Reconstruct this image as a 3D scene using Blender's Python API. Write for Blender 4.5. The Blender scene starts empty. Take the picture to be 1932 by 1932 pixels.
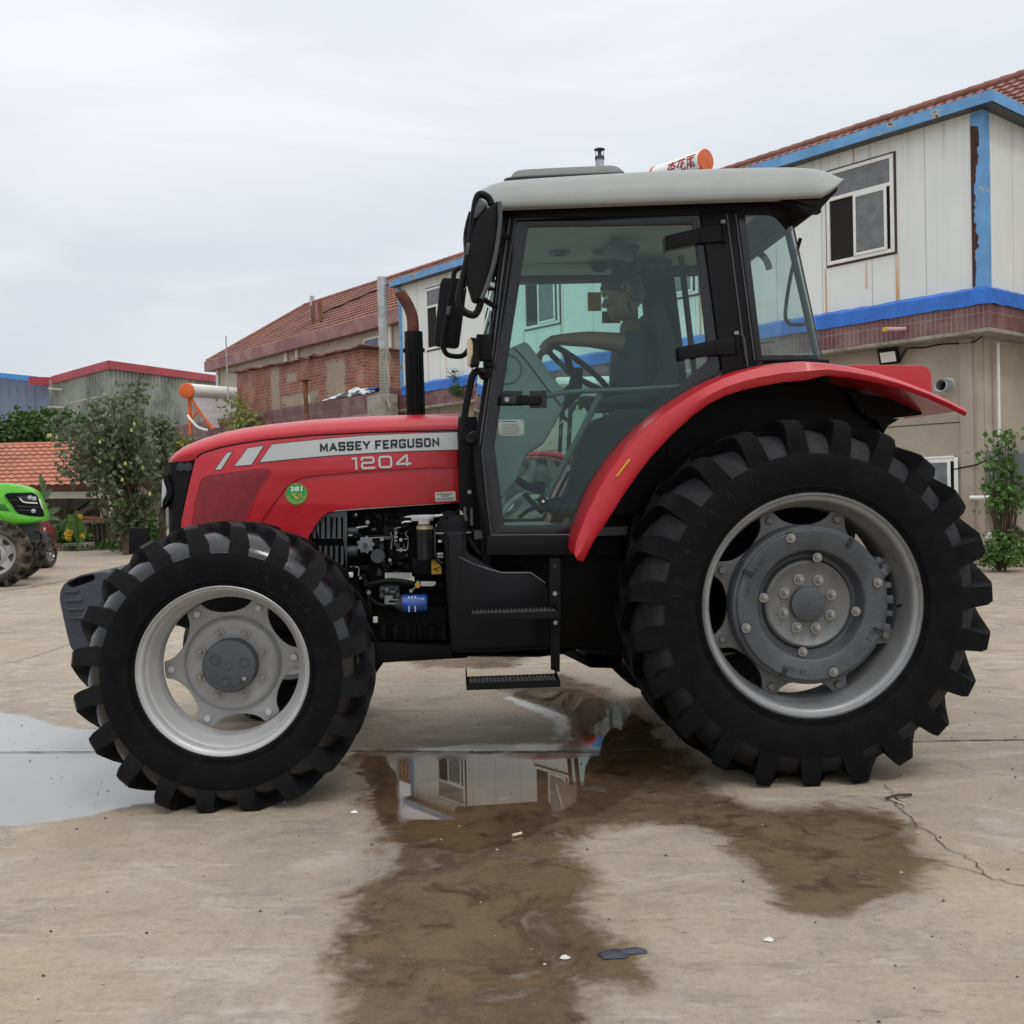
import bpy, bmesh, math, random
import numpy as np
from mathutils import Vector, Matrix, Euler, noise
R = random.Random(11)
PI = math.pi
SC = bpy.context.scene
COL = SC.collection

# ------------------------------------------------------------------ camera
F = 1932.0; HC = 1.325; PITCH = 0.0190; ROLL = -0.0235
CM = Matrix.Rotation(PI/2 - PITCH, 3, 'X') @ Matrix.Rotation(ROLL, 3, 'Z')
cam = bpy.data.cameras.new('camera'); camo = bpy.data.objects.new('camera', cam); COL.objects.link(camo)
camo.matrix_world = Matrix.Translation((0, 0, HC)) @ CM.to_4x4()
cam.sensor_width = 36; cam.lens = 36; cam.clip_end = 2000; cam.clip_start = 0.05
SC.camera = camo

def ray(p):
    return CM @ Vector(((p[0]-966)/F, (966-p[1])/F, -1.0))
def ground(p, z=0.0):
    d = ray(p); t = (z-HC)/d.z
    return Vector((d.x*t, d.y*t, z))
def atY(p, Y):
    d = ray(p); t = Y/d.y
    return Vector((d.x*t, Y, HC+d.z*t))

# crop coordinate helpers (pixels of enlarged views of the photograph -> 1932 px frame)
def mk(ox, oy, s): return lambda *a: [(ox+s*x, oy+s*y) for x, y in a]
c1 = mk(111.4, 891.3, .346); c2 = mk(1114.2, 668.5, .4233); c3 = mk(807.8, 278.5, .4181)
c4 = mk(278.5, 724.2, .346); c5 = mk(557.1, 891.3, .346); c6 = mk(0, 640.7, .2451)
b1 = mk(362.1, 473.5, .2883); b2 = mk(1337, 111.4, .3172); b3 = mk(1504.2, 501.4, .3172)
b6 = mk(947.1, 473.5, .2883); z1 = mk(919.3, 668.5, .18745); z2 = mk(1764.9, 780, .17303)
z3 = mk(612.8, 947.1, .15863); z4 = mk(0, 891.3, .1298); z5 = mk(796.7, 334.3, .2594)
P = lambda *a: [tuple(x) for x in a]

# frames -----------------------------------------------------------
TH = math.radians(3.9)
UH = Vector((math.cos(TH), math.sin(TH), 0)); VH = Vector((-math.sin(TH), math.cos(TH), 0))
a_r = (1536-966)/F
OV = 4.466*(math.cos(TH) - a_r*math.sin(TH))      # distance of tractor's near plane
VC = 1.08                                          # near plane -> centreline
TRO = VH*(OV+VC)
def L(p, v):
    d = ray(p); n = d.dot(VH); t = (OV+v)/n
    return (d.dot(UH)*t, HC+d.z*t)                 # (u, z)
def LL(pts, v): return [L(p, v) for p in pts]
def L3(p, v): u, z = L(p, v); return Vector((u, v-VC, z))

# building frame
WN = Vector((.7695, .6387, 0)); WE = Vector((.6387, -.7695, 0)); C0 = Vector((7.32, 15.7, 0))
WANG = math.atan2(WE.y, WE.x)
def B(p, n=0.0):
    d = ray(p); t = (C0.dot(WN)+n)/d.dot(WN)
    w = Vector((d.x*t, d.y*t, 0))-C0
    return (w.dot(WE), HC+d.z*t)                   # (x, z); y = n
def BL(pts, n=0.0): return [B(p, n) for p in pts]

# ------------------------------------------------------------------ objects
def tag(o, label=None, cat=None, group=None, kind=None):
    if label: o['label'] = label
    if cat: o['category'] = cat
    if group: o['group'] = group
    if kind: o['kind'] = kind
    return o
def empty(name, loc=(0,0,0), rz=0, label=None, cat=None, group=None):
    o = bpy.data.objects.new(name, None); COL.objects.link(o); o.location = loc; o.rotation_euler = (0,0,rz)
    o.empty_display_size = .1
    return tag(o, label, cat, group)
def finish(me, mats, smooth=38):
    if not isinstance(mats, (list, tuple)): mats = [mats]
    for m in mats: me.materials.append(m)
    if smooth:
        bm = bmesh.new(); bm.from_mesh(me); th = math.radians(smooth)
        for f in bm.faces: f.smooth = True
        for e in bm.edges:
            if len(e.link_faces) == 2:
                try: e.smooth = e.calc_face_angle() < th
                except ValueError: e.smooth = False
            else: e.smooth = False
        bm.to_mesh(me); bm.free()
def link(name, me, parent=None, loc=None):
    o = bpy.data.objects.new(name, me); COL.objects.link(o)
    if parent: o.parent = parent
    if loc is not None: o.location = loc
    return o
def dup(o, parent=None, loc=None, rz=None):
    c = o.copy(); COL.objects.link(c); c.parent = parent
    if loc is not None: c.location = loc
    if rz is not None: c.rotation_euler = (0, 0, rz)
    for ch in list(o.children): dup(ch, c)
    return c

class MB:
    """mesh builder; coordinates (x, y, z) of whatever frame the parent has"""
    def __init__(s): s.v = []; s.f = []; s.m = []
    def add(s, vs, fs, mi=0):
        o = len(s.v); s.v += [tuple(v) for v in vs]; s.f += [tuple(i+o for i in f) for f in fs]; s.m += [mi]*len(fs); return s
    def box(s, c, d, rot=None, mi=0, taper=1.0, top=None):
        x, y, z = d[0]/2, d[1]/2, d[2]/2
        vs = [Vector((sx*x*(taper if sz > 0 else 1), sy*y*(taper if sz > 0 else 1), sz*z)) for sz in (-1,1) for sy in (-1,1) for sx in (-1,1)]
        if rot is not None: vs = [rot @ v for v in vs]
        c = Vector(c)
        return s.add([v+c for v in vs], [(0,2,3,1),(4,5,7,6),(0,1,5,4),(2,6,7,3),(0,4,6,2),(1,3,7,5)], mi)
    def bar(s, a, b, w, h=None, up=(0,0,1), mi=0):
        a, b = Vector(a), Vector(b); d = b-a; h = h or w
        x = d.normalized(); y = Vector(up).cross(x)
        if y.length < 1e-4: y = Vector((0,1,0)).cross(x)
        y.normalize(); z = x.cross(y)
        return s.box((a+b)/2, (d.length, w, h), Matrix((x, y, z)).transposed(), mi)
    def tube(s, pts, r, n=10, mi=0, caps=True, closed=False):
        pts = [Vector(p) for p in pts]; N = len(pts); rr = r if isinstance(r, (list, tuple)) else [r]*N
        vs = []; pn = None
        for i, p in enumerate(pts):
            a = pts[(i-1) % N] if (i or closed) else p; b = pts[(i+1) % N] if (i < N-1 or closed) else p
            t = (b-a)
            if t.length < 1e-7: t = Vector((0,0,1))
            t.normalize()
            if pn is None:
                pn = t.orthogonal().normalized()
            pn = (pn - t*pn.dot(t))
            if pn.length < 1e-6: pn = t.orthogonal()
            pn.normalize(); q = t.cross(pn)
            for k in range(n):
                A = 2*PI*k/n; vs.append(p + (pn*math.cos(A)+q*math.sin(A))*rr[i])
        fs = []
        for i in range(N if closed else N-1):
            j = (i+1) % N
            for k in range(n):
                l = (k+1) % n; fs.append((i*n+k, i*n+l, j*n+l, j*n+k))
        if caps and not closed:
            fs.append(tuple(range(n-1, -1, -1))); fs.append(tuple((N-1)*n+k for k in range(n)))
        return s.add(vs, fs, mi)
    def lathe(s, prof, c=(0,0,0), n=64, mi=0, axis='y', closed=False, a0=0, a1=2*PI):
        """prof: (radius, offset along axis)"""
        vs = []; full = abs(a1-a0-2*PI) < 1e-6; M = n if full else n+1
        for k in range(M):
            A = a0+(a1-a0)*k/n; ca, sa = math.cos(A), math.sin(A)
            for r, t in prof:
                if axis == 'y': v = (c[0]+r*ca, c[1]+t, c[2]+r*sa)
                elif axis == 'z': v = (c[0]+r*ca, c[1]+r*sa, c[2]+t)
                else: v = (c[0]+t, c[1]+r*ca, c[2]+r*sa)
                vs.append(v)
        m = len(prof); fs = []
        for k in range(n):
            l = (k+1) % M
            for i in range(m if closed else m-1):
                j = (i+1) % m
                f = (k*m+i, k*m+j, l*m+j, l*m+i)
                fs.append(f)
        return s.add(vs, fs, mi)
    def prism(s, pts, y0, y1, mi=0):
        n = len(pts)
        vs = [(x, y0, z) for x, z in pts]+[(x, y1, z) for x, z in pts]
        fs = [tuple(range(n)), tuple(range(2*n-1, n-1, -1))]+[(i, i+n, (i+1) % n+n, (i+1) % n) for i in range(n)]
        return s.add(vs, fs, mi)
    def grid(s, rows, mi=0, close=False):
        """rows: list of equal-length point lists"""
        m = len(rows[0]); vs = [p for r in rows for p in r]; fs = []
        for i in range(len(rows)-1):
            for j in range(m if close else m-1):
                k = (j+1) % m; fs.append((i*m+j, i*m+k, (i+1)*m+k, (i+1)*m+j))
        return s.add(vs, fs, mi)
    def build(s, name, mats, parent=None, loc=None, smooth=38, bevel=0, off=(0,0,0), segs=2, fixn=True):
        me = bpy.data.meshes.new(name)
        me.from_pydata([(v[0]+off[0], v[1]+off[1], v[2]+off[2]) for v in s.v], [], s.f)
        me.polygons.foreach_set('material_index', s.m)
        if fixn or bevel:
            bm = bmesh.new(); bm.from_mesh(me)
            bmesh.ops.recalc_face_normals(bm, faces=bm.faces)
            if bevel:
                es = [e for e in bm.edges if len(e.link_faces) == 2 and e.calc_face_angle(0) > .5]
                bmesh.ops.bevel(bm, geom=es, offset=bevel, segments=segs, affect='EDGES', profile=.6, clamp_overlap=True)
            bm.to_mesh(me); bm.free()
        finish(me, mats, smooth)
        return link(name, me, parent, loc)

TOFF = (0, -VC, 0)
def tb(mb, name, mat, parent, **k): return mb.build(name, mat, parent, off=TOFF, **k)

def rnd(pts, r, n=4):
    """round the corners of a polygon; r radius or list"""
    out = []; N = len(pts)
    for i, p in enumerate(pts):
        a = Vector(pts[i-1]); b = Vector(p); c = Vector(pts[(i+1) % N]); rr = r[i] if isinstance(r, (list, tuple)) else r
        da = (a-b); dc = (c-b); k = min(rr, da.length*.45, dc.length*.45)
        if k < 1e-5: out.append(tuple(b)); continue
        s = b+da.normalized()*k; e = b+dc.normalized()*k
        for j in range(n+1):
            t = j/n; q = s*(1-t)**2+b*2*t*(1-t)+e*t*t; out.append(tuple(q))
    return out
def spline(pts, n=6, closed=False):
    out = []; N = len(pts); pts = [Vector(p) for p in pts]
    rng = range(N if closed else N-1)
    for i in rng:
        p0 = pts[(i-1) % N] if (closed or i > 0) else pts[i]; p1 = pts[i]; p2 = pts[(i+1) % N]
        p3 = pts[(i+2) % N] if (closed or i < N-2) else p2
        for j in range(n):
            t = j/n
            out.append(.5*((2*p1)+(p2-p0)*t+(2*p0-5*p1+4*p2-p3)*t*t+(3*p1-p0-3*p2+p3)*t**3))
    if not closed: out.append(pts[-1])
    return out
def curve_mesh(loops, depth, bev=0, res=1):
    cu = bpy.data.curves.new('tmp', 'CURVE'); cu.dimensions = '2D'; cu.fill_mode = 'BOTH'
    cu.extrude = max(depth/2-bev, 0.0001); cu.bevel_depth = bev; cu.bevel_resolution = res; cu.offset = -bev
    for lp in loops:
        sp = cu.splines.new('POLY'); sp.points.add(len(lp)-1)
        for i, p in enumerate(lp): sp.points[i].co = (p[0], p[1], 0, 1)
        sp.use_cyclic_u = True
    o = bpy.data.objects.new('tmp', cu); COL.objects.link(o)
    dg = bpy.context.evaluated_depsgraph_get(); dg.update()
    me = bpy.data.meshes.new_from_object(o.evaluated_get(dg))
    bpy.data.objects.remove(o); bpy.data.curves.remove(cu)
    return me
def plate(name, loops, v0, v1, mat, parent, bev=0, off=None, smooth=38, loc=None):
    """polygon(s) in (u,z) (first outline, others holes) with thickness from v0 to v1 along y"""
    me = curve_mesh(loops, v1-v0, bev); vm = (v0+v1)/2; oy = TOFF[1] if off is None else off
    bm = bmesh.new(); bm.from_mesh(me)
    for v in bm.verts: v.co = Vector((v.co.x, vm+oy-v.co.z, v.co.y))
    bmesh.ops.remove_doubles(bm, verts=bm.verts, dist=1e-5)
    bmesh.ops.recalc_face_normals(bm, faces=bm.faces)
    bm.to_mesh(me); bm.free(); me.materials.clear()
    finish(me, mat, smooth)
    return link(name, me, parent, loc)
def text_mesh(txt, size=1, bold=0, extrude=.002, sx=1.0, spacing=1.0):
    cu = bpy.data.curves.new('tmp', 'FONT'); cu.body = txt; cu.size = size; cu.offset = bold; cu.extrude = extrude
    cu.align_x = 'LEFT'; cu.align_y = 'BOTTOM_BASELINE'; cu.space_character = spacing; cu.resolution_u = 3
    o = bpy.data.objects.new('tmp', cu); COL.objects.link(o)
    dg = bpy.context.evaluated_depsgraph_get(); dg.update()
    me = bpy.data.meshes.new_from_object(o.evaluated_get(dg))
    bpy.data.objects.remove(o); bpy.data.curves.remove(cu)
    me.materials.clear(); me.transform(Matrix.Diagonal((sx, 1, 1, 1)))
    return me
def text_fit(name, txt, quad, place, mat, parent, bold=0, ext=.0015, spacing=1.0):
    """fit text into quad (bl, br, tl) given as 3D points in parent frame; place = outward normal"""
    me = text_mesh(txt, 1, bold, 0.001, 1, spacing)
    xs = [v.co.x for v in me.vertices]; ys = [v.co.y for v in me.vertices]
    x0, x1, y0, y1 = min(xs), max(xs), min(ys), max(ys)
    bl, br, tl = [Vector(q) for q in quad]; n = Vector(place)
    for v in me.vertices:
        v.co = bl+(br-bl)*((v.co.x-x0)/(x1-x0))+(tl-bl)*((v.co.y-y0)/(y1-y0))+n*(ext if v.co.z > 0 else 0)
    finish(me, mat, 0)
    return link(name, me, parent)

# ------------------------------------------------------------------ materials
def nt(name):
    m = bpy.data.materials.new(name); m.use_nodes = True; t = m.node_tree; t.nodes.clear()
    return m, t
class N:
    def __init__(s, t): s.t = t
    def __call__(s, typ, ins=None, **kw):
        n = s.t.nodes.new('ShaderNode'+typ)
        for k, v in kw.items(): setattr(n, k, v)
        for k, v in (ins or {}).items():
            if hasattr(v, 'is_output'): s.t.links.new(v, n.inputs[k])
            else: n.inputs[k].default_value = v
        return n
    def noise(s, co, scale, detail=4, rough=.55, dist=0, typ=None):
        return s('TexNoise', {'Vector': co, 'Scale': scale, 'Detail': detail, 'Roughness': rough, 'Distortion': dist}).outputs['Fac']
    def ramp(s, fac, a, b, ca=0.0, cb=1.0):
        return s('MapRange', {'Value': fac, 'From Min': a, 'From Max': b, 'To Min': ca, 'To Max': cb}, interpolation_type='SMOOTHSTEP').outputs[0]
    def mix(s, fac, a, b, mode='MIX'):
        n = s('Mix', data_type='RGBA', blend_type=mode)
        for k, v in ((0, fac), (6, a), (7, b)):
            if hasattr(v, 'is_output'): s.t.links.new(v, n.inputs[k])
            else: n.inputs[k].default_value = (*v, 1) if isinstance(v, tuple) and len(v) == 3 else v
        return n.outputs[2]
    def math(s, op, a, b=0.0, clamp=False):
        n = s('Math', operation=op, use_clamp=clamp)
        for k, v in ((0, a), (1, b)):
            if hasattr(v, 'is_output'): s.t.links.new(v, n.inputs[k])
            else: n.inputs[k].default_value = v
        return n.outputs[0]
    def out(s, sh): s('OutputMaterial', {'Surface': sh})
def pbr(name, col, rough=.5, metal=0, var=.12, scale=6, bump=.0, bscale=60, coat=0, dirt=None, dfac=.5, dscale=3, spec=.5, rvar=.1):
    m, t = nt(name); n = N(t); co = n('TexCoord').outputs['Object']
    f = n.noise(co, scale, 5, .6)
    c = n.mix(n.ramp(f, .3, .7), tuple(x*(1-var) for x in col), tuple(min(1, x*(1+var)) for x in col))
    if dirt:
        d = n.ramp(n.noise(co, dscale, 8, .7, .4), 1-dfac-.12, 1-dfac+.12)
        c = n.mix(d, c, dirt)
    rg = n.math('ADD', n.math('MULTIPLY', n.math('SUBTRACT', n.noise(co, scale*3, 3), .5), rvar*2), rough, True)
    ins = {'Base Color': c, 'Roughness': rg, 'Metallic': metal, 'Coat Weight': coat, 'Coat Roughness': .08, 'Specular IOR Level': spec}
    if bump:
        ins['Normal'] = n('Bump', {'Height': n.noise(co, bscale, 4, .6), 'Strength': bump, 'Distance': .01}).outputs[0]
    n.out(n('BsdfPrincipled', ins).outputs[0]); return m
def glass_mat(name, tint, ior=1.5, rough=0.0, haze=0.0, refl=1.0):
    m, t = nt(name); n = N(t)
    tr = n('BsdfTransparent', {'Color': (*tint, 1)}).outputs[0]
    gl = n('BsdfGlossy', {'Color': (.86,1,.98,1), 'Roughness': rough}).outputs[0]
    fr = n('Fresnel', {'IOR': ior}).outputs[0]; bf = n('NewGeometry').outputs['Backfacing']
    sh = n('MixShader', {0: n.math('MULTIPLY', n.math('MULTIPLY', fr, refl), n.math('SUBTRACT', 1.0, bf)), 1: tr, 2: gl}).outputs[0]
    if haze:
        co = n('TexCoord').outputs['Object']
        df = n('BsdfDiffuse', {'Color': (.5,.52,.5,1)}).outputs[0]
        sh = n('MixShader', {0: n.math('MULTIPLY', n.ramp(n.noise(co, 2.5, 8, .7), .35, .8), haze), 1: sh, 2: df}).outputs[0]
    n.out(sh); return m

M = {}
M['red'] = pbr('red_paint', (.47,.011,.022), .36, var=.06, coat=.3, rvar=.08, dirt=(.42,.14,.11), dfac=.12, dscale=2.2, scale=3)
M['redmat'] = pbr('red_mesh_panel', (.22,.012,.018), .55, var=.15, scale=30, bump=.3, bscale=400)
M['black'] = pbr('black_plastic', (.0065,.0065,.0078), .5, var=.2, spec=.15, bump=.05, bscale=220)
M['blackm'] = pbr('black_painted_steel', (.0055,.0055,.006), .45, var=.25, bump=.05, bscale=90, dirt=(.014,.013,.012), dfac=.25, spec=.14)
M['frit'] = pbr('black_glass_border', (.008,.008,.009), .18, var=.1)
M['rubber'] = pbr('tyre_rubber', (.0052,.0052,.0062), .62, var=.3, scale=12, bump=.25, bscale=260, dirt=(.014,.0135,.0135), dfac=.34, dscale=5, spec=.10)
M['lug'] = pbr('dusty_lug_rubber', (.021,.021,.023), .66, var=.3, scale=14, bump=.25, bscale=240, dirt=(.045,.040,.036), dfac=.22, dscale=7, spec=.2)
M['luf'] = pbr('worn_lug_rubber', (.0070,.0070,.0080), .5, var=.3, scale=14, bump=.15, bscale=200, dirt=(.07,.055,.04), dfac=.20, dscale=9, spec=.18)
M['rimd'] = pbr('front_disc_paint', (.31,.312,.312), .45, metal=.2, var=.08, bump=.06, bscale=200, dirt=(.22,.215,.20), dfac=.3, dscale=5)
M['letter'] = pbr('raised_rubber_letter', (.010,.010,.0115), .6, spec=.2)
M['rubberw'] = pbr('wet_tyre_rubber', (.0065,.0065,.0078), .19, var=.3, scale=9, bump=.06, bscale=40, dirt=(.030,.026,.022), dfac=.18, dscale=6, rvar=.22, spec=.6)
M['rim'] = pbr('silver_rim_paint', (.46,.46,.46), .42, metal=.25, var=.07, bump=.06, bscale=200, dirt=(.24,.235,.22), dfac=.3, dscale=5)
M['rimr'] = pbr('grey_rim_paint', (.27,.272,.275), .40, metal=.3, var=.08, bump=.06, bscale=200, dirt=(.17,.165,.155), dfac=.35, dscale=5)
M['disc'] = pbr('shaded_disc_paint', (.14,.142,.143), .5, metal=.2, var=.12, bump=.06, bscale=200, dirt=(.09,.085,.08), dfac=.35, dscale=5)  # rear disc grey with the shade inside the rim put into the colour
M['wsteel'] = pbr('worn_steel', (.16,.16,.16), .4, metal=.4, var=.3, scale=60)
M['iron'] = pbr('dark_cast_iron', (.068,.073,.082), .5, metal=.2, var=.2, bump=.35, bscale=120)
M['ironb'] = pbr('blue_grey_cast_iron', (.042,.049,.066), .5, metal=.15, var=.2, bump=.4, bscale=140)
M['steel'] = pbr('zinc_bolt', (.34,.335,.32), .38, metal=.7, var=.2, scale=40)
M['alu'] = pbr('bright_metal', (.55,.56,.57), .3, metal=.9, var=.15, scale=25, bump=.05)
M['roof'] = pbr('grey_roof_plastic', (.27,.285,.272), .5, var=.04)
M['silver'] = pbr('silver_decal', (.52,.55,.54), .4, metal=.25, var=.03)
M['navy'] = pbr('navy_outline', (.03,.045,.09), .4)
M['inkb'] = pbr('black_ink', (.01,.01,.011), .45)
M['white'] = pbr('white_ink', (.78,.78,.76), .5, var=.04)
M['label'] = pbr('off_white_label', (.62,.62,.56), .5, var=.06)
M['yellow'] = pbr('yellow_label', (.62,.34,.02), .5)
M['green'] = pbr('green_sticker', (.01,.30,.07), .4)
M['card'] = pbr('orange_card', (.95,.30,.03), .5)
M['orange'] = pbr('orange_paint', (.70,.13,.03), .45, var=.12)
M['bluef'] = pbr('blue_filter', (.015,.09,.42), .28, var=.1, coat=.5)
M['grey'] = pbr('grey_trim', (.22,.235,.23), .6, var=.06, bump=.1, bscale=300)
M['ceil'] = pbr('cab_lining', (.34,.36,.34), .75, var=.05)
M['greyd'] = pbr('dark_grey_steel', (.05,.054,.058), .45, var=.15)
M['filter'] = pbr('graphite_canister', (.06,.062,.065), .35, metal=.5, var=.15)
M['rust'] = pbr('rusty_pipe', (.105,.032,.020), .8, var=.45, scale=14, bump=.4, bscale=60, dirt=(.30,.30,.29), dfac=.36, dscale=4)
M['skin'] = pbr('skin', (.20,.105,.068), .55, var=.1)
M['hair'] = pbr('hair', (.012,.010,.009), .6, var=.2)
M['shirt'] = pbr('navy_shirt', (.02,.026,.045), .85, var=.2)
M['jeans'] = pbr('jeans', (.03,.045,.08), .85, var=.25)
M['cloth'] = pbr('seat_fabric', (.02,.021,.024), .9, var=.2)
M['amber'] = pbr('cream_lamp_lens', (.62,.53,.34), .25, var=.06)
M['glass'] = glass_mat('tinted_glass', (.82,.95,.925), refl=1.25)
M['glassc'] = glass_mat('clear_curved_glass', (.91,.97,.96), refl=1.7)
M['limegreen'] = pbr('lime_green_paint', (.115,.50,.03), .4, var=.1, coat=.2, dirt=(.16,.36,.07), dfac=.35, dscale=4)
M['mud'] = pbr('muddy_rubber', (.040,.035,.03), .85, var=.35, scale=8, bump=.5, bscale=50, dirt=(.16,.125,.085), dfac=.42, dscale=4)
M['carred'] = pbr('dark_red_car_paint', (.17,.012,.02), .25, var=.1, coat=.6)
M['dglass'] = pbr('dark_glass', (.02,.024,.03), .08, var=.1)
M['pinkl'] = pbr('pale_pink_gloss', (.75,.45,.45), .2)
# ------------------------------------------------------------------ wheels
def tyre(name, Rt, rr, W, nl, lh, zc, phase, mats, parent, loc=None, hw=.031, chev=10.5):
    mb = MB(); sh = Rt-lh
    tv = [(-.02,.12),(0,.075),(.03,.055),(.06,.050),(.068,.040),(.078,.047),(.09,.044),(.098,.034),(.108,.041),(.12,.038),(.128,.028),(.14,.033),(.21,.017),(.375,0),(.54,-.002),(.61,.008),(.625,.024),(.71,.045),(.825,.11),(.925,.21),(.98,.34),(1,.5)]
    prof = [(rr+t*(sh-rr), v*W) for t, v in tv]
    prof = prof+[(r, W-v) for r, v in prof[-2::-1]]
    i1 = next(i for i, (t, v) in enumerate(tv) if t > .62); nP = len(prof)
    mb.lathe(prof[:i1], n=120); mb.lathe(prof[i1-1:nP-i1+1], n=120, mi=2); mb.lathe(prof[nP-i1:], n=120)
    r0 = rr+.61*(sh-rr); k = W/.47
    st = [(r0, .004, r0-.004, .05, hw*1.75, hw*1.85, -.2), (r0+.05*Rt/.83, .003, r0+.045, .07, hw*1.52, hw*1.75, -.1),
          (Rt-.045, .006, Rt-.10, .09, hw*1.26, hw*1.65, .2), (Rt-.016, .017, Rt-.09, .12, hw*1.05, hw*1.55, .8),
          (Rt-.002, .045, Rt-.075, .13, hw*.95, hw*1.5, 1.8), (Rt, .09, Rt-lh-.02, .14, hw*.88, hw*1.45, 3.6),
          (Rt, .16, Rt-lh-.006, .17, hw*.82, hw*1.4, 6.6), (Rt-.002, .262, Rt-lh-.006, .262, hw*.8, hw*1.35, chev), (Rt-.02, .27, Rt-lh-.006, .28, hw*.7, hw*1.3, chev+.3)]
    for side in (0, 1):
        for i in range(nl):
            a0 = 2*PI*(i+.5*side)/nl+phase+R.uniform(-.003,.003); rows = []
            for (rt, vt, rb, vb, wt, wb, da) in st:
                a = a0+math.radians(da*.8275/Rt); row = []
                for (r, v, w) in ((rb, vb, -wb), (rt, vt, -wt), (rt, vt, wt), (rb, vb, wb)):
                    v *= k
                    if side: v = W-v
                    A = a+w/Rt; row.append((r*math.cos(A), v, r*math.sin(A)))
                rows.append(row)
            mb.grid(rows, mi=1)
            mb.add(rows[0], [(0,1,2,3)], 1); mb.add(rows[-1], [(3,2,1,0)], 1)
    # resting on the ground
    nv = []
    for (x, y, z) in mb.v:
        if z < -zc+.003:
            z = -zc+.003
        nv.append((x, y, z))
    mb.v = nv
    return mb.build(name, mats, parent, loc, smooth=32)
def arc_text(mb_parent, name, txt, r, a_mid, size, mat, y, step, flip=False):
    """raised characters around a circle, facing -y"""
    vs, fs = [], []
    n = len(txt)
    for i, ch in enumerate(txt):
        if ch == ' ': continue
        me = text_mesh(ch, size, .0, .0015, 1)
        w = max(v.co.x for v in me.vertices); a = a_mid-(i-(n-1)/2)*step
        rot = Matrix.Rotation(a-PI/2, 2)
        o = len(vs)
        for v in me.vertices:
            p = rot @ Vector((v.co.x-w/2, v.co.y+r))
            vs.append((p.x, y-.003*(v.co.z > 0), p.y))
        fs += [tuple(q+o for q in pl.vertices) for pl in me.polygons]
        bpy.data.meshes.remove(me)
    me = bpy.data.meshes.new(name); me.from_pydata(vs, [], fs); finish(me, mat, 0)
    return link(name, me, mb_parent)
def nut_proto(r=.016, h=.018, stud=.012):
    mb = MB(); mb.lathe([(0,-.002),(r*1.45,-.002),(r*1.45,-.007),(0,-.007)], n=16)
    mb.lathe([(r,-.005),(r,-h),(r*.86,-h-.003),(0,-h-.003)], n=6)
    mb.lathe([(r*.5,-h),(r*.5,-h-stud),(r*.38,-h-stud-.002),(0,-h-stud-.002)], n=12)
    return mb
def lobed(rl, rc, n, ph, wid=.3, N_=240):
    pts = []
    for k in range(N_):
        a = 2*PI*k/N_; p = abs(((a-ph)*n/(2*PI)+.5) % 1.0-.5)*2; t = max(0, (p-wid)/(1-wid)); s = 1-math.sqrt(max(0, 1-(1-t)**2)) if t > 0 else 1
        r = rc+(rl-rc)*s; pts.append((r*math.cos(a), r*math.sin(a)))
    return pts
def circ(r, n=48, c=(0,0)): return [(c[0]+r*math.cos(2*PI*k/n), c[1]+r*math.sin(2*PI*k/n)) for k in range(n)]

def front_wheel(parent, loc, mats=None):
    mt = mats or (M['rubber'], M['luf'], M['rubberw'])
    rr = .359
    w = MB()
    pr = [(rr-.004,.026),(rr,.019),(rr+.004,.022),(rr+.002,.032),(rr-.012,.037),(rr-.020,.048),(rr-.022,.085),(rr-.034,.098),(rr-.037,.128),(rr-.052,.146),(rr-.057,.165),(rr-.058,.235),(rr-.03,.27),(rr-.022,.32),(rr-.006,.335),(rr,.35)]
    w.lathe(pr+[(r+.007, v+.002) for r, v in pr[::-1]], n=96, closed=True)
    # dished centre
    w1 = MB(); w1.lathe([(0,.215),(.118,.215),(.165,.212),(.188,.214),(.203,.222),(.212,.240),(.222,.246),(.222,.252),(.205,.252),(.19,.225),(0,.225)], n=72)
    wo = w.build('front_wheel', M['rim'], parent, loc)
    w1.build('wheel_centre', M['rimd'], wo)
    plate('wheel_disc', [lobed(.299,.228,6,math.radians(4),.26), circ(.208,64)], .240, .252, M['rimd'], wo, .002, off=0)
    lb = MB().lathe([(.0,-.014),(.014,-.013),(.017,-.008),(.017,.002)], n=14); l0 = None
    for k in range(6):
        a = math.radians(4+60*k); p = (.268*math.cos(a), .24, .268*math.sin(a))
        if l0 is None: l0 = lb.build('lug_bolt', M['rim'], wo, p)
        else: dup(l0, wo, p)
    h = MB(); h.lathe([(0,.145),(.012,.145),(.013,.150),(.075,.150),(.10,.150),(.112,.153),(.117,.160),(.117,.22)], n=56)
    for a in (150, 15, 255):
        a = math.radians(a); h.lathe([(.024,.1495),(.022,.146),(.018,.146),(.016,.1495)], c=(.068*math.cos(a),0,.068*math.sin(a)), n=20)
    h.lathe([(.088,.1498),(.088,.146),(.084,.146),(.084,.1498)], n=40, a0=-2.4, a1=-.7)
    h.lathe([(0,.140),(.009,.140),(.010,.150)], c=(.085*math.cos(-.7),0,.085*math.sin(-.7)), n=6, mi=1)
    h.build('hub_cap', [M['iron'], M['steel']], wo)
    nb = nut_proto(.0155,.017,.013); n0 = None
    for k in range(8):
        a = math.radians(22.5+45*k-2); p = (.147*math.cos(a), .213, .147*math.sin(a))
        if n0 is None: n0 = nb.build('wheel_nut', M['steel'], wo, p)
        else: dup(n0, wo, p)
    ty = tyre('tyre', .632, rr, .38, 20, .038, loc[2], math.radians(9), mt, wo, hw=.030)
    arc_text(wo, 'tyre_lettering', '14.9-24', .425, math.radians(52), .045, M['letter'], .002, .10)
    return wo
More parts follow.
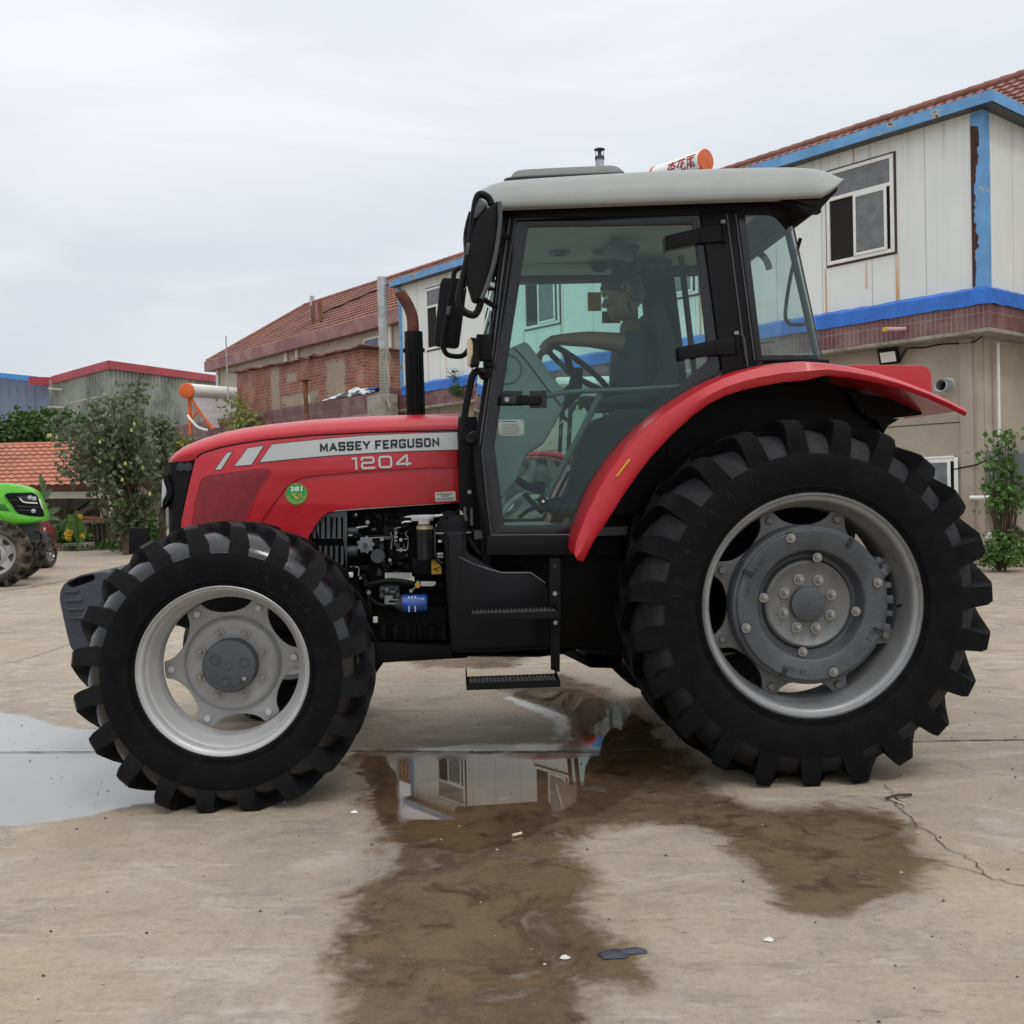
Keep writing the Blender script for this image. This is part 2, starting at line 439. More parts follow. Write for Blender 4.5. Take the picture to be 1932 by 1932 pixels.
def rear_wheel(parent, loc, weight=True, mats=None):
    mt = mats or (M['rubber'], M['rubber'], M['lug'])
    rr = .487; w = MB()
    pr = [(rr-.004,.030),(rr+.002,.021),(rr+.006,.026),(rr+.003,.036),(rr-.016,.040),(rr-.026,.050),(rr-.030,.075),(rr-.034,.12),(rr-.050,.14),(rr-.055,.17),(rr-.057,.27),(rr-.045,.32),(rr-.03,.40),(rr-.004,.42),(rr,.44)]
    w.lathe(pr+[(r+.007, v+.002) for r, v in pr[::-1]], n=120, closed=True)
    w0 = MB(); w0.lathe([(0,.110),(.079,.110),(.13,.108),(.160,.103),(.176,.092),(.185,.088),(.195,.094),(.205,.13),(.24,.15),(.30,.15),(.30,.165),(.20,.165),(0,.13)], n=80)
    wo = w.build('rear_wheel', M['rimr'], parent, loc)
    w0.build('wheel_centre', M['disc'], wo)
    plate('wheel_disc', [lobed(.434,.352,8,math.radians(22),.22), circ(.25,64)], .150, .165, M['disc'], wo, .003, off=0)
    lb = MB().lathe([(0,-.018),(.015,-.017),(.018,-.012),(.018,0)], n=14); l0 = None
    for k in range(8):
        a = math.radians(22+45*k); p = (.405*math.cos(a), .152, .405*math.sin(a))
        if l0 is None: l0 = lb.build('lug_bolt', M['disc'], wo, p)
        else: dup(l0, wo, p)
    v = MB(); v.tube([(rr-.055,.11,-.02),(rr-.075,.085,-.02),(rr-.085,.075,-.022)], .007, 8)
    v.build('valve', M['black'], wo)
    h = MB(); h.lathe([(0,.083),(.07,.083),(.077,.086),(.079,.092),(.079,.112)], n=48); h.lathe([(0,.080),(.004,.080),(.004,.084)], n=8)
    h.build('hub_cap', M['iron'], wo)
    nb = nut_proto(.0165,.020,.016); n0 = None
    for k in range(8):
        a = math.radians(22.5+45*k-4); p = (.116*math.cos(a), .1085, .116*math.sin(a))
        if n0 is None: n0 = nb.build('wheel_nut', M['steel'], wo, p)
        else: dup(n0, wo, p)
    if weight:
        g = MB(); g.lathe([(.205,.130),(.205,.112),(.222,.108),(.236,.085),(.240,.060),(.244,.052),(.250,.048),(.330,.046),(.335,.050),(.337,.060),(.350,.063),(.354,.070),(.356,.10),(.354,.150),(.22,.150)], n=120)
        go = g.build('wheel_weight', M['iron'], wo)
        # rim teeth, slots
        for k, a in enumerate((31, 22, 12, 2, -8, -18)):
            a = math.radians(a); t_ = MB(); t_.box((.362*math.cos(a), .098, .362*math.sin(a)), (.030,.075,.034 if k % 2 else .024), Matrix.Rotation(-a, 3, 'Y'))
            t_.build('weight_tooth', M['iron'], wo, bevel=.003)
        for a in (57, 152, 246, 338):
            a = math.radians(a); s_ = MB(); s_.box((.322*math.cos(a), .050, .322*math.sin(a)), (.042,.020,.018), Matrix.Rotation(-a, 3, 'Y'))
            s_.build('weight_slot', M['inkb'], wo)
        bt = nut_proto(.0145,.014,.014)
        for k in range(4):
            for (r_, a_, y_) in ((.312, 17+90*k, .048), (.212, 82+90*k-2, .075)):
                a = math.radians(a_); p = (r_*math.cos(a), y_, r_*math.sin(a))
                s2 = MB(); s2.lathe([(0, y_-.001), (.025, y_-.0012), (.027, y_+.003)], c=(p[0],0,p[2]), n=20) if r_ > .3 else None
                if s2.v: s2.build('bolt_seat', M['inkb'], wo)
                if k == 0 and r_ > .3: b0 = bt.build('weight_bolt', M['steel'], wo, p)
                else: dup(b0, wo, p)
        arc_text(wo, 'cast_lettering', '2261 403 M1', .288, math.radians(153), .030, M['iron'], .0465, .058)
        arc_text(wo, 'cast_lettering', 'TB1225', .288, math.radians(254), .032, M['iron'], .0465, .066)
        arc_text(wo, 'cast_lettering', 'MF7', .288, math.radians(333), .036, M['iron'], .0465, .080)
    tyre('tyre', .8275, rr, .47, 23, .042, loc[2], math.radians(1.5), mt, wo, hw=.034, chev=12.5)
    arc_text(wo, 'tyre_lettering', '18.4-34', .600, math.radians(156), .060, M['letter'], .0005, .108)
    arc_text(wo, 'tyre_lettering', 'R-1', .605, math.radians(122), .055, M['letter'], .0005, .09)
    return wo
# ------------------------------------------------------------------ the red tractor
T = empty('tractor', TRO, TH, 'large red four wheel drive tractor with grey roofed cab standing side-on across the wet yard', 'tractor')
def pl(name, px, v0, v1, mat, parent=T, bev=0, holes=(), r=0, **k):
    lo = LL(px, v0); lo = rnd(lo, r) if r else lo
    return plate(name, [lo]+[rnd(LL(h, v0), r) if r else LL(h, v0) for h in holes], v0, v1, mat, parent, bev, **k)
def tubepx(name, px, v, r, mat, parent=T, n=10, sm=True):
    pts = []
    for i, p in enumerate(px):
        vv = v[i] if isinstance(v, (list, tuple)) else v
        u, z = L(p, vv); pts.append(Vector((u, vv, z)))
    if sm: pts = spline(pts, 5)
    mb = MB(); mb.tube(pts, r, n); return tb(mb, name, mat, parent)
def cyl(mb, p, v, r, h, axis='z', n=20, mi=0, z0=None):
    u, z = L(p, v)
    if axis == 'z': mb.lathe([(0,0),(r,0),(r,h),(0,h)], (u, v, z), n, mi, 'z')
    elif axis == 'x': mb.lathe([(0,0),(r,0),(r,h),(0,h)], (u, v, z), n, mi, 'x')
    else: mb.lathe([(0,0),(r,0),(r,h),(0,h)], (u, v, z), n, mi, 'y')

# wheels
uf, zf = L((420,1267), .02); ur, zr = L((1536,1143), .02)
fw = front_wheel(T, (uf, -VC, zf)); rw = rear_wheel(T, (ur, -VC, zr))
FW = dup(fw, T, (uf, VC, zf), PI); RW = dup(rw, T, (ur, VC, zr), PI)
FW.name = 'front_wheel.001'; RW.name = 'rear_wheel.001'

# ---------------- hood
GLY = {  # wide squared capitals on a unit box: (width, strokes); a stroke is (points, closed)
 'M': (1.15, [([(0,0),(0,1),(.5,.15),(1,1),(1,0)],0,0)]), 'A': (1.1, [([(0,0),(.5,1),(1,0)],0,0),([(.27,.30),(.73,.30)],0,0)]),
 'S': (1.0, [([(1,.90),(1,1),(0,1),(0,.5),(1,.5),(1,0),(0,0),(0,.10)],0,.05)]), 'E': (.9, [([(1,1),(0,1),(0,0),(1,0)],0,.0),([(.18,.5),(.9,.5)],0,0)]),
 'Y': (1.05, [([(0,1),(.5,.42),(1,1)],0,0),([(.5,.30),(.5,0)],0,0)]), 'F': (.9, [([(1,1),(0,1),(0,0)],0,0),([(.18,.48),(.9,.48)],0,0)]),
 'R': (1.0, [([(0,0),(0,1),(1,1),(1,.46),(.18,.46)],0,.12),([(.55,.34),(1,0)],0,0)]), 'G': (1.0, [([(1,.86),(1,1),(0,1),(0,0),(1,0),(1,.44),(.62,.44)],0,.08)]),
 'U': (1.0, [([(0,1),(0,0),(1,0),(1,1)],0,.14)]), 'O': (1.0, [([(0,0),(0,1),(1,1),(1,0)],1,.16)]), 'N': (1.0, [([(0,0),(0,1),(1,0),(1,1)],0,0)]),
 '1': (.42, [([(0,.98),(1,.98),(1,0)],0,0)]), '2': (1.1, [([(0,.82),(0,1),(1,1),(1,.5),(0,.5),(0,0),(1.02,0)],0,.14)]), '0': (1.1, [([(0,0),(0,1),(1,1),(1,0)],1,.2)]),
 '4': (1.15, [([(1.08,.24),(0,.24),(0,.34),(.72,1),(.82,1)],0,0),([(.82,.92),(.82,.30)],0,0),([(.82,.18),(.82,0)],0,0)])}
def stroke_text(name, txt, quad, mat, parent, wt, gap=.30):
    tot = 0; lay = []
    for ch in txt:
        if ch == ' ': tot += .55; continue
        w = GLY[ch][0]*1.0; lay.append((ch, tot, w)); tot += w+gap
    tot -= gap; bl, br, tl = [Vector(q) for q in quad]; ex, ey = (br-bl)/tot, (tl-bl); mb = MB()
    for ch, x0, w in lay:
        for pts, closed, rad in GLY[ch][1]:
            q = [Vector((wt/2+p[0]*(w-wt), wt/2+p[1]*(1-wt))) for p in pts]
            if rad:
                if closed: q = [Vector(v) for v in rnd(q, rad, 4)]
                else:
                    q2 = rnd(q, [0]+[rad]*(len(q)-2)+[0], 4); q = [Vector(v) for v in q2]
            n_ = len(q); L_, Rr = [], []
            for i in range(n_):
                a = q[i-1] if (i or closed) else None; b = q[(i+1) % n_] if (i < n_-1 or closed) else None
                d1 = (q[i]-a).normalized() if a is not None else (b-q[i]).normalized(); d2 = (b-q[i]).normalized() if b is not None else d1
                n1, n2 = Vector((-d1.y, d1.x)), Vector((-d2.y, d2.x)); k = max(.35, 1+n1.dot(n2)); m = (n1+n2)/k
                c_ = q[i]
                if a is None: c_ = q[i]-d1*wt*.5*(1 if len(pts) > 2 else 0)
                if b is None: c_ = q[i]+d1*wt*.5*(1 if len(pts) > 2 else 0)
                for lst, s_ in ((L_, 1), (Rr, -1)):
                    v = c_+m*(s_*wt*.5); v.y = min(1, max(0, v.y)); lst.append(bl+ex*(x0+v.x)+ey*v.y)
            rng = n_ if closed else n_-1
            for i in range(rng):
                j = (i+1) % n_; f_ = [L_[i], L_[j], Rr[j], Rr[i]]; mb.add(f_+[v+Vector((0,.0012,0)) for v in f_], [(0,1,2,3),(7,6,5,4),(0,4,5,1),(2,6,7,3),(1,5,6,2),(3,7,4,0)])
    return mb.build(name, mat, parent, smooth=0)
VS = .68                                             # near side plane of the hood
hv1 = 2*VC-VS
top_px = c4((84,427),(88,408),(100,392),(125,374),(180,345),(280,305),(400,270),(520,247),(640,230),(900,203),(1200,185),(1450,177),(1694,173))
sh_px = c4((84,432),(90,424),(103,420),(130,413),(180,400),(280,370),(400,337),(520,314),(640,297),(900,272),(1200,257),(1450,250),(1694,245))
bot_px = [(x, 1015) for x, y in top_px]
def hoodcurve(px, v): return [L(p, v) for p in px]
sh = hoodcurve(sh_px, VS); tp = hoodcurve(top_px, VS+.13)
mb = MB(); rows = []
for i in range(len(sh)):
    u, zs = sh[i]; zt = max(tp[i][1]+.010, zs+.004)
    front = max(0, 1-(u-sh[0][0])/.10); nar = .10*front**2
    row = []
    for k in range(9):
        a = k/8*PI/2; row.append((u, VS+nar+.17*(1-math.cos(a)), zs+(zt-zs)*math.sin(a)**.9))
    full = row+[(u, 2*VC-y, z) for (_, y, z) in row[::-1]]
    lo = [(u, VS+nar+.012, zs-.03)]; full = lo+full+[(u, 2*VC-lo[0][1], zs-.03)]
    rows.append(full)
mb.grid(rows); mb.add(rows[0], [tuple(range(len(rows[0])))]); mb.add(rows[-1], [tuple(range(len(rows[-1])-1, -1, -1))])
hood = tb(mb, 'hood', M['red'], T, smooth=60)
# side panel of the hood
sp = c4((262,406),(300,398),(400,372),(520,349),(640,331),(900,300),(1200,283),(1450,273),(1694,266),(1698,648),(1400,664),(1160,680),(1030,690),(985,702),(948,728),(915,770),(880,832),(870,880),(180,900),(182,755),(203,650),(232,520))
sp2 = c4((262,400),(300,372),(400,341),(520,318),(640,301),(900,276),(1200,261),(1450,254),(1694,249))
side = sp2[:]+sp[9:]
pl('side_panel', side, VS, VS+.03, M['red'], hood, .004)
pl('side_panel', side, hv1-.03, hv1, M['red'], hood, .004)
# raised upper body line: everything above the crease stands 7 mm proud
crease = c4((262,404),(300,376),(400,345),(520,322),(640,305),(900,280),(1200,265),(1450,258),(1690,253),(1692,456),(1500,462),(1300,472),(1050,490),(860,510),(800,530),(750,572),(700,640),(655,700),(600,790),(560,880),(190,880),(196,730),(215,620),(240,510))
pl('upper_panel', rnd(crease, 8), VS-.009, VS+.001, M['red'], hood, .005)
VD = VS-.0105
mesh_pts = c4((290,520),(320,500),(560,466),(655,458),(670,470),(662,495),(610,580),(560,680),(530,780),(240,780),(255,650))
pl('side_mesh', rnd(mesh_pts, 8), VD-.0010, VD+.002, M['redmat'], hood, .0008)
mb = MB(); q = [Vector((*L(p, VD), 0)) for p in rnd(mesh_pts, 8)]; mb.tube([(a.x, VD, a.y) for a in q], .0028, 6, closed=True); tb(mb, 'mesh_seam', M['red'], hood)
def decal(px, d=.0012, grow=2.2, nm='stripe_decal'):
    cx = sum(p[0] for p in px)/len(px); cy = sum(p[1] for p in px)/len(px)
    big = []
    for i in range(len(px)):
        a = Vector(px[i-1]); b = Vector(px[i]); c = Vector(px[(i+1) % len(px)])
        n1 = (b-a).normalized(); n2 = (c-b).normalized(); n1 = Vector((n1.y, -n1.x)); n2 = Vector((n2.y, -n2.x)); m = (n1+n2)/(1+n1.dot(n2))
        w = b+m*grow
        if (w-Vector((cx,cy))).length < (b-Vector((cx,cy))).length: w = b-m*grow
        big.append(tuple(w))
    pl('stripe_outline', big, VD-.0008, VD+.001, M['navy'], hood)
    pl(nm, px, VD-.0008-d, VD, M['silver'], hood)
decal(c4((679,331),(760,322),(1000,298),(1200,282),(1450,271),(1688,264),(1692,358),(1500,363),(1300,371),(1000,390),(800,408),(612,427)), grow=1.3)
decal(c4((545,352),(632,338),(566,440),(474,448)), grow=1.1)
decal(c4((432,378),(460,371),(400,466),(368,470)), grow=1.0)
def tq(bl, br, tl, v): return L3(bl, v), L3(br, v), L3(tl, v)
a, b, c = c4((945,369),(1592,340),(942,321))
stroke_text('side_lettering', 'MASSEY FERGUSON', tq(a, b, c, VD-.0022), M['navy'], hood, .20)
a, b, c = c4((940,371),(1588,342),(938,322))
stroke_text('side_lettering', 'MASSEY FERGUSON', tq(a, b, c, VD-.0042), M['inkb'], hood, .20)
a, b, c = c4((1116,469),(1434,453),(1112,401))
stroke_text('model_number', '1204', tq(a, b, c, VD-.003), M['silver'], hood, .165, .30)
# round green sticker on the lower panel
(ux, zx), = LL(c4((812,600)), VS-.002); ro = (L(c4((872,600))[0], VS-.002)[0]-ux)
plate('round_sticker', [circ(ro, 48, (ux, zx))], VS-.0035, VS-.0005, M['green'], hood)
st = bpy.data.objects['round_sticker']
plate('sticker_ring', [circ(ro*.93, 48, (ux, zx)), circ(ro*.90, 48, (ux, zx))], VS-.0045, VS-.0033, M['yellow'], st)
text_fit('sticker_number', '381', ((ux-ro*.55, VS-.004-VC, zx+ro*.22), (ux+ro*.53, VS-.004-VC, zx+ro*.25), (ux-ro*.55, VS-.004-VC, zx+ro*.66)), (0,-1,0), M['white'], st, .02, .001)
def loc_poly(pts): return [(ux+ro*x, zx+ro*y) for x, y in pts]
plate('sticker_emblem', [loc_poly([(-.52,.08),(.05,.08),(-.05,-.02),(-.25,-.02),(0,-.25),(.25,-.05),(.1,-.35),(.3,-.5),(-.1,-.5),(-.2,-.3)]), ], VS-.0048, VS-.0033, M['yellow'], st)
plate('sticker_emblem', [loc_poly([(.12,.05),(.45,.02),(.5,-.32),(.38,-.42),(.34,-.12)])], VS-.0048, VS-.0033, M['yellow'], st)
mbx = MB()
for k in range(15):
    a = math.radians(198+k*(144/14)); mbx.box((ux+ro*.77*math.cos(a), VS-.004, zx+ro*.77*math.sin(a)), (ro*.10, .0012, ro*.10), Matrix.Rotation(-(a+PI/2), 3, 'Y'))
tb(mbx, 'sticker_small_writing', M['yellow'], st)
# warning label
pl('warning_label', c4((1568,592),(1678,586),(1680,637),(1570,642)), VS-.0025, VS, M['label'], hood)
lab = bpy.data.objects['warning_label']
a, b, c = c4((1600,617),(1645,615),(1600,609)); text_fit('label_heading', 'IMPORTANT', tq(a, b, c, VS-.0028), (0,-1,0), M['inkb'], lab, .02, .0006)
mbx = MB()
for yy in (600, 606, 624, 630, 635):
    (u0, z0), (u1, z1_) = LL(c4((1575,yy),(1672,yy-4)), VS-.003)
    mbx.bar((u0, VS-.003, z0), (u1-.01*R.random(), VS-.003, z1_), .0012, .0022)
tb(mbx, 'label_lines', M['greyd'], lab)
# lid seam
mb = MB(); q = LL(sp2, VS-.010); mb.tube([(x, VS-.009, z-.004) for x, z in q], .0035, 6); tb(mb, 'hood_seam', M['blackm'], hood)
# hood back edge
# ---------------- front grille housing
gp = c4((84,428),(170,420),(262,404),(246,470),(225,545),(205,640),(190,720),(180,840),(75,850),(74,640))
pts = LL(gp, VS+.02); mb = MB()
zt = pts[0][1]; zb = pts[-2][1]; ub = pts[0][0]
def grl(z):     # rear boundary of the dark nose at height z
    q = [LL([p], VS+.02)[0] for p in gp[2:8]]
    for (x0, y0), (x1, y1) in zip(q, q[1:]):
        if y1 <= z <= y0: return x0+(x1-x0)*(y0-z)/(y0-y1)
    return q[0][0] if z > q[0][1] else q[-1][0]
rows = []
for i in range(13):
    z = zt+(zb-zt)*i/12; fr = ub-.004*i/12+.0; rb = grl(z); row = []
    for k in range(21):
        s = k/20                                         # round the nose: from near side rear edge to far side rear edge
        if s < .35: t = s/.35; x = rb+(fr+.018-rb)*t; y = VS+.004+.030*t**4
        elif s > .65: t = (1-s)/.35; x = rb+(fr+.018-rb)*t; y = 2*VC-(VS+.004+.030*t**4)
        else:
            t = (s-.35)/.3; y = VS+.034+(2*VC-2*(VS+.034))*t; x = fr+.018-.018*max(0, 1-(2*t-1)**8)**.5
        row.append((x, y, z))
    rows.append(row)
mb.grid(rows); gr = tb(mb, 'front_grille', M['black'], T, smooth=50)
pl('grille_ring', rnd(c4((80,485),(112,510),(133,570),(134,610),(112,650),(78,690),(84,640),(104,600),(104,575),(86,520)), 4), VS-.004, VS+.05, M['blackm'], gr, .004)
pl('headlight', rnd(c4((78,520),(86,524),(103,575),(103,602),(84,640),(74,676)), 3), VS+.004, VS+.25, M['alu'], gr, .004)
for k in range(2):
    u0, z0 = L(c4((180+40*k,455))[0], VS+.0); mb = MB(); mb.lathe([(0,-.004),(.02,-.003),(.024,.006)], (u0, VS, z0), 20); tb(mb, 'side_lamp', M['dglass'], gr)

# ---------------- engine bay
eb = pl('engine_block', [(585,970),(866,950),(870,1000),(868,1235),(735,1242),(700,1242),(700,1100),(640,1060),(640,1000)], .84, 1.36, M['blackm'], bev=.01)
pl('engine_block', [(330,1010),(660,980),(700,1235),(560,1240),(330,1180)], .86, 1.32, M['blackm'], eb, .01)
pl('oil_pan', c5((440,735),(830,725),(832,920),(440,925)), .80, 1.34, M['black'], eb, .012)
mb = MB()
for k in range(6):
    (u0, z0), (u1, z1_) = LL(c5((480+66*k,830),(480+66*k,915)), .79); mb.bar((u0,.795,z0), (u1,.795,z1_), .03, .03, up=(0,1,0))
tb(mb, 'pan_ribs', M['black'], eb, bevel=.006)
fr_ = pl('frame_rail', c5((400,935),(845,940),(850,985),(940,990),(1120,985),(1330,1000),(1460,985),(1520,965),(1610,1058),(1745,1062),(1800,1112),(1890,1140),(1890,1020),(1600,870),(1440,850),(1440,960),(840,950),(830,1010),(560,1032),(400,1045)), .80, 1.36, M['blackm'], eb, .006)
pl('frame_rail', c5((340,930),(860,942),(860,1008),(940,1012),(560,1034),(340,1050)), .72, .86, M['black'], eb, .008)
# transmission and dark centre of the chassis behind the tank
pl('transmission_housing', [(860,1000),(1200,1000),(1480,900),(1600,1000),(1600,1230),(1240,1235),(1090,1225),(860,1225)], .78, 1.40, M['blackm'], bev=.02)
# finned guard
g = [(585,1000),(592,985),(606,972),(655,965),(655,1085),(600,1085)]
hol = []
for k in range(6):
    x = 905+30*k
    hol.append(c4((x,728 if k else 760),(x+11,728 if k else 760),(x+11,842),(x,842)))
    hol.append(c4((x,885),(x+11,885),(x+11,985),(x,985)))
pl('slotted_guard', c4((890,780),(920,735),(955,708),(1000,698),(1087,694),(1087,1010),(890,1010)), .70, .712, M['greyd'], eb, .001, holes=hol)
# injection pump and clutter
mb = MB(); rr_ = random.Random(4)
def ep(x, y, v): 
    (u, z), = LL(z3((x, y)), v); return Vector((u, v, z))
for (x, y, w, h, v, d) in ((550,420,330,60,.76,.10),(560,500,300,110,.75,.12),(780,490,70,330,.76,.10),(860,650,180,200,.80,.08),(330,420,110,90,.78,.1),(330,590,110,110,.77,.1),(330,350,100,40,.79,.1),(620,790,180,160,.80,.06),(640,900,230,140,.79,.08),(1200,760,330,200,.76,.12),(430,250,120,40,.8,.1),(700,150,500,60,.8,.1),(1120,980,560,60,.78,.05)):
    p = ep(x, y, v); s = L((612.8+.15863*(x+w), 947), v)[0]-L((612.8+.15863*x, 947), v)[0]
    hh = abs(L((612.8, 947+.15863*h), v)[1]-L((612.8, 947), v)[1]); mb.box((p.x, v+d/2, p.z), (s, d, hh))
tb(mb, 'injection_pump', M['blackm'], eb, bevel=.006)
mb = MB()
for k in range(70):
    x = rr_.uniform(290, 1000); y = rr_.uniform(120, 900); v = rr_.uniform(.735, .80); p = ep(x, y, v)
    if rr_.random() < .55: mb.lathe([(0,0),(.009+.008*rr_.random(),.0),(.012+.008*rr_.random(),.02),(.004,.045)], p, 8, rr_.choice((0,0,0,1)), rr_.choice('xyz'))
    else: mb.box(p, (rr_.uniform(.01,.05), .04, rr_.uniform(.01,.04)), mi=rr_.choice((0,0,0,1)))
tb(mb, 'pump_fittings', [M['blackm'], M['greyd']], eb, bevel=.0015)
for pts in (((830,330),(850,310),(900,300),(960,300)), ((940,445),(985,440),(990,500),(975,570),(920,575),(860,575)), ((840,340),(830,420),(838,520)), ((520,430),(600,425),(680,420)), ((780,360),(800,440),(790,560)), ((300,770),(400,780),(400,880)), ((990,330),(960,380),(1000,440))):
    mb = MB(); mb.tube(spline([ep(x, y, .74) for x, y in pts], 5), .0035, 7); tb(mb, 'fuel_line', M['steel'], eb)

mb = MB()
for (x, y, r) in ((372,150,.008),(510,240,.012),(680,440,.013),(850,370,.008),(850,415,.008),(905,450,.011),(905,570,.011),(850,460,.006),(775,690,.010),(425,905,.008),(525,1075,.012)):
    p = ep(x, y, .725); mb.lathe([(0,-.012),(r*.8,-.012),(r,-.006),(r,.01)], p, 10)
a, b = ep(375,310,.73), ep(515,288,.73); mb.tube([a, b], .006, 8)
a, b = ep(280,400,.73), ep(330,396,.73); mb.tube([a, b], .005, 8)
tb(mb, 'engine_bolts', M['steel'], eb)
mb = MB(); p = ep(485,510,.70)
prof = [((.040+.0045*math.cos(9*2*PI*k/72))*math.cos(2*PI*k/72), (.040+.0045*math.cos(9*2*PI*k/72))*math.sin(2*PI*k/72)) for k in range(72)]
plate('filler_cap', [[(p.x+x*1.0, p.z+y) for x, y in prof]], .695, .72, pbr('grey_cap', (.16,.17,.19), .5), eb, .003)
mb.lathe([(0,-.01),(.010,-.01),(.012,0),(.012,.01)], (p.x,.69,p.z), 6); tb(mb, 'cap_hub', M['greyd'], eb)
mb = MB(); p = ep(630,645,.70); mb.lathe([(0,-.004),(.033,-.004),(.036,.0),(.036,.03)], p, 24); tb(mb, 'oval_cover', M['greyd'], eb)
mb = MB()
for (x, y) in ((330,585),(330,345)): 
    p = ep(x-55, y, .74); mb.lathe([(0,0),(.028 if y > 500 else .018,0),(.028 if y > 500 else .018,.05),(0,.05)], p, 20, 0, 'x')
tb(mb, 'pulley_housing', M['greyd'], eb)
# fuel filter
mb = MB(); x0 = ep(1192,700,.66)
def hz(y, v=.66): return ep(1192, y, v).z
cx = ep(1192,400,.70).x; rad = (ep(1294,400,.70).x-ep(1085,400,.70).x)/2
mb.lathe([(0,hz(712)),(rad*.75,hz(710)),(rad*.97,hz(690)),(rad,hz(680)),(rad,hz(345)),(rad*1.03,hz(340)),(rad*1.03,hz(330)),(rad*.95,hz(325))], (cx,.72,0), 32, 0, 'z')
mb.lathe([(rad*.98,hz(342)),(rad*.98,hz(285)),(rad*.9,hz(280)),(0,hz(280))], (cx,.72,0), 32, 1, 'z')
ff = tb(mb, 'fuel_filter', [M['filter'], M['amber']], eb)
mb = MB(); p = ep(1165,205,.68); a = ep(1030,200,.66); b = ep(1292,200,.66)
mb.box(((a.x+b.x)/2,.70,hz(188)), (b.x-a.x,.08,hz(150)-hz(222))); mb.box((ep(1180,240,.66).x,.70,hz(242)), (.055,.06,hz(215)-hz(272)))
mb.tube([ep(945,180,.69), ep(985,178,.69), ep(1035,176,.69)], [.003,.006,.010], 10); mb.tube([ep(915,252,.69), ep(945,236,.69), ep(1030,234,.69)], .0055, 8)
mb.tube([ep(1292,170,.69), ep(1400,158,.69), ep(1480,170,.69)], .009, 10)
tb(mb, 'filter_head', M['alu'], ff, bevel=.004)
pl('yellow_warning_label', z3((1268,690),(1300,682),(1380,755),(1390,855),(1270,860)), .715, .718, M['yellow'], eb)
pl('triangle_symbol', z3((1287,742),(1318,688),(1350,742)), .7135, .7155, M['inkb'], eb, holes=[z3((1297,736),(1318,700),(1340,736))])
mb = MB()
for (a, b) in (((1285,805),(1365,775)), ((1290,800),(1320,812)), ((1325,795),(1345,835))): mb.bar(ep(*a,.7140), ep(*b,.7140), .002, .004)
tb(mb, 'label_symbol', M['inkb'], eb)
# spec plate, tag, hoses, blue filter
pl('engine_plate', z3((718,843),(1030,843),(1036,885),(1062,890),(1068,955),(716,935)), .715, .718, M['label'], eb)
mb = MB()
for y in (850, 856, 866, 878, 890, 900): mb.bar(ep(730,y,.7145), ep(1020 if y < 885 else 1030,y,.7145), .001, .0015)
tb(mb, 'plate_lines', M['grey'], eb)
pl('engine_tag', z3((1140,945),(1318,945),(1322,975),(1290,1000),(1140,1000)), .70, .702, M['label'], eb, r=.004)
mb = MB(); mb.tube(spline([ep(*p_, v_) for p_, v_ in (((490,1000),.74),((600,970),.72),((720,945),.71),((860,945),.70),((980,960),.70),((1080,990),.71),((1200,1025),.73),((1400,1000),.75))], 6), .016, 12)
tb(mb, 'hose', M['black'], eb); mb = MB(); mb.tube(spline([ep(*p_, .72) for p_ in ((540,1140),(600,1200),(700,1232),(900,1240),(1000,1230))], 6), .012, 10)
tb(mb, 'hose', M['black'], eb); mb = MB(); mb.tube(spline([ep(*p_, .62) for p_ in ((1480,170),(1540,150),(1600,90),(1640,40),(1650,-40))], 6), .006, 8)
tb(mb, 'hose', M['black'], eb); mb = MB(); mb.tube(spline([ep(*p_, .70) for p_ in ((1300,200),(1360,170),(1420,130),(1520,120))], 6), .008, 8)
tb(mb, 'hose', M['black'], eb)
mb = MB(); mb.tube(spline([ep(*p_, .70) for p_ in ((1315,300),(1310,420),(1315,600),(1350,690),(1410,730))], 6), .006, 8); tb(mb, 'breather_hose', M['greyd'], eb)
mb = MB(); mb.tube([ep(1385,300,.69), ep(1375,480,.69)], .012, 12); mb.tube([ep(1340,625,.70), ep(1410,622,.70)], .011, 12, 1); mb.tube([ep(1345,655,.70), ep(1410,652,.70)], .010, 12, 1); mb.tube([ep(1320,285,.69), ep(1410,285,.69)], .008, 10, 1)
tb(mb, 'hose_ferrules', [M['white'], M['steel']], eb)
mb = MB(); mb.tube([ep(1105,975,.70), ep(1085,1010,.70), ep(1030,1055,.70)], .004, 8); mb.lathe([(0,-.006),(.009,-.006),(.010,0)], ep(1028,1055,.695), 14); mb.lathe([(0,-.008),(.008,-.008),(.009,0)], ep(1108,955,.695), 10)
mb.lathe([(0,-.012),(.013,-.012),(.014,0)], ep(1105,990,.695), 14, 1); tb(mb, 'dipstick', [M['steel'], M['yellow']], eb)
bz = ep(1070,1210,.70); br_ = abs(ep(1070,1325,.70).z-ep(1070,1103,.70).z)/2; bx0, bx1 = ep(930,1200,.70).x, ep(1225,1200,.70).x
mb = MB(); mb.lathe([(0,0),(br_*.97,0),(br_,.004),(br_,bx1-bx0-.02),(br_*.93,bx1-bx0-.004),(br_*.8,bx1-bx0),(0,bx1-bx0)], (bx0, .70+br_*.4, bz.z), 36, 0, 'x')
bf = tb(mb, 'oil_filter', M['bluef'], eb)
mb = MB(); mb.lathe([(0,0),(br_*.25,0),(br_*.35,.01),(br_*.9,.045),(br_*1.03,.047),(br_*1.03,.052),(0,.052)], (bx0-.052, .70+br_*.4, bz.z), 32, 0, 'x'); tb(mb, 'filter_mount', M['greyd'], bf)
q = [ep(985,1145,.70-br_*.61), ep(1100,1145,.70-br_*.61), ep(985,1118,.70-br_*.61)]; q = [Vector((a.x, a.y-.0, a.z)) for a in q]
mb = MB()
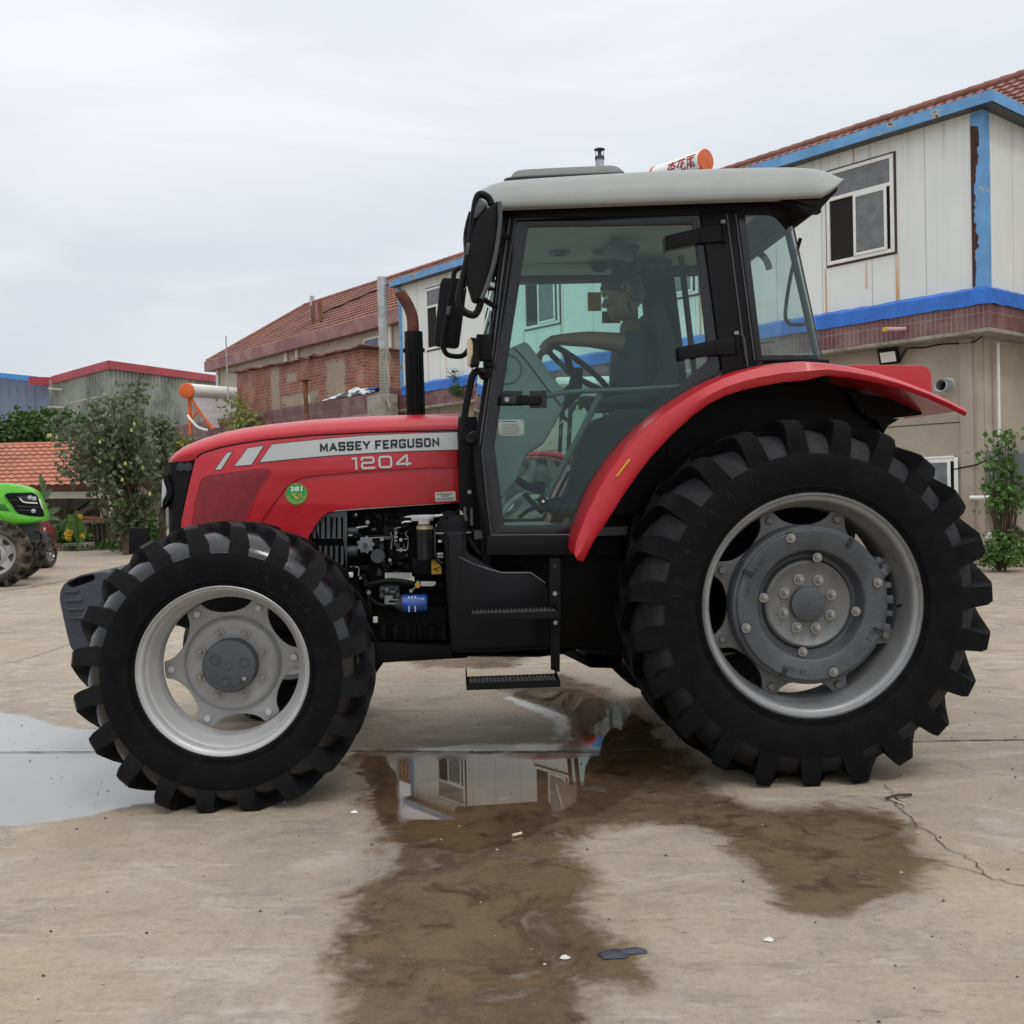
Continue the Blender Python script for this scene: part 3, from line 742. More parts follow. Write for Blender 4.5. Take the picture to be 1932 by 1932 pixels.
for k in range(3): mb.box((ep(1000+38*k,1130,.66).x, .70+br_*.4-br_*.78, ep(1000,1132,.70).z), (.008,.010,.012))
for k in range(2): mb.box((ep(1000+75*k,1260,.66).x, .70-br_*.52, ep(1000,1265,.70).z), (.005,.01,.03))
tb(mb, 'filter_print', M['white'], bf)
mb = MB(); a = ep(770,1060,.73); mb.box(a+Vector((0,.02,0)), (.10,.05,.075)); 
for (x, y) in ((680,1030),(850,1030),(680,1115),(865,1110)): mb.lathe([(0,-.01),(.012,-.01),(.014,.0),(.014,.02)], ep(x,y,.715), 12)
mb.tube([ep(770,1075,.70), ep(845,1078,.70)], .010, 10); mb.tube([ep(715,1060,.71), ep(760,1060,.71)], .022, 14)
tb(mb, 'pump_cover', M['greyd'], eb, bevel=.004)
pl('filter_bracket', z3((712,1112),(806,1108),(808,1155),(870,1155),(870,1170),(765,1172),(765,1200),(880,1198),(880,1218),(712,1220)), .70, .716, M['grey'], eb, .001)
mb = MB(); mb.box(ep(603,1400,.70), (.022,.03,.03)); mb.box(ep(312,865,.70), (.022,.03,.025)); tb(mb, 'white_caps', M['label'], eb, bevel=.004)

# ---------------- tank + steps
tank = pl('side_tank', rnd(c5((808,318),(935,318),(940,430),(960,452),(1040,500),(1120,545),(1285,545),(1362,600),(1385,645),(1392,965),(1180,975),(1100,985),(870,985),(852,962),(835,800)), 7), .34, .76, M['black'], bev=.022)
pl('far_tank', rnd([(835,1000),(1030,1060),(1040,1178),(850,1180)], 7), 1.5, 1.84, M['black'], bev=.02)
mb = MB(); pts = LL(c5((895,456),(960,490),(1040,520),(1125,545),(1285,545),(1362,600)), .335); mb.tube([(u, .345, z-.004) for u, z in pts], .006, 8); tb(mb, 'tank_ridge', M['greyd'], tank)
(cu_, cz), = LL(c5((865,322)), .40); mb = MB()
mb.lathe([(0,.085),(.050,.085),(.062,.078),(.068,.055),(.078,.052),(.080,.02),(.084,.018),(.084,.0),(.074,-.004),(.074,-.03)], (cu_, .47, cz-.01), 32, 0, 'z')
mb.box((cu_-.02,.42,cz+.075), (.06,.02,.022)); tb(mb, 'tank_cap', M['black'], tank)
mb = MB(); mb.lathe([(.0845,.0),(.086,.004),(.0845,.008)], (cu_, .47, cz-.012), 32, 0, 'z'); tb(mb, 'cap_ring', M['grey'], tank)
mb = MB()
for px in (((925,190),(928,300)), ((962,195),(962,290)), ((930,250),(925,310))):
    a, b = [L3(q_, .44)+Vector((0,VC,0)) for q_ in c5(*px)]; mb.tube([a, b], .008, 10)
for yy in (245, 260, 275): a = L3(c5((927,yy))[0], .44)+Vector((0,VC,0)); mb.lathe([(.013,-.003),(.015,0),(.013,.003)], a, 12, 0, 'z')
tb(mb, 'cable_ends', M['greyd'], tank)
mb = MB(); mb.tube(spline([L3(q_, .46)+Vector((0,VC,0)) for q_ in c5((935,310),(945,360),(985,420),(1010,450))], 5), .018, 12)
mb.tube(spline([L3(q_, .46)+Vector((0,VC,0)) for q_ in c5((960,290),(975,340),(1000,400))], 5), .008, 10); tb(mb, 'filler_hose', M['black'], tank)
stp = pl('step_bar', c5((1388,470),(1443,470),(1443,1090),(1394,1075),(1392,875),(1388,870)), .235, .247, M['blackm'], bev=.002)
pl('step_bracket', c5((1386,480),(1446,480),(1446,872),(1386,872)), .222, .234, M['blackm'], stp, .002, holes=[circ(.01,12)] if False else ())
mb = MB()
for (x, y, r) in ((1415,661,.012),(1417,818,.012)): 
    (u0, z0), = LL(c5((x,y)), .22); mb.lathe([(0,-.008),(r*.8,-.008),(r,-.004),(r,.004)], (u0,.218,z0), 6)
tb(mb, 'step_bolts', M['steel'], stp)
mb = MB()
for (x, y) in ((1415,511),): (u0, z0), = LL(c5((x,y)), .22); mb.lathe([(0,-.001),(.009,-.001),(.009,.002)], (u0,.221,z0), 12)
tb(mb, 'bar_hole', M['inkb'], stp)
for (xl, yl, xr, yr, yb) in ((955,772,1437,778,808), (941,1150,1437,1140,1188)):
    v0 = .10; (u0, zt0), (u1, zt1), (_, zb0) = LL(c5((xl,yl),(xr,yr),(xl,yb)), v0); dz = zt0-zb0
    mb = MB(); mb.prism([(u0,zt0),(u1,zt0),(u1,zb0),(u0,zb0)], v0, v0+.006)
    mb.prism([(u0,zt0),(u1,zt0),(u1,zb0),(u0,zb0)], v0+.16, v0+.166)
    mb.box(((u0+u1)/2, v0+.083, zt0-.012), (u1-u0, .16, .004))
    for uu in (u0-.003, u1+.003): mb.prism([(uu-.003,zb0),(uu+.003,zb0),(uu+.003,zt0),(uu-.003,zt0)], v0-.002, v0+.17); mb.add([(uu-.003,v0+.05,zt0),(uu+.003,v0+.05,zt0),(uu+.003,v0+.17,zt0),(uu-.003,v0+.17,zt0),(uu-.003,v0+.17,zt0+.035),(uu+.003,v0+.17,zt0+.035)], [(0,1,2,3),(0,3,4),(1,5,2),(0,4,5,1),(3,2,5,4)])
    s_o = tb(mb, 'step_tread', M['blackm'], stp)
    mb = MB(); nn = 44
    for j in range(4):
        vv = v0+.02+.040*j; rows = [[], []]
        for k in range(nn*2+1):
            uu = u0+.006+(u1-u0-.012)*k/(nn*2); z_ = zt0-.006+.008*(1 if (k//2) % 2 else -.2)
            rows[0].append((uu, vv, z_)); rows[1].append((uu, vv+.003, z_-.014))
        mb.grid(rows); rows2 = [[(a[0], a[1]+.004, a[2]) for a in rows[0]], rows[0]]; mb.grid(rows2)
    tb(mb, 'step_teeth', M['wsteel'], s_o, smooth=0)
# front axle, brackets
mb = MB(); mb.box((uf, VC, zf), (.16, 1.3, .17)); mb.box((uf+.0, VC, zf+.16), (.5, .5, .2)); mb.lathe([(0,.26),(.13,.26),(.15,.3),(.15,.42),(.1,.46)], (uf,0,zf), 24); mb.lathe([(0,1.9),(.13,1.9),(.15,1.86),(.15,1.74),(.1,1.7)], (uf,0,zf), 24)
tb(mb, 'front_axle', M['blackm'], T, bevel=.01)
mb = MB(); mb.box((ur, VC, zr), (.36, 1.25, .36)); mb.lathe([(0,.18),(.12,.18),(.16,.3),(.16,.6)], (ur,0,zr), 24); mb.lathe([(0,1.98),(.12,1.98),(.16,1.86),(.16,1.56)], (ur,0,zr), 24); tb(mb, 'rear_axle', M['blackm'], T, bevel=.02)
pl('front_bracket', [(243,996),(280,996),(281,1045),(243,1045)], .70, .72, M['blackm'], bev=.001)
# suitcase weights
wo_ = rnd(c1((0,700),(2,650),(25,605),(110,560),(232,540),(300,545),(330,600),(330,960),(170,1000),(95,990),(60,960),(35,860)), 9)
slot = rnd(c1((48,607),(60,592),(165,558),(190,562),(192,582),(180,592),(75,628),(52,622)), 3)
wl = None
for k in range(8):
    if wl is None:
        wl = pl('front_weight', wo_, .76, .835, M['ironb'], bev=.008, holes=[slot])
        mb = MB()
        for j in range(4):
            (a_, z_a), (b_, z_b) = LL(c1((28+10*j,652+47*j),(108+10*j+12*(j > 0),648+47*j)), .757); mb.bar((a_,.757,z_a), (b_,.757,z_b), .012, .012)
        tb(mb, 'weight_ribs', M['greyd'], wl, bevel=.004)
    else: w2 = dup(wl, T, (0, .083*k, 0))
pl('weight_carrier', [(150,1130),(330,1130),(330,1180),(150,1180)], .80, 1.4, M['blackm'])

# ---------------- exhaust
mb = MB(); VE = .98
(ux0, zb_), (ux1, zt_) = LL([(770,790),(797,630)], VE); uc = (L((766,700),VE)[0]+L((797,700),VE)[0])/2; rg = (L((799,700),VE)[0]-L((765,700),VE)[0])/2
k_ = L((764,629),VE)[0]; uT = (L((764,629),VE)[0]+L((796,629),VE)[0])/2; uB = (L((769,784),VE)[0]+L((801,784),VE)[0])/2
for k in range(46):                                 # perforated guard: stacked rings with gaps
    t = k/46; z = zb_-.03+(zt_-zb_-.06)*t; u = uB+(uT-uB)*t
    mb.lathe([(rg,0),(rg,.0062),(rg-.004,.0062),(rg-.004,0)], (u, VE, z), 24, 0, 'z', closed=True)
for k in range(12):
    a = 2*PI*k/12; mb.bar((uB+rg*.97*math.cos(a), VE+rg*.97*math.sin(a), zb_-.03), (uT+rg*.97*math.cos(a), VE+rg*.97*math.sin(a), zt_-.04), .012, .006)
mb.lathe([(rg*.5,zt_+.01),(rg*1.02,zt_+.01),(rg*1.03,zt_-.10)], (uT,VE,0), 24, 0, 'z'); mb.lathe([(rg*.8,zb_-.1),(rg*.72,zt_)], (uT,VE,0), 20, 0, 'z')
for s_ in (-1, 1): mb.box((uT+s_*rg, VE, zt_-.085), (.02,.02,.02))
ex = tb(mb, 'exhaust_guard', M['blackm'], T)
pp = b1((1447,560),(1447,490),(1441,430),(1425,380),(1400,330),(1370,285),(1362,268))
pts = spline([Vector((L(p, VE)[0], VE, L(p, VE)[1])) for p in pp], 5); n_ = len(pts); pr_ = (L((783,600),VE)[0]-L((760,600),VE)[0])/2
mb = MB(); mb.tube(pts, [pr_*(1-.12*i/n_) for i in range(n_)], 20); tb(mb, 'exhaust_pipe', M['rust'], ex)

# ---------------- cab shell (near and far side)
VN = .40; VF = 2*VC-VN
door_out = rnd(c3((392,322),(1250,286),(1262,420),(1318,868),(1330,1000),(1322,1022),(1080,1183),(905,1335),(662,1743),(650,1748),(283,1750),(242,1372)), 3)
glass_in = c3((452,358),(1195,345),(1213,470),(1256,868),(1264,960),(1045,1150),(860,1330),(632,1702),(345,1706),(300,1345))
glass_in = rnd(glass_in, 4)
bo = [(948,392),(1540,373),(1552,400)]
A_pil = [(938,392),(985,392),(968,440),(940,640),(915,860),(916,930),(930,1008),(1084,1010),(1084,1048),(917,1045),(908,947),(894,850),(898,822),(919,671),(937,555),(952,400)]
shell_out = [(952,392),(1545,372),(1552,392),(1528,402),(1390,402),(1424,682)]+c3((1330,1035),(1070,1190),(905,1345),(690,1760),(655,1840),(262,1840),(245,1600),(208,1365),(218,1300),(268,935),(308,660),(350,310))
shell_hole = door_out
frames = []
for (va, vb, sd) in ((VN, VN+.055, 0), (VF-.055, VF, 1)):
    lo = LL(shell_out, VN); ho = LL(door_out, VN)
    f = plate('cab_frame', [lo, ho], va, vb, M['black'], T, .006); frames.append(f)
    di = LL(glass_in, VN); do = [(x, z) for x, z in ho]
    d = plate('door_frame', [do, di], va+.004, va+.028, M['frit'], T, .002); frames.append(d)
    gp_ = plate('door_glass', [di], va+.010, va+.014, M['glass'], d)
    mb = MB(); mb.tube([(x, va+.002 if not sd else vb-.002, z) for x, z in ho], .0045, 8, closed=True); tb(mb, 'door_seal', M['greyd'] if not sd else M['black'], d)  # near seam tube lighter grey: the edge highlight is put into its colour
cabf, doorf = frames[0], frames[1]
# rear quarter glass (curved round the corner)
qt = c3((1395,298),(1560,292)); qb = c3((1478,962),(1640,962))
def bowed(side):
    rows_t, rows_b = [], []
    u_t0, zt0 = L(qt[0], VN); u_b0, zb0 = L(qb[0], VN)
    u_t1, _ = L(c3((1612,290))[0], VN); u_b1, _ = L(c3((1740,962))[0], VN)
    _, ztr = L(c3((1690,292))[0], VN)
    for k in range(13):
        t = k/12; rows_t.append((u_t0+(u_t1-u_t0)*t, VN+.015*t*t, zt0+(ztr-zt0)*t)); rows_b.append((u_b0+(u_b1-u_b0)*t, VN+.015*t*t, zb0))
    for k in range(1, 11):
        a = k/10*PI/2; rows_t.append((u_t1+.085*math.sin(a)*.9, VN+.015+.20*(1-math.cos(a)), ztr)); rows_b.append((u_b1+.105*math.sin(a), VN+.015+.20*(1-math.cos(a)), zb0))
    if side: rows_t = [(a, 2*VC-b, c) for a, b, c in rows_t]; rows_b = [(a, 2*VC-b, c) for a, b, c in rows_b]
    return rows_t, rows_b
def seg(rt, rb, i0, i1, k0, k1, name, mat, parent, thick=.004):
    n_ = 10; mb = MB(); rows = []
    for j in range(n_+1):
        s = k0+(k1-k0)*j/n_; rows.append([tuple(Vector(a)*(1-s)+Vector(b)*s) for a, b in zip(rt[i0:i1+1], rb[i0:i1+1])])
    mb.grid(rows); o = tb(mb, name, mat, parent, smooth=60)
    md = o.modifiers.new('t', 'SOLIDIFY'); md.thickness = thick; md.offset = 0; return o
for side in (0, 1):
    rt, rb = bowed(side)
    seg(rt, rb, 0, 22, .0, .965, 'quarter_glass', M['glassc'], frames[2*side+0] if False else T)
    seg(rt, rb, 0, 22, .965, 1.0, 'glass_border', M['frit'], T, .006)
    mb = MB(); mb.tube([rt[22], tuple(Vector(rt[22])*.5+Vector(rb[22])*.5), rb[22]], .016, 10); mb.tube([rt[16], rb[16]], .004, 6); mb.tube(rb, .008, 6); mb.tube(rt, .012, 6); tb(mb, 'window_seal', M['black'], T)
rt, rb = bowed(0); rt2, rb2 = bowed(1)
# rear window
mb = MB(); q = [rt[22], rt2[22], rb2[22], rb[22]]; mb.add(q, [(0,1,2,3)]); o = tb(mb, 'rear_window', M['glassc'], T); md = o.modifiers.new('t', 'SOLIDIFY'); md.thickness = .004
mb = MB(); mb.bar(rb[22], rb2[22], .05, .05); mb.bar(rt[22], rt2[22], .06, .06); tb(mb, 'rear_crossbar', M['black'], T)
# B-post details
pl('door_post', [(1322,398),(1392,396),(1430,690),(1365,712),(1362,690)], VN-.012, VN+.02, M['black'], cabf, .004)
mb = MB()
for x in (1375, 1392): (a_, z_a), (b_, z_b) = LL([(x-4,404),(x+32,680)], VN-.014); mb.bar((a_,VN-.013,z_a), (b_,VN-.013,z_b), .006, .006)
tb(mb, 'post_trim', M['greyd'], cabf)
pl('rear_post', [(1385,398),(1405,398),(1440,690),(1424,692)], VN-.006, VN+.05, M['frit'], cabf, .002)
pl('top_rail', [(945,388),(1545,372),(1550,400),(1400,404),(975,412)], VN-.006, VN+.05, M['black'], cabf, .004)
pl('lower_quarter_panel', [(1400,675),(1565,678),(1565,720),(1400,720)], VN+.004, VN+.05, M['black'], cabf, .004)
plate('lower_quarter_panel', [LL([(1400,675),(1565,678),(1565,720),(1400,720)], VN)], VF-.05, VF, M['black'], frames[2], .004)
pl('sill', c3((265,1752),(664,1758),(655,1840),(262,1840)), VN-.03, VN+.05, M['black'], cabf, .006)
pl('pillar_edge', [(948,395),(958,395),(940,560),(922,680),(905,830),(912,930),(925,1005),(915,1005),(900,930),(893,850),(898,822),(919,671),(937,555)], VN-.02, VN+.03, M['blackm'], cabf, .004)
tubepx('pillar_highlight', [(962,412),(947,520),(930,660),(905,838)], VN-.018, .005, M['greyd'], cabf)
# windscreen + front
def LN(p): return L(p, VN)
wt, wb_ = LN((950,400)), LN((900,822))
mb = MB(); mb.add([(wt[0],VN+.04,wt[1]),(wt[0],VF-.04,wt[1]),(wb_[0],VF-.04,wb_[1]),(wb_[0],VN+.04,wb_[1])], [(0,1,2,3)]); o = tb(mb, 'windscreen', M['glass'], T); md = o.modifiers.new('t', 'SOLIDIFY'); md.thickness = .004
mb = MB(); mb.box((wb_[0]+.03, VC, wb_[1]-.33), (.05, VF-VN-.1, .62)); mb.box((wb_[0]+.02, VC, wb_[1]), (.05, VF-VN-.1, .05)); tb(mb, 'firewall', M['black'], T, bevel=.01)
pl('cowl', [(866,786),(900,786),(905,835),(893,850),(908,950),(908,1010),(866,955)], .58, 1.58, M['black'], bev=.006)
(u0,z0), = LL(c5((950,107)), .57); mb = MB(); mb.lathe([(0,-.006),(.010,-.006),(.011,.0),(.011,.01)], (u0,.578,z0), 10); tb(mb, 'cowl_bolt', M['steel'], T)
# roof
rt_px = c3((196,300),(198,262),(207,225),(235,196),(280,172),(345,153),(500,140),(700,127),(885,116),(1100,104),(1300,97),(1500,92),(1640,91),(1740,98),(1800,113),(1840,135),(1868,158))
rb_px = c3((196,330),(200,320),(215,300),(240,282),(280,275),(345,271),(500,265),(700,258),(885,251),(1100,244),(1300,237),(1500,231),(1640,226),(1740,222),(1785,220),(1825,196),(1866,162))
VRf = .27
def roofrow(i):
    up, zt = L(rt_px[i], VRf+.14); ub, zb = L(rb_px[i], VRf); n = []
    H_ = zt-zb
    for k in range(11):
        a = k/10*PI/2
        n.append((up*(k/10)+ub*(1-k/10), VRf+.004+.15*(1-math.cos(a))**1.1, zb+.01+(H_-.01)*math.sin(a)**1.15))
    base = [(ub, VRf+.05, zb), (ub, VRf+.012, zb+.001)]
    row = base+n+[(up, VC-.3, zt+.02)]
    return row+[(a, 2*VC-b, c) for a, b, c in row[::-1]]
mb = MB(); rows = [roofrow(i) for i in range(len(rt_px))]; mb.grid(rows)
mb.add(rows[0], [tuple(range(len(rows[0])))]); 
roof = tb(mb, 'cab_roof', M['roof'], T, smooth=60)
# dark tail opening and underside
(u_a, z_a), (u_b, z_b), (u_c, z_c) = LL(c3((1862,162),(1788,222),(1725,305)), VRf+.02)
mb = MB(); mb.prism([(u_a-.01,z_a-.006),(u_b,z_b-.004),(u_b-.3,z_b+.01),(u_b-.3,z_c+.12),(u_c-.06,z_c+.05),(u_c,z_c),(u_c+.05,z_c+.03),(u_a-.012,z_a-.03)], VRf+.03, 2*VC-VRf-.03)
tb(mb, 'roof_tail', M['blackm'], roof, bevel=.004)
(uu0, zz0), (uu1, zz1) = LL([(955,396),(1545,378)], VN); cl = MB()
cl.prism([(uu0,zz0+.015),(uu1,zz1+.015),(uu1,zz1+.05),(uu0,zz0+.05)], VRf+.05, 2*VC-VRf-.05)
tb(cl, 'roof_underside', M['blackm'], roof)
cl = MB(); cl.prism([(uu0+.06,zz0-.012),(uu1-.2,zz1-.012),(uu1-.2,zz1+.01),(uu0+.06,zz0+.01)], VN+.06, VF-.06)
lining = tb(cl, 'ceiling', M['ceil'], T)
# ceiling lining drops towards the far side like the photo's moulded headliner
(h0, hz0), (h1, hz1) = LL([(957,470),(1240,470)], 1.62)
hl = MB(); hl.prism([(h0,hz0-.15),(h1+.05,hz0-.15),(h1+.05,zz0),(h0-.02,zz0)], 1.50, 1.66); tb(hl, 'headliner', M['ceil'], lining, bevel=.03)
pl('radio_panel', [(1158,488),(1268,488),(1268,518),(1158,518)], 1.40, 1.49, M['black'], lining, .004)
mb = MB()
for x in (1178, 1205, 1228, 1250): (a_, z_a), = LL([(x,503)], 1.39); mb.lathe([(0,-.006),(.022,-.006),(.026,.005)], (a_,1.395,z_a), 18)
tb(mb, 'radio_knobs', M['greyd'], lining)
mb = MB(); (a_, z_a), = LL([(1131,496)], 1.49); mb.lathe([(0,-.004),(.045,-.006),(.055,.004),(.055,.012)], (a_,1.49,z_a), 28); tb(mb, 'speaker', M['black'], lining)
for (x, y) in ((1128,443), (1055,492), (1046,416)):
    (a_, z_a), = LL([(x,y)], 1.3); mb = MB(); mb.lathe([(0,-.012),(.04,-.012),(.05,0)], (a_,1.2,zz0-.012), 16, 0, 'z'); tb(mb, 'ceiling_vent', M['greyd'], lining)
mb = MB(); (a_, z_a), = LL([(1170,430)], 1.0); mb.box((a_,1.0,zz0-.05), (.16,.22,.04), Matrix.Rotation(.25,3,'Y')); tb(mb, 'sun_visor', M['greyd'], lining)
# roof hatch
hp = c3((340,155),(372,140),(380,118),(400,104),(440,98),(640,88),(820,80),(850,84),(872,98),(886,114),(700,126))
mbh = MB(); mbh.prism(rnd(LL(hp, .46), .03, 5), .46, 1.7); tb(mbh, 'roof_hatch', M['roof'], roof, bevel=.02, segs=3, smooth=60)
tubepx('hatch_seam', c3((345,152),(380,137),(600,125),(884,113)), .455, .006, M['greyd'], roof)
# roof front lamp cluster
mb = MB(); q = LL(c3((172,330),(165,400),(175,470)), VRf+.15)
for k in range(3): mb.lathe([(0,-.03),(.05,-.02),(.06,.02),(.05,.09),(0,.11)], (q[0][0]+.04, VRf+.18+.06*k, q[0][1]-.02-.085*k), 18, 0, 'x')
tb(mb, 'roof_lamps', M['black'], roof)
pl('lamp_bezel', c3((185,280),(200,300),(195,420),(180,470),(163,440),(160,380),(170,330)), VRf+.16, VRf+.30, M['black'], roof, .01)

# door hardware
pl('door_handle', c3((322,1120),(330,1115),(505,1117),(516,1122),(514,1155),(505,1160),(330,1160),(322,1155)), VN-.035, VN-.004, M['black'], doorf, .006)
pl('handle_plate', c3((335,1098),(425,1098),(425,1165),(335,1165)), VN-.003, VN+.006, M['frit'], doorf)
pl('handle_plate', c3((458,1098),(535,1096),(535,1175),(458,1175)), VN-.003, VN+.006, M['frit'], doorf)
pl('handle_recess', c3((335,1122),(398,1122),(398,1154),(335,1154)), VN-.037, VN-.034, M['inkb'], doorf, .0005)
(u0,z0), = LL(c3((356,1137)), VN-.04); mb = MB(); mb.lathe([(0,-.005),(.011,-.005),(.012,0),(.012,.006)], (u0,VN-.038,z0), 20); tb(mb, 'door_lock', M['steel'], doorf)
for (pa, hx, y0, y1) in ((c3((1072,398),(1225,360),(1228,428),(1076,458)), 1332, 330, 425), (c3((1130,900),(1290,868),(1300,935),(1135,957)), 1392, 832, 930)):
    h_ = pl('door_hinge', pa, VN-.03, VN-.006, M['black'], doorf, .005)
    x1, y1_ = (pa[1][0]-807.8)/.4181, (pa[1][1]-278.5)/.4181
    pl('hinge_arm', c3((x1-2,y1_+2),(hx-6,y1_-20),(hx-2,y1_+62),(x1+4,y1_+70)), VN-.026, VN-.012, M['black'], h_, .004)
    a = L(c3((hx,y0))[0], VN-.03); b = L(c3((hx+8,y1))[0], VN-.03); mb = MB(); mb.tube([(a[0],VN-.024,a[1]), (b[0],VN-.024,b[1])], .009, 10); mb.tube([(a[0],VN-.024,a[1]+.004), (a[0],VN-.024,a[1]-.012)], .012, 10, 1)
    tb(mb, 'hinge_pin', [M['blackm'], M['grey']], h_)
tubepx('grab_rail', c3((1410,842),(1425,860),(1432,900),(1442,990)), VN-.03, .004, M['greyd'], doorf)
pl('door_plate', c3((316,1228),(432,1228),(433,1300),(318,1300)), VN-.001, VN+.009, pbr('data_plate', (.30,.34,.32), .4, metal=.3), doorf, .0005)
mb = MB(); dpx = bpy.data.objects['door_plate']
for (x, y) in ((322,1234),(426,1234),(322,1295),(426,1295)): a = L(c3((x,y))[0], VN-.002); mb.lathe([(0,-.002),(.003,-.002),(.0035,.001)], (a[0],VN-.001,a[1]), 8)
for y in (1236, 1248, 1256, 1264, 1272, 1282, 1290):
    a, b = LL(c3((335,y),(415 if y > 1240 else 405,y)), VN-.002); mb.bar((a[0],VN-.0015,a[1]), (b[0]-.02*R.random(),VN-.0015,b[1]), .001, .0016 if y > 1240 else .004)
tb(mb, 'plate_writing', M['greyd'], dpx)
mb = MB(); a = L(z1((560,1480))[0], VN); mb.lathe([(0,-.012),(.009,-.012),(.010,-.008),(.02,-.008),(.021,0),(.021,.012)], (a[0],VN,a[1]), 24); tb(mb, 'strut_button', M['inkb'], doorf)
mb = MB(); mb.lathe([(0,-.0135),(.006,-.0135),(.007,-.0115)], (a[0],VN,a[1]), 16); tb(mb, 'button_centre', M['label'], doorf)
tubepx('door_strut', z1((600,1440),(700,1230),(830,1000),(960,760),(1100,480),(1140,400)), [VN+.05]*6, .016, M['greyd'], doorf, sm=False)
tubepx('door_rail', z1((590,430),(700,395),(900,375),(1480,352))+b6((1180,885)), VN+.045, .012, M['greyd'], doorf)
pl('small_triangle_label', z1((745,1550),(780,1610),(716,1610)), VN-.001, VN+.009, M['inkb'], doorf)

# mirrors, lamp, handle
mr = pl('near_mirror', rnd(z5((540,170),(562,172),(568,230),(556,420),(520,600),(470,800),(430,880),(390,908),(362,895),(318,740),(330,560),(360,420),(392,310),(450,240)), 8), .02, .085, M['black'], bev=.014)
tubepx('mirror_back', z5((560,180),(566,300),(550,460),(515,640),(470,790),(430,885)), .012, .010, M['greyd'], mr)
mr.name = 'mirror'
arm = tubepx('mirror_arm', z5((505,200),(480,150),(430,125),(398,150),(378,250),(345,500),(305,700),(270,850),(272,920),(300,975),(370,1003),(405,970),(430,890)), .05, .016, M['blackm'], mr, 10)
pl('arm_clamp', z5((325,475),(362,478),(350,570),(314,565)), .03, .07, M['greyd'], mr, .004)
pl('mirror_motor', rnd(z5((415,140),(480,195),(455,230),(395,300),(372,300),(380,220)), 5), .03, .15, M['greyd'], mr, .01)
tubepx('mirror_link', z5((435,878),(470,905),(500,925),(545,940)), [.06,.2,.3,VN], .012, M['blackm'], mr)
tubepx('mirror_link', z5((550,390),(590,420),(625,435)), [.08,.25,VN], .014, M['blackm'], mr)
tubepx('mirror_link', z5((440,800),(480,812),(520,815)), [.08,.25,VN], .008, M['blackm'], mr)
m2 = pl('mirror', rnd(z5((150,726),(285,733),(325,800),(268,1230),(240,1243),(95,1225),(84,1190),(128,770)), 6), 2.08, 2.14, M['black'], bev=.014)
tubepx('mirror_arm', z5((330,655),(270,660),(235,690),(225,745),(190,960),(150,1180),(160,1260),(200,1297),(290,1300),(335,1255)), 2.05, .016, M['blackm'], m2)
pl('arm_clamp', z5((180,935),(210,938),(198,1005),(170,1000)), 2.03, 2.07, M['greyd'], m2, .004)
wl_ = pl('work_lamp', rnd(z5((345,1162),(408,1170),(418,1355),(410,1366),(345,1368),(372,1290),(368,1190)), 4), .26, .36, M['black'], bev=.006)
pl('lamp_lens', rnd(z5((325,1172),(358,1168),(372,1200),(374,1280),(340,1366),(332,1340)), 4), .265, .355, M['amber'], wl_, .008)
mb = MB(); a = L(z5((450,1240))[0], .36); mb.box((a[0],.37,a[1]), (.07,.06,.12)); mb.box((a[0]+.02,.38,a[1]-.07), (.05,.05,.04)); tb(mb, 'lamp_bracket', M['blackm'], wl_, bevel=.006)
tubepx('lamp_wires', z5((370,1370),(360,1420),(395,1480),(375,1520),(400,1560),(385,1620)), .37, .003, M['steel'], wl_)
tubepx('antenna', z5((435,1215),(460,1130),(485,1050)), .38, .003, M['black'], wl_)
tubepx('grab_handle', z5((460,1425),(420,1410),(385,1420),(360,1460),(335,1580),(310,1720),(300,1850),(320,1915),(360,1925))+c4((1775,290)), .34, .017, M['blackm'], T, 12)
for q_ in (z5((455,1425))[0], c4((1778,292))[0]): mb = MB(); a = L(q_, .36); mb.lathe([(0,-.012),(.024,-.012),(.028,.0),(.028,.05)], (a[0],.36,a[1]), 16); tb(mb, 'handle_mount', M['blackm'], T)
pl('intake_tube', z5((330,1780),(370,1770),(370,1900),(335,1890)), .62, .66, M['greyd'], bev=.004)

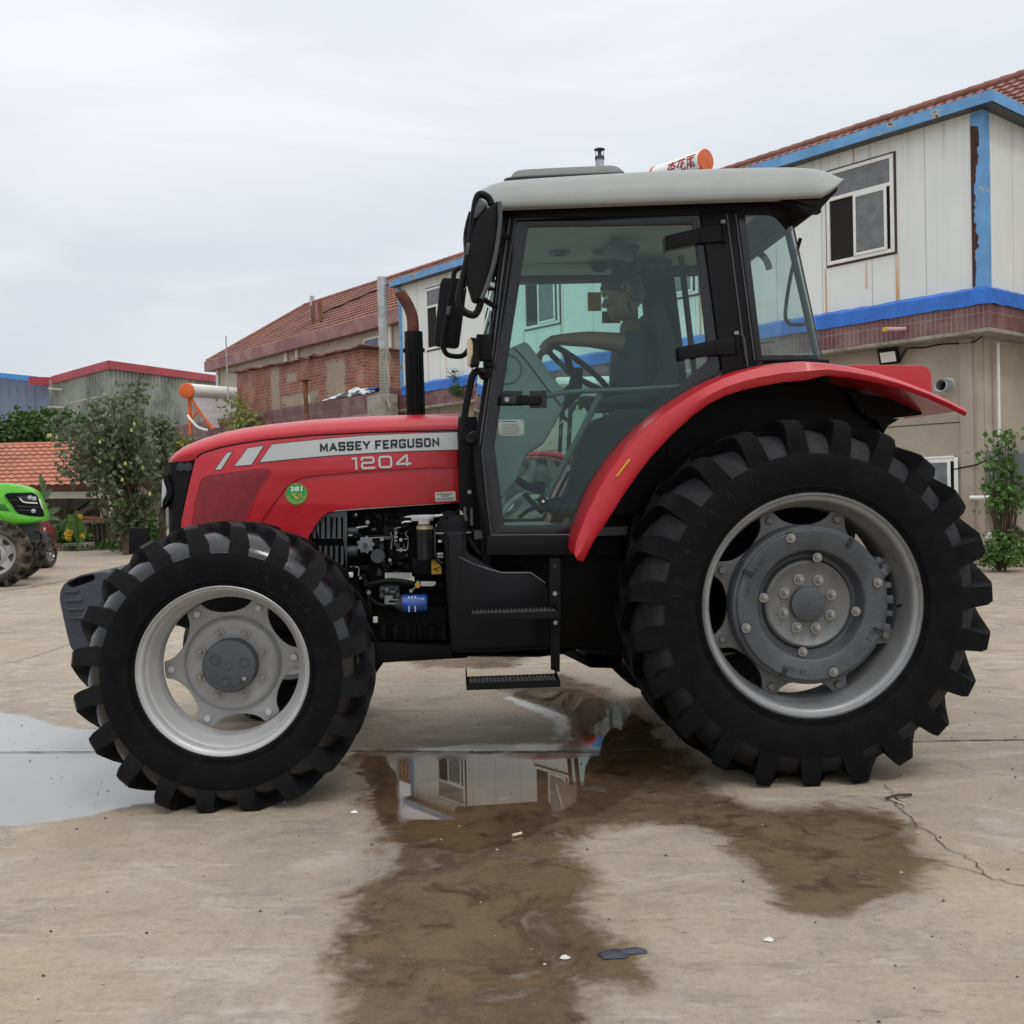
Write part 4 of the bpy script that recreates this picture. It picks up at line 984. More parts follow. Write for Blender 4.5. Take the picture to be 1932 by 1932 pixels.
# ---------------- fender
def fc2(*a): return c2(*a)
top_e = c3((660,1832),(668,1772),(715,1650),(770,1535),(835,1435),(905,1342),(985,1260),(1070,1190),(1160,1130),(1250,1075),(1330,1036),(1420,1006),(1500,986),(1600,970),(1700,962))+c2((1050,36),(1150,50),(1260,74),(1380,110),(1500,156),(1600,200),(1670,236))
bot_e = c3((672,1862),(700,1868),(748,1775),(812,1680),(880,1570),(945,1475),(1010,1392),(1100,1295),(1200,1205),(1270,1155),(1340,1120),(1420,1094),(1500,1076),(1600,1058),(1700,1050))+c2((1050,94),(1150,104),(1260,122),(1380,152),(1500,195),(1600,240),(1672,277))
VFd = .17
rows = []
nF = len(top_e)
for i in range(nF):
    ut, zt = L(top_e[i], VFd); ub, zb = L(bot_e[i], VFd)
    k = min(1, max(0, (i-14)/7)); inn = .78
    mid = (ut*.45+ub*.55, zt*.45+zb*.55)
    nx, nz = (ut-ub), (zt-zb); l = math.hypot(nx, nz) or 1; nx /= l; nz /= l
    th = .02
    row = [(ub+nx*th*1.2, VFd+.03, zb+nz*th*1.2), (ub, VFd+.006, zb), (ub*.9+ut*.1, VFd, zb*.9+zt*.1), (mid[0], VFd-.012, mid[1]), (ut-nx*.006, VFd+.004, zt-nz*.006), (ut, VFd+.02, zt),
           (ut+nx*.012, VFd+.12, zt+nz*.012), (ut+nx*.016, VFd+.24, zt+nz*.016), (ut+nx*.016, inn, zt+nz*.016), (ut-nx*.008, inn, zt-nz*.008), (ut-nx*.012, VFd+.10, zt-nz*.012), (ub+nx*th*1.6, VFd+.034, zb+nz*th*1.6)]
    rows.append(row)
mb = MB(); mb.grid(rows, close=True); mb.add(rows[0], [tuple(range(12))]); mb.add(rows[-1], [tuple(range(11,-1,-1))])
fe = tb(mb, 'rear_fender', M['red'], T, smooth=42)
mb2 = MB(); mb2.v = [(a, 2*VC-b, c) for a, b, c in mb.v]; mb2.f = mb.f; mb2.m = mb.m; fe2 = tb(mb2, 'rear_fender', M['red'], T, smooth=42)
# lamp housing on the fender
for s_, fo in ((0, fe), (1, fe2)):
    cy = c2((1150,46),(1250,46),(1480,49),(1505,60),(1519,84),(1523,150),(1523,200),(1400,150),(1150,90))
    lo = LL(cy, .34); va, vb = (.34, .62) if not s_ else (2*VC-.62, 2*VC-.34)
    mbh = MB(); mbh.prism(rnd(lo, .012), va, vb); o = tb(mbh, 'lamp_housing', M['red'], fo, bevel=.016, segs=3, smooth=60)
    a = LL(c2((1516,80),(1524,84),(1527,150),(1520,156)), .34); plate('tail_lamp', [a], va+.03, vb-.03, M['orange'], fo, .002)
pl('reflector_strip', c3((905,1405),(914,1408),(854,1484),(845,1487)), VFd-.016, VFd-.006, M['yellow'], fe)
# wheel house liner: dark body wall inside the arch
arch = [top_e[i] for i in range(1, nF-3)]
ar = LL(arch, VFd); ar = [(a-.0, b-.012) for a, b in ar]
wh = ar+[(L((1700,800),.5)[0], L((1700,790),.5)[1]), (L((1600,1000),.5)[0], L((1600,1000),.5)[1]), (L((1140,1050),.5)[0], L((1140,1050),.5)[1])]
for (va, vb) in ((.62, .66), (2*VC-.66, 2*VC-.62)): plate('wheel_house', [wh], va, vb, M['blackm'], T)
ins = MB(); ins.prism([(a-.02*0, b-.014) for a, b in ar[3:15]]+[(a+.03, b-.05) for a, b in ar[14:2:-1]], .20, .66); tb(ins, 'fender_liner', M['blackm'], T)
ins = MB(); ins.prism([(a-.02*0, b-.014) for a, b in ar[3:15]]+[(a+.03, b-.05) for a, b in ar[14:2:-1]], 2*VC-.66, 2*VC-.20); tb(ins, 'fender_liner', M['blackm'], T)
pl('fender_bracket', c2((1150,160),(1500,235),(1520,210),(1545,225),(1470,270),(1345,285),(1310,345),(1280,300),(1200,250)), .55, .60, M['blackm'], T)
pl('rear_hitch_frame', [(1440,760),(1700,790),(1672,806),(1640,860),(1600,1100),(1440,1100)], .8, 1.36, M['blackm'], T, bev=.01)

# ---------------- cab interior
cons = rnd(c3((330,930),(350,910),(440,872),(460,890),(600,1080),(620,1100),(617,1170),(520,1340),(445,1385),(400,1500),(330,1590),(250,1600),(230,1300),(300,1000)), 8)
co_ = pl('console', cons, .78, 1.38, M['grey'], bev=.02)
tubepx('console_seam', c3((385,900),(440,960),(540,1090),(600,1165)), .775, .003, M['black'], co_)
a = L(c3((355,1000))[0], .775); mb = MB(); mb.lathe([(.070,-.003),(.073,-.006),(.076,-.003),(.076,.004)], (a[0],.778,a[1]), 40); mb.lathe([(0,-.004),(.012,-.004),(.013,0)], (a[0]-.01,.776,a[1]), 14); tb(mb, 'console_cover', M['greyd'], co_)
mb = MB(); q = [L3(p_, .95)+Vector((0,VC,0)) for p_ in ((1052,716),(1072,735),(1100,752))]; 
mb.tube([L3((1010,800),1.08)+Vector((0,VC,0)), L3((1085,735),1.08)+Vector((0,VC,0)), L3((1090,695),1.08)+Vector((0,VC,0))], [.06,.045,.03], 14)
tb(mb, 'steering_column', M['black'], T)
c_ = L3((1088,695),1.08); ax = Vector((-.62,0,-.785)).normalized()   # wheel axis
e1 = Vector((0,1,0)); e2 = ax.cross(e1).normalized(); mb = MB()
cw = c_+Vector((0,VC,0)); rS = .205
mb.tube([cw+(e1*math.cos(2*PI*k/48)+e2*math.sin(2*PI*k/48))*(rS+.004*math.cos(24*2*PI*k/48)) for k in range(48)], .0155, 10, closed=True)
mb.tube([cw-ax*.0+ax*.05, cw+ax*.01], [.05,.035], 16)
for k in range(3):
    A = PI/2+2*PI*k/3; mb.bar(cw+ax*.04, cw+(e1*math.cos(A)+e2*math.sin(A))*rS, .035, .012)
tb(mb, 'steering_wheel', M['black'], T)
# seat
se = pl('driver_seat', rnd(b6((1010,330),(1060,330),(1110,480),(1150,640),(1160,800),(1150,900),(900,1010),(650,1010),(630,960),(850,930),(1000,880),(1040,800),(1030,600),(1000,420)), 8), .80, 1.34, M['cloth'], bev=.03)
mb = MB(); a = L3((1200,850), 1.08)+Vector((0,VC,0)); mb.box((a.x, VC, a.z-.08), (.35,.42,.28)); tb(mb, 'seat_base', M['black'], se, bevel=.02)
# side consoles over the wheel arches, floor, far levers
sc_ = [L(p, .60) for p in z1((1010,700),(1300,560),(1750,560),(1800,700),(1750,1640),(640,1640),(800,1380))]
plate('side_console', [rnd(sc_, .03)], .52, .74, M['black'], T, .02)
plate('side_console', [rnd([(x+.30, z) for x, z in sc_], .03)], 1.46, 1.70, M['black'], T, .02)
fl = LL(c3((300,1600),(640,1740),(560,1780),(300,1780)), VN)
mb = MB(); zfl = L((1000,985), VN)[1]; u0_ = L((915,985),VN)[0]; u1_ = L((1085,985),VN)[0]
mb.box(((u0_+u1_)/2+.15, VC, zfl-.055), (u1_-u0_+.4, VF-VN-.1, .04)); tb(mb, 'cab_floor', M['greyd'], T)
mb = MB()
mb.tube(spline([L3(p_, 1.0)+Vector((0,VC,0)) for p_ in z1((370,1400),(460,1500),(560,1600))], 4), .013, 10)
mb.tube([L3(p_, 1.1)+Vector((0,VC,0)) for p_ in z1((640,1560),(730,1360),(820,1180))], .010, 10)
tb(mb, 'gear_levers', M['black'], T)
pl('pedal', rnd(z1((290,1290),(310,1225),(370,1260),(440,1300),(490,1270),(560,1275),(590,1310),(580,1400),(500,1400),(380,1360)), 4), .95, 1.05, M['black'], bev=.008)
mb = MB(); mb.tube([L3(p_, 1.45)+Vector((0,VC,0)) for p_ in ((1283,470),(1312,720))], .018, 10); tb(mb, 'cab_tube', M['black'], T)
ky = pl('ignition_key', rnd(z1((752,620),(775,608),(825,655),(808,685),(765,660)), 2), .77, .78, M['black'], T, .001)
pl('key_fob', z1((768,655),(775,662),(725,712),(718,706)), .772, .776, M['steel'], ky)
tubepx('key_cord', z1((772,480),(785,520),(770,570),(772,612)), .775, .006, M['black'], ky)
pl('orange_card', b6((560,270),(650,270),(650,393),(562,393)), 1.722, 1.725, M['card'], T)
pl('info_card', b6((655,395),(770,395),(775,472),(655,472)), 1.722, 1.725, M['greyd'], T)
tubepx('rear_wiper', c3((1680,410),(1640,560),(1612,740),(1625,790),(1660,800),(1700,795)), .95, .010, M['black'], T)
tubepx('window_latch', c3((1470,868),(1490,880),(1540,875),(1560,874)), VN+.05, .006, M['greyd'], T)
tubepx('cab_strut', c3((1390,330),(1450,430),(1520,500),(1540,550)), 1.66, .02, M['black'], T)
0 and pl('interior_cover', c3((1430,545),(1540,548),(1505,600),(1530,960),(1440,960)), 1.60, 1.64, M['greyd'], T, .004)
# ------------------------------------------------------------------ sky, sun
W = bpy.data.worlds.new('World'); SC.world = W; W.use_nodes = True; t = W.node_tree; t.nodes.clear(); n = N(t)
SUN_EL, SUN_RO = math.radians(58), math.radians(150)
sky = n('TexSky', sky_type='NISHITA', sun_disc=False, sun_elevation=SUN_EL, sun_rotation=SUN_RO, air_density=1.5, dust_density=3.0)
co = n('TexCoord').outputs['Generated']
sx = n('SeparateXYZ', {0: co}).outputs
el = sx[2]
mp = n('Mapping', {'Vector': co, 'Scale': (1.2, 1.2, 5.0), 'Rotation': (.12, .08, 0)}).outputs[0]
nz = n.noise(mp, 1.6, 7, .55, .6)
base = n.mix(n.ramp(el, .0, .42), (6.3, 6.7, 7.15), (8.5, 8.7, 9.0))
base = n.mix(n.ramp(el, .38, .95), base, (14.5, 14.7, 14.9))
c = n.mix(n.ramp(nz, .35, .68), (.90,.91,.935), (1.05,1.045,1.04))
cl = n.mix(1.0, base, c, 'MULTIPLY')
fin = n.mix(.94, sky.outputs[0], cl)
bg = n('Background', {'Color': fin, 'Strength': .10})
n('OutputWorld', {'Surface': bg.outputs[0]})
sl = bpy.data.lights.new('sun', 'SUN'); sl.energy = .8; sl.angle = math.radians(14); sl.color = (1, .97, .92)
so = bpy.data.objects.new('sun', sl); COL.objects.link(so)
sd = Vector((math.sin(SUN_RO)*math.cos(SUN_EL), math.cos(SUN_RO)*math.cos(SUN_EL), math.sin(SUN_EL)))
so.rotation_euler = sd.to_track_quat('Z', 'Y').to_euler(); so.location = (0, 0, 30)
SC.view_settings.view_transform = 'Standard'; SC.view_settings.look = 'None'; SC.view_settings.exposure = 0.12; SC.view_settings.gamma = 1
SC.cycles.transparent_max_bounces = 24; SC.cycles.max_bounces = 10; SC.cycles.glossy_bounces = 5

# ------------------------------------------------------------------ ground
def axis(lo, hi, fine_lo, fine_hi, step, grow=1.25):
    a = list(np.arange(fine_lo, fine_hi+1e-6, step)); s = step; x = fine_lo; left = []
    while x > lo: s *= grow; x -= s; left.append(x)
    s = step; x = fine_hi; right = []
    while x < hi: s *= grow; x += s; right.append(x)
    return np.array(left[::-1]+a+right)
gx = axis(-300, 300, -4.6, 5.0, .04); gy = axis(-60, 500, 1.2, 9.5, .04)
X, Y = np.meshgrid(gx, gy); nx_, ny_ = len(gx), len(gy)
def sdf(poly):
    pts = np.array([tuple(ground(p))[:2] for p in poly]); d = np.full(X.shape, 1e9); ins = np.zeros(X.shape, bool)
    for i in range(len(pts)):
        a, b = pts[i-1], pts[i]; e = b-a; wx, wy = X-a[0], Y-a[1]; L2 = e.dot(e)+1e-12
        tt = np.clip((wx*e[0]+wy*e[1])/L2, 0, 1); dx = wx-e[0]*tt; dy = wy-e[1]*tt; d = np.minimum(d, dx*dx+dy*dy)
        cnd = ((a[1] > Y) != (b[1] > Y)); 
        with np.errstate(divide='ignore', invalid='ignore'): xi = (b[0]-a[0])*(Y-a[1])/(b[1]-a[1])+a[0]
        ins ^= (cnd & (X < xi))
    d = np.sqrt(d); return np.where(ins, -d, d)
wetp = [[(660,1418),(775,1405),(900,1405),(1060,1400),(1068,1372),(1040,1340),(960,1318),(935,1298),(1060,1268),(1150,1300),(1215,1340),(1260,1380),(1310,1440),(1360,1490),(1430,1520),(1500,1522),(1600,1515),(1700,1530),(1752,1590),(1768,1640),(1720,1700),(1640,1735),(1560,1742),(1480,1725),(1440,1690),(1390,1640),(1350,1590),(1270,1560),(1200,1555),(1130,1570),(1090,1592),(1108,1640),(1135,1690),(1160,1750),(1235,1810),(1262,1870),(1200,1885),(1140,1868),(1150,1932),(1100,1990),(640,1990),(640,1880),(612,1800),(640,1740),(652,1680),(690,1640),(702,1590),(690,1540),(660,1500)],
        [(700,1180),(900,1180),(1060,1220),(960,1262),(800,1262),(730,1240)]]
pudp = [[(-700,1300),(0,1342),(60,1350),(110,1368),(190,1378),(250,1400),(360,1450),(420,1490),(340,1512),(250,1520),(170,1538),(100,1548),(40,1560),(0,1563),(-700,1600)],
        [(690,1428),(770,1424),(900,1421),(1100,1420),(1062,1410),(1072,1385),(1064,1350),(1010,1332),(960,1312),(1000,1296),(1090,1300),(1180,1335),(1235,1375),(1262,1420),(1230,1470),(1180,1510),(1130,1540),(1060,1545),(1010,1580),(880,1610),(760,1600),(720,1570),(700,1500),(672,1460)]]
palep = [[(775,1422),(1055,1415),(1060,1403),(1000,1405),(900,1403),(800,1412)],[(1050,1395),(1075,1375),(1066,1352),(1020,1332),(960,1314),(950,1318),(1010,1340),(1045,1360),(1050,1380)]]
sw = np.minimum.reduce([sdf(p) for p in wetp]); sp_ = np.minimum.reduce([sdf(p) for p in pudp]); sq = np.minimum.reduce([sdf(p) for p in palep])
me = bpy.data.meshes.new('ground'); co_ = np.stack([X.ravel(), Y.ravel(), np.zeros(X.size)], 1)
me.vertices.add(X.size); me.vertices.foreach_set('co', co_.ravel().astype(np.float32))
idx = np.arange(nx_*ny_).reshape(ny_, nx_); q = np.stack([idx[:-1,:-1], idx[:-1,1:], idx[1:,1:], idx[1:,:-1]], -1).reshape(-1, 4)
me.loops.add(q.size); me.loops.foreach_set('vertex_index', q.ravel().astype(np.int32)); me.polygons.add(len(q))
me.polygons.foreach_set('loop_start', np.arange(0, q.size, 4, dtype=np.int32)); me.update(calc_edges=True)
for nm, arr in (('wet', sw), ('pud', sp_), ('pale', sq)):
    at = me.attributes.new(nm, 'FLOAT', 'POINT'); at.data.foreach_set('value', np.clip(arr, -3, 3).ravel().astype(np.float32))
m, t = nt('wet_concrete'); n = N(t)
gc = n('NewGeometry').outputs['Position']; gcx = n('SeparateXYZ', {0: gc}).outputs[0]
def attr(nm): return n('Attribute', attribute_name=nm).outputs['Fac']
n1 = n.noise(gc, .55, 8, .62, .5); n2 = n.noise(gc, 2.6, 9, .66, 1.2); n3 = n.noise(gc, 14, 7, .7); n4 = n.noise(gc, 90, 4, .7)
st = n('Mapping', {'Vector': gc, 'Rotation': (0,0,.5), 'Scale': (1, 1.9, 1)}).outputs[0]; n5 = n.noise(st, 1.9, 9, .60, 1.6)
col = n.mix(n.ramp(n1, .32, .68), (.43,.36,.265), (.34,.29,.225))
col = n.mix(n.ramp(n2, .45, .75), col, (.255,.222,.18))
sc1 = n.noise(n('Mapping', {'Vector': gc, 'Rotation': (0,0,.35), 'Scale': (1, 5.5, 1)}).outputs[0], 3.2, 6, .6, .5)
sc2 = n.noise(n('Mapping', {'Vector': gc, 'Rotation': (0,0,-.9), 'Scale': (1, 6.5, 1), 'Location': (4,2,0)}).outputs[0], 2.6, 6, .62, .6)
dryk = n.ramp(attr('wet'), -.05, .15)
col = n.mix(n.math('MULTIPLY', n.ramp(n5, .50, .66), n.math('MULTIPLY', dryk, .5)), col, (.52,.475,.40))
col = n.mix(n.math('MULTIPLY', n.ramp(n5, .44, .30), .5), col, (.22,.185,.14))
col = n.mix(n.math('MULTIPLY', n.ramp(sc1, .60, .68), .38), col, (.20,.175,.145))
col = n.mix(n.math('MULTIPLY', n.ramp(sc2, .61, .68), n.math('MULTIPLY', dryk, .4)), col, (.54,.50,.43))
col = n.mix(n.math('MULTIPLY', n.ramp(n.noise(gc, .9, 4, .5), .52, .66), .35), col, (.40,.315,.19))
col = n.mix(n.math('MULTIPLY', n.ramp(n3, .56, .74), .35), col, (.22,.20,.17))
vo = n('TexVoronoi', {'Vector': gc, 'Scale': 7.0}, feature='F1').outputs['Distance']
col = n.mix(n.math('MULTIPLY', n.ramp(vo, .055, .02), n.ramp(n1, .5, .62)), col, (.05,.045,.04))
vo2 = n('TexVoronoi', {'Vector': gc, 'Scale': 23.0}, feature='F1').outputs['Distance']
col = n.mix(n.math('MULTIPLY', n.ramp(vo2, .10, .05), n.ramp(n2, .5, .58)), col, (.09,.08,.07))
n6 = n.noise(gc, 38, 8, .75)
col = n.mix(n.math('MULTIPLY', n.ramp(n6, .50, .66), .42), col, (.19,.165,.135))
col = n.mix(n.math('MULTIPLY', n.ramp(n6, .46, .34), .30), col, (.55,.50,.42))
sc3 = n.noise(n('Mapping', {'Vector': gc, 'Rotation': (0,0,.15), 'Scale': (1, 7, 1), 'Location': (9,1,0)}).outputs[0], 7.5, 7, .65, .8)
col = n.mix(n.math('MULTIPLY', n.ramp(sc3, .60, .66), .40), col, (.17,.15,.125))
col = n.mix(n.math('MULTIPLY', n4, .25), col, (.15,.13,.11))
# wet edge fields (signed distances in metres, roughened with noise)
def edge(a, amp, fine, w0, w1):
    s = n.math('ADD', a, n.math('MULTIPLY', n.math('SUBTRACT', n2, .5), amp)); s = n.math('ADD', s, n.math('MULTIPLY', n.math('SUBTRACT', n3, .5), fine))
    return n.ramp(s, w0, w1)
wet = edge(attr('wet'), .55, .16, .05, -.10)
isl = n.ramp(n2, .70, .56)
wet = n.math('MULTIPLY', wet, n.math('ADD', n.math('MULTIPLY', isl, .6), .4))
# wettest in the middle of the stain: the film of water there lies deeper
pud = edge(attr('pud'), .16, .10, .012, -.022)
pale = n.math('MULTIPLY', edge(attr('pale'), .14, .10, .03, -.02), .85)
splash = n.math('MULTIPLY', n.ramp(vo2, .16, .10), n.ramp(n.math('ABSOLUTE', attr('pud')), .30, .02))

tint = n.mix(n.ramp(n2, .4, .65), (.42,.35,.27), (.30,.235,.17))
tint = n.mix(n.ramp(n.noise(gc, 5.5, 7, .65, .8), .50, .68), tint, (.20,.15,.11))
tint = n.mix(n.math('MULTIPLY', n.ramp(n.noise(gc, 1.7, 6, .6), .52, .66), .6), tint, (.52,.40,.26))
wc = n.mix(1.0, col, tint, 'MULTIPLY')
vo3 = n('TexVoronoi', {'Vector': gc, 'Scale': 60.0}, feature='F1').outputs['Distance']
wc = n.mix(n.math('MULTIPLY', n.ramp(vo3, .09, .05), n.ramp(n3, .50, .58)), wc, (.42,.38,.32))
col = n.mix(wet, col, wc)
pc = n.mix(n.ramp(n1, .3, .7), (.25,.245,.23), (.31,.305,.29))
pc = n.mix(n.ramp(gcx, -1.6, -.9), pc, n.mix(1.0, col, (.75,.72,.68), 'MULTIPLY'))
col = n.mix(pud, col, pc)
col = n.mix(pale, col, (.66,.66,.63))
rg = n.math('ADD', .62, n.math('MULTIPLY', n3, .25))
rgw = n.mix(wet, n('CombineColor', {0: rg}).outputs[0], (.24,.24,.24))
rgp = n.mix(n.math('MAXIMUM', pud, n.math('MULTIPLY', splash, .8)), rgw, (.012,.012,.012))
hb = n.math('ADD', n.math('MULTIPLY', n3, .6), n.math('MULTIPLY', n4, .25)); hb = n.math('ADD', hb, n.math('MULTIPLY', n5, .8)); hb = n.math('ADD', hb, n.math('MULTIPLY', n6, .8))
bst = n.math('ADD', n.math('MULTIPLY', n.math('SUBTRACT', 1.0, pud, True), n.math('SUBTRACT', .62, n.math('MULTIPLY', wet, .40))), n.math('MULTIPLY', pud, n.ramp(attr('pud'), -.16, -.02, .0, .035)))
bmp = n('Bump', {'Height': hb, 'Strength': bst, 'Distance': .012}).outputs[0]
rp = n('SeparateColor', {0: rgp}).outputs[0]
sh = n('BsdfPrincipled', {'Base Color': col, 'Roughness': rp, 'Normal': bmp, 'IOR': 1.45, 'Specular IOR Level': n.math('ADD', .35, n.math('MULTIPLY', pud, .4))})
n.out(sh.outputs[0])
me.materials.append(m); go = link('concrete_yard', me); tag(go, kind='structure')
# joints and cracks: thin sheets a few millimetres above the slab
mj = pbr('joint_tar', (.075,.062,.05), .8, var=.4, scale=20)
def crack(name, px, w, jag, seed, per=.05):
    r_ = random.Random(seed); pts = [ground(p, .004) for p in px]; P2 = []
    for a, b in zip(pts, pts[1:]):
        k = max(2, int((b-a).length/per))
        for i in range(k): P2.append(a.lerp(b, i/k)+Vector((r_.gauss(0,jag), r_.gauss(0,jag), 0)))
    P2.append(pts[-1]); mb = MB(); rows = []
    for i, p in enumerate(P2):
        d = (P2[min(i+1, len(P2)-1)]-P2[max(i-1,0)]); d.z = 0; d.normalize(); q = Vector((-d.y, d.x, 0)); ww = w*r_.uniform(.35, 1.2); rows.append([p-q*ww, p+q*ww])
    mb.grid(rows); o = mb.build(name, mj, smooth=0); tag(o, kind='structure')
crack('slab_joint', [(-300,1420),(660,1416),(900,1418),(1100,1417),(1300,1412),(1780,1397),(1932,1395),(2400,1388)], .0085, .0025, 1)
crack('slab_joint', [(-60,1268),(60,1240),(135,1214),(240,1190)], .0045, .0015, 2)
crack('slab_crack', c5((0,0))[:0]+[(1668+.0*0,1480)][:0]+[(1672,1480),(1690,1510),(1703,1530),(1740,1560),(1790,1598),(1830,1622),(1850,1640),(1860,1655),(1932,1672),(2100,1700)], .0028, .008, 3, .03)
crack('slab_crack', [(1690,1502),(1720,1500)], .004, .002, 4)
crack('slab_crack', [(1690,1506),(1708,1517)], .004, .001, 5)
crack('slab_crack', [(1700,1612),(1760,1622),(1860,1650)], .002, .002, 6)
crack('slab_joint', [(110,1052),(240,1046),(500,1044)], .03, .01, 8, .3)
crack('slab_joint', [(0,1115),(60,1108),(125,1095),(240,1098)], .02, .02, 9, .2)

def rawtag(mb, name, mat, label, cat, **k):
    o = mb.build(name, mat, **k); tag(o, label, cat); return o
rg_ = random.Random(31)
def lump(mb, c, rx, ry, h, n=14):
    rows = []
    for i, f in enumerate((1, .8, .45, .0)):
        rows.append([(c.x+rx*f*math.cos(2*PI*k/n)*rg_.uniform(.8,1.15), c.y+ry*f*math.sin(2*PI*k/n)*rg_.uniform(.8,1.15), .003+h*(1-f*f)*rg_.uniform(.7,1.2)) for k in range(n)])
    mb.grid(rows, close=True)
mb = MB(); c_ = ground((1157,1803)); lump(mb, c_, .045, .030, .012); c_ = ground((1196,1797)); lump(mb, c_, .040, .016, .012); c_ = ground((1178,1799)); lump(mb, c_, .03, .012, .01)
rawtag(mb, 'rag', M['ironb'], 'crumpled dark wet rag lying on the wet concrete', 'rag', smooth=60)
mb = MB(); a, b = ground((1672,1506), .012), ground((1720,1499), .012); mb.tube([a, a.lerp(b,.5)+Vector((0,.01,.004)), b], .006, 6); rawtag(mb, 'twig', pbr('dark_twig', (.05,.035,.025), .8), 'dark twig on the concrete beside the rear tyre', 'twig')
mb = MB(); a, b = ground((1681,1507), .008), ground((1708,1518), .008); mb.tube([a, b], .004, 6); rawtag(mb, 'straw', M['amber'], 'short yellow straw crossing under the dark twig', 'straw')
mb = MB(); a, b = ground((967,1576), .008), ground((984,1572), .008); mb.tube([a, b], .006, 8); rawtag(mb, 'cigarette_butt', M['amber'], 'tan cigarette butt in the middle of the brown wet patch', 'cigarette butt')
for (p, lab, m_) in (((668,1534),'small white paper scrap right of the front tyre','white'),((1066,1809),'tiny white pebble left of the dark rag','label'),((1450,1775),'pale paper flake on the dry concrete at lower right','label')):
    mb = MB(); lump(mb, ground(p), .016, .012, .008); rawtag(mb, 'scrap', M[m_], lab, 'scrap', smooth=60)
mb = MB()
for _ in range(900):
    x, y = rg_.uniform(-3.2,3.4), rg_.uniform(2.4,8.5); r_ = rg_.choice((.0025,.003,.004,.006)); c_ = Vector((x, y, 0))
    mb.add([(x-r_,y,.002),(x,y-r_*.8,.002),(x+r_*1.2,y,.002),(x,y+r_,.002),(x,y,.002+r_*.9)], [(0,1,4),(1,2,4),(2,3,4),(3,0,4)], rg_.choice((0,0,1)))
o = mb.build('grit', [pbr('dark_grit', (.05,.045,.04), .8), pbr('pale_grit', (.42,.38,.32), .8)], smooth=0, fixn=False); tag(o, 'fine grit scattered over the concrete', 'grit', kind='stuff')
# ------------------------------------------------------------------ background materials
def G(p, x=0.0):
    d = ray(p); t = (C0.dot(WE)+x)/d.dot(WE); w = Vector((d.x*t, d.y*t, 0))-C0
    return (w.dot(WN), HC+d.z*t)
def mat_panel():
    m, t = nt('white_wall_panel'); n = N(t); co = n('TexCoord').outputs['Object']; s = n('SeparateXYZ', {0: co}).outputs
    u = n.math('ADD', s[0], s[1]); fr = n.math('FRACT', n.math('DIVIDE', u, .95)); fr2 = n.math('FRACT', n.math('DIVIDE', u, .19))
    st = n('Mapping', {'Vector': co, 'Scale': (9, 9, .35)}).outputs[0]; sn = n.noise(st, 1.3, 6, .65)
    c = n.mix(n.ramp(n.noise(co, .8, 5), .3, .7), (.72,.745,.72), (.78,.80,.77))
    hi = n.ramp(s[2], 1.9, 3.0)
    c = n.mix(n.math('MULTIPLY', n.ramp(sn, .50, .72), n.math('ADD', n.math('MULTIPLY', hi, .38), .07)), c, (.28,.26,.22))
    c = n.mix(n.math('MULTIPLY', n.math('LESS_THAN', fr, .012), .75), c, (.22,.21,.19))
    c = n.mix(n.math('MULTIPLY', n.math('LESS_THAN', fr2, .03), .05), c, (.3,.3,.28))
    # rust runs below the window corners and roof screws
    def run(x0, w, z0, z1):
        z0 -= 4.2; z1 -= 4.2
        a = n.ramp(n.math('ABSOLUTE', n.math('SUBTRACT', s[0], x0)), w, w*.25); b = n.math('MULTIPLY', n.math('GREATER_THAN', z1, s[2]), n.math('GREATER_THAN', s[2], z0))
        return n.math('MULTIPLY', n.math('MULTIPLY', a, b), n.ramp(sn, .25, .6))
    lens = []
    for (x0, w, z0, z1) in ((-1.46,.055,4.25,5.08),(-2.80,.03,4.25,5.08),(-2.02,.03,4.6,5.05),(-2.22,.03,6.75,7.2),(-9.6,.05,4.25,5.1),(-10.9,.03,4.25,5.1),(-14.8,.03,4.25,5.1),(-14.0,.04,4.3,5.6),(-5.6,.05,4.2,5.1),(-12.0,.03,4.2,5.2)):
        c = n.mix(n.math('MULTIPLY', run(x0, w, z0, z1), .95), c, (.52,.24,.06))
    n.out(n('BsdfPrincipled', {'Base Color': c, 'Roughness': .45}).outputs[0]); return m
def mat_bluestrip(name, col, rustamt):
    m, t = nt(name); n = N(t); co = n('TexCoord').outputs['Object']
    c = n.mix(n.ramp(n.noise(co, 3, 5), .3, .7), tuple(v*.85 for v in col), tuple(min(1,v*1.15) for v in col))
    r_ = n.noise(co, 2.2, 9, .7); c = n.mix(n.ramp(r_, 1-rustamt-.04, 1-rustamt-.01), c, (.42,.45,.33)); c = n.mix(n.ramp(r_, 1-rustamt, 1-rustamt+.02), c, (.075,.025,.018))
    n.out(n('BsdfPrincipled', {'Base Color': c, 'Roughness': .45}).outputs[0]); return m
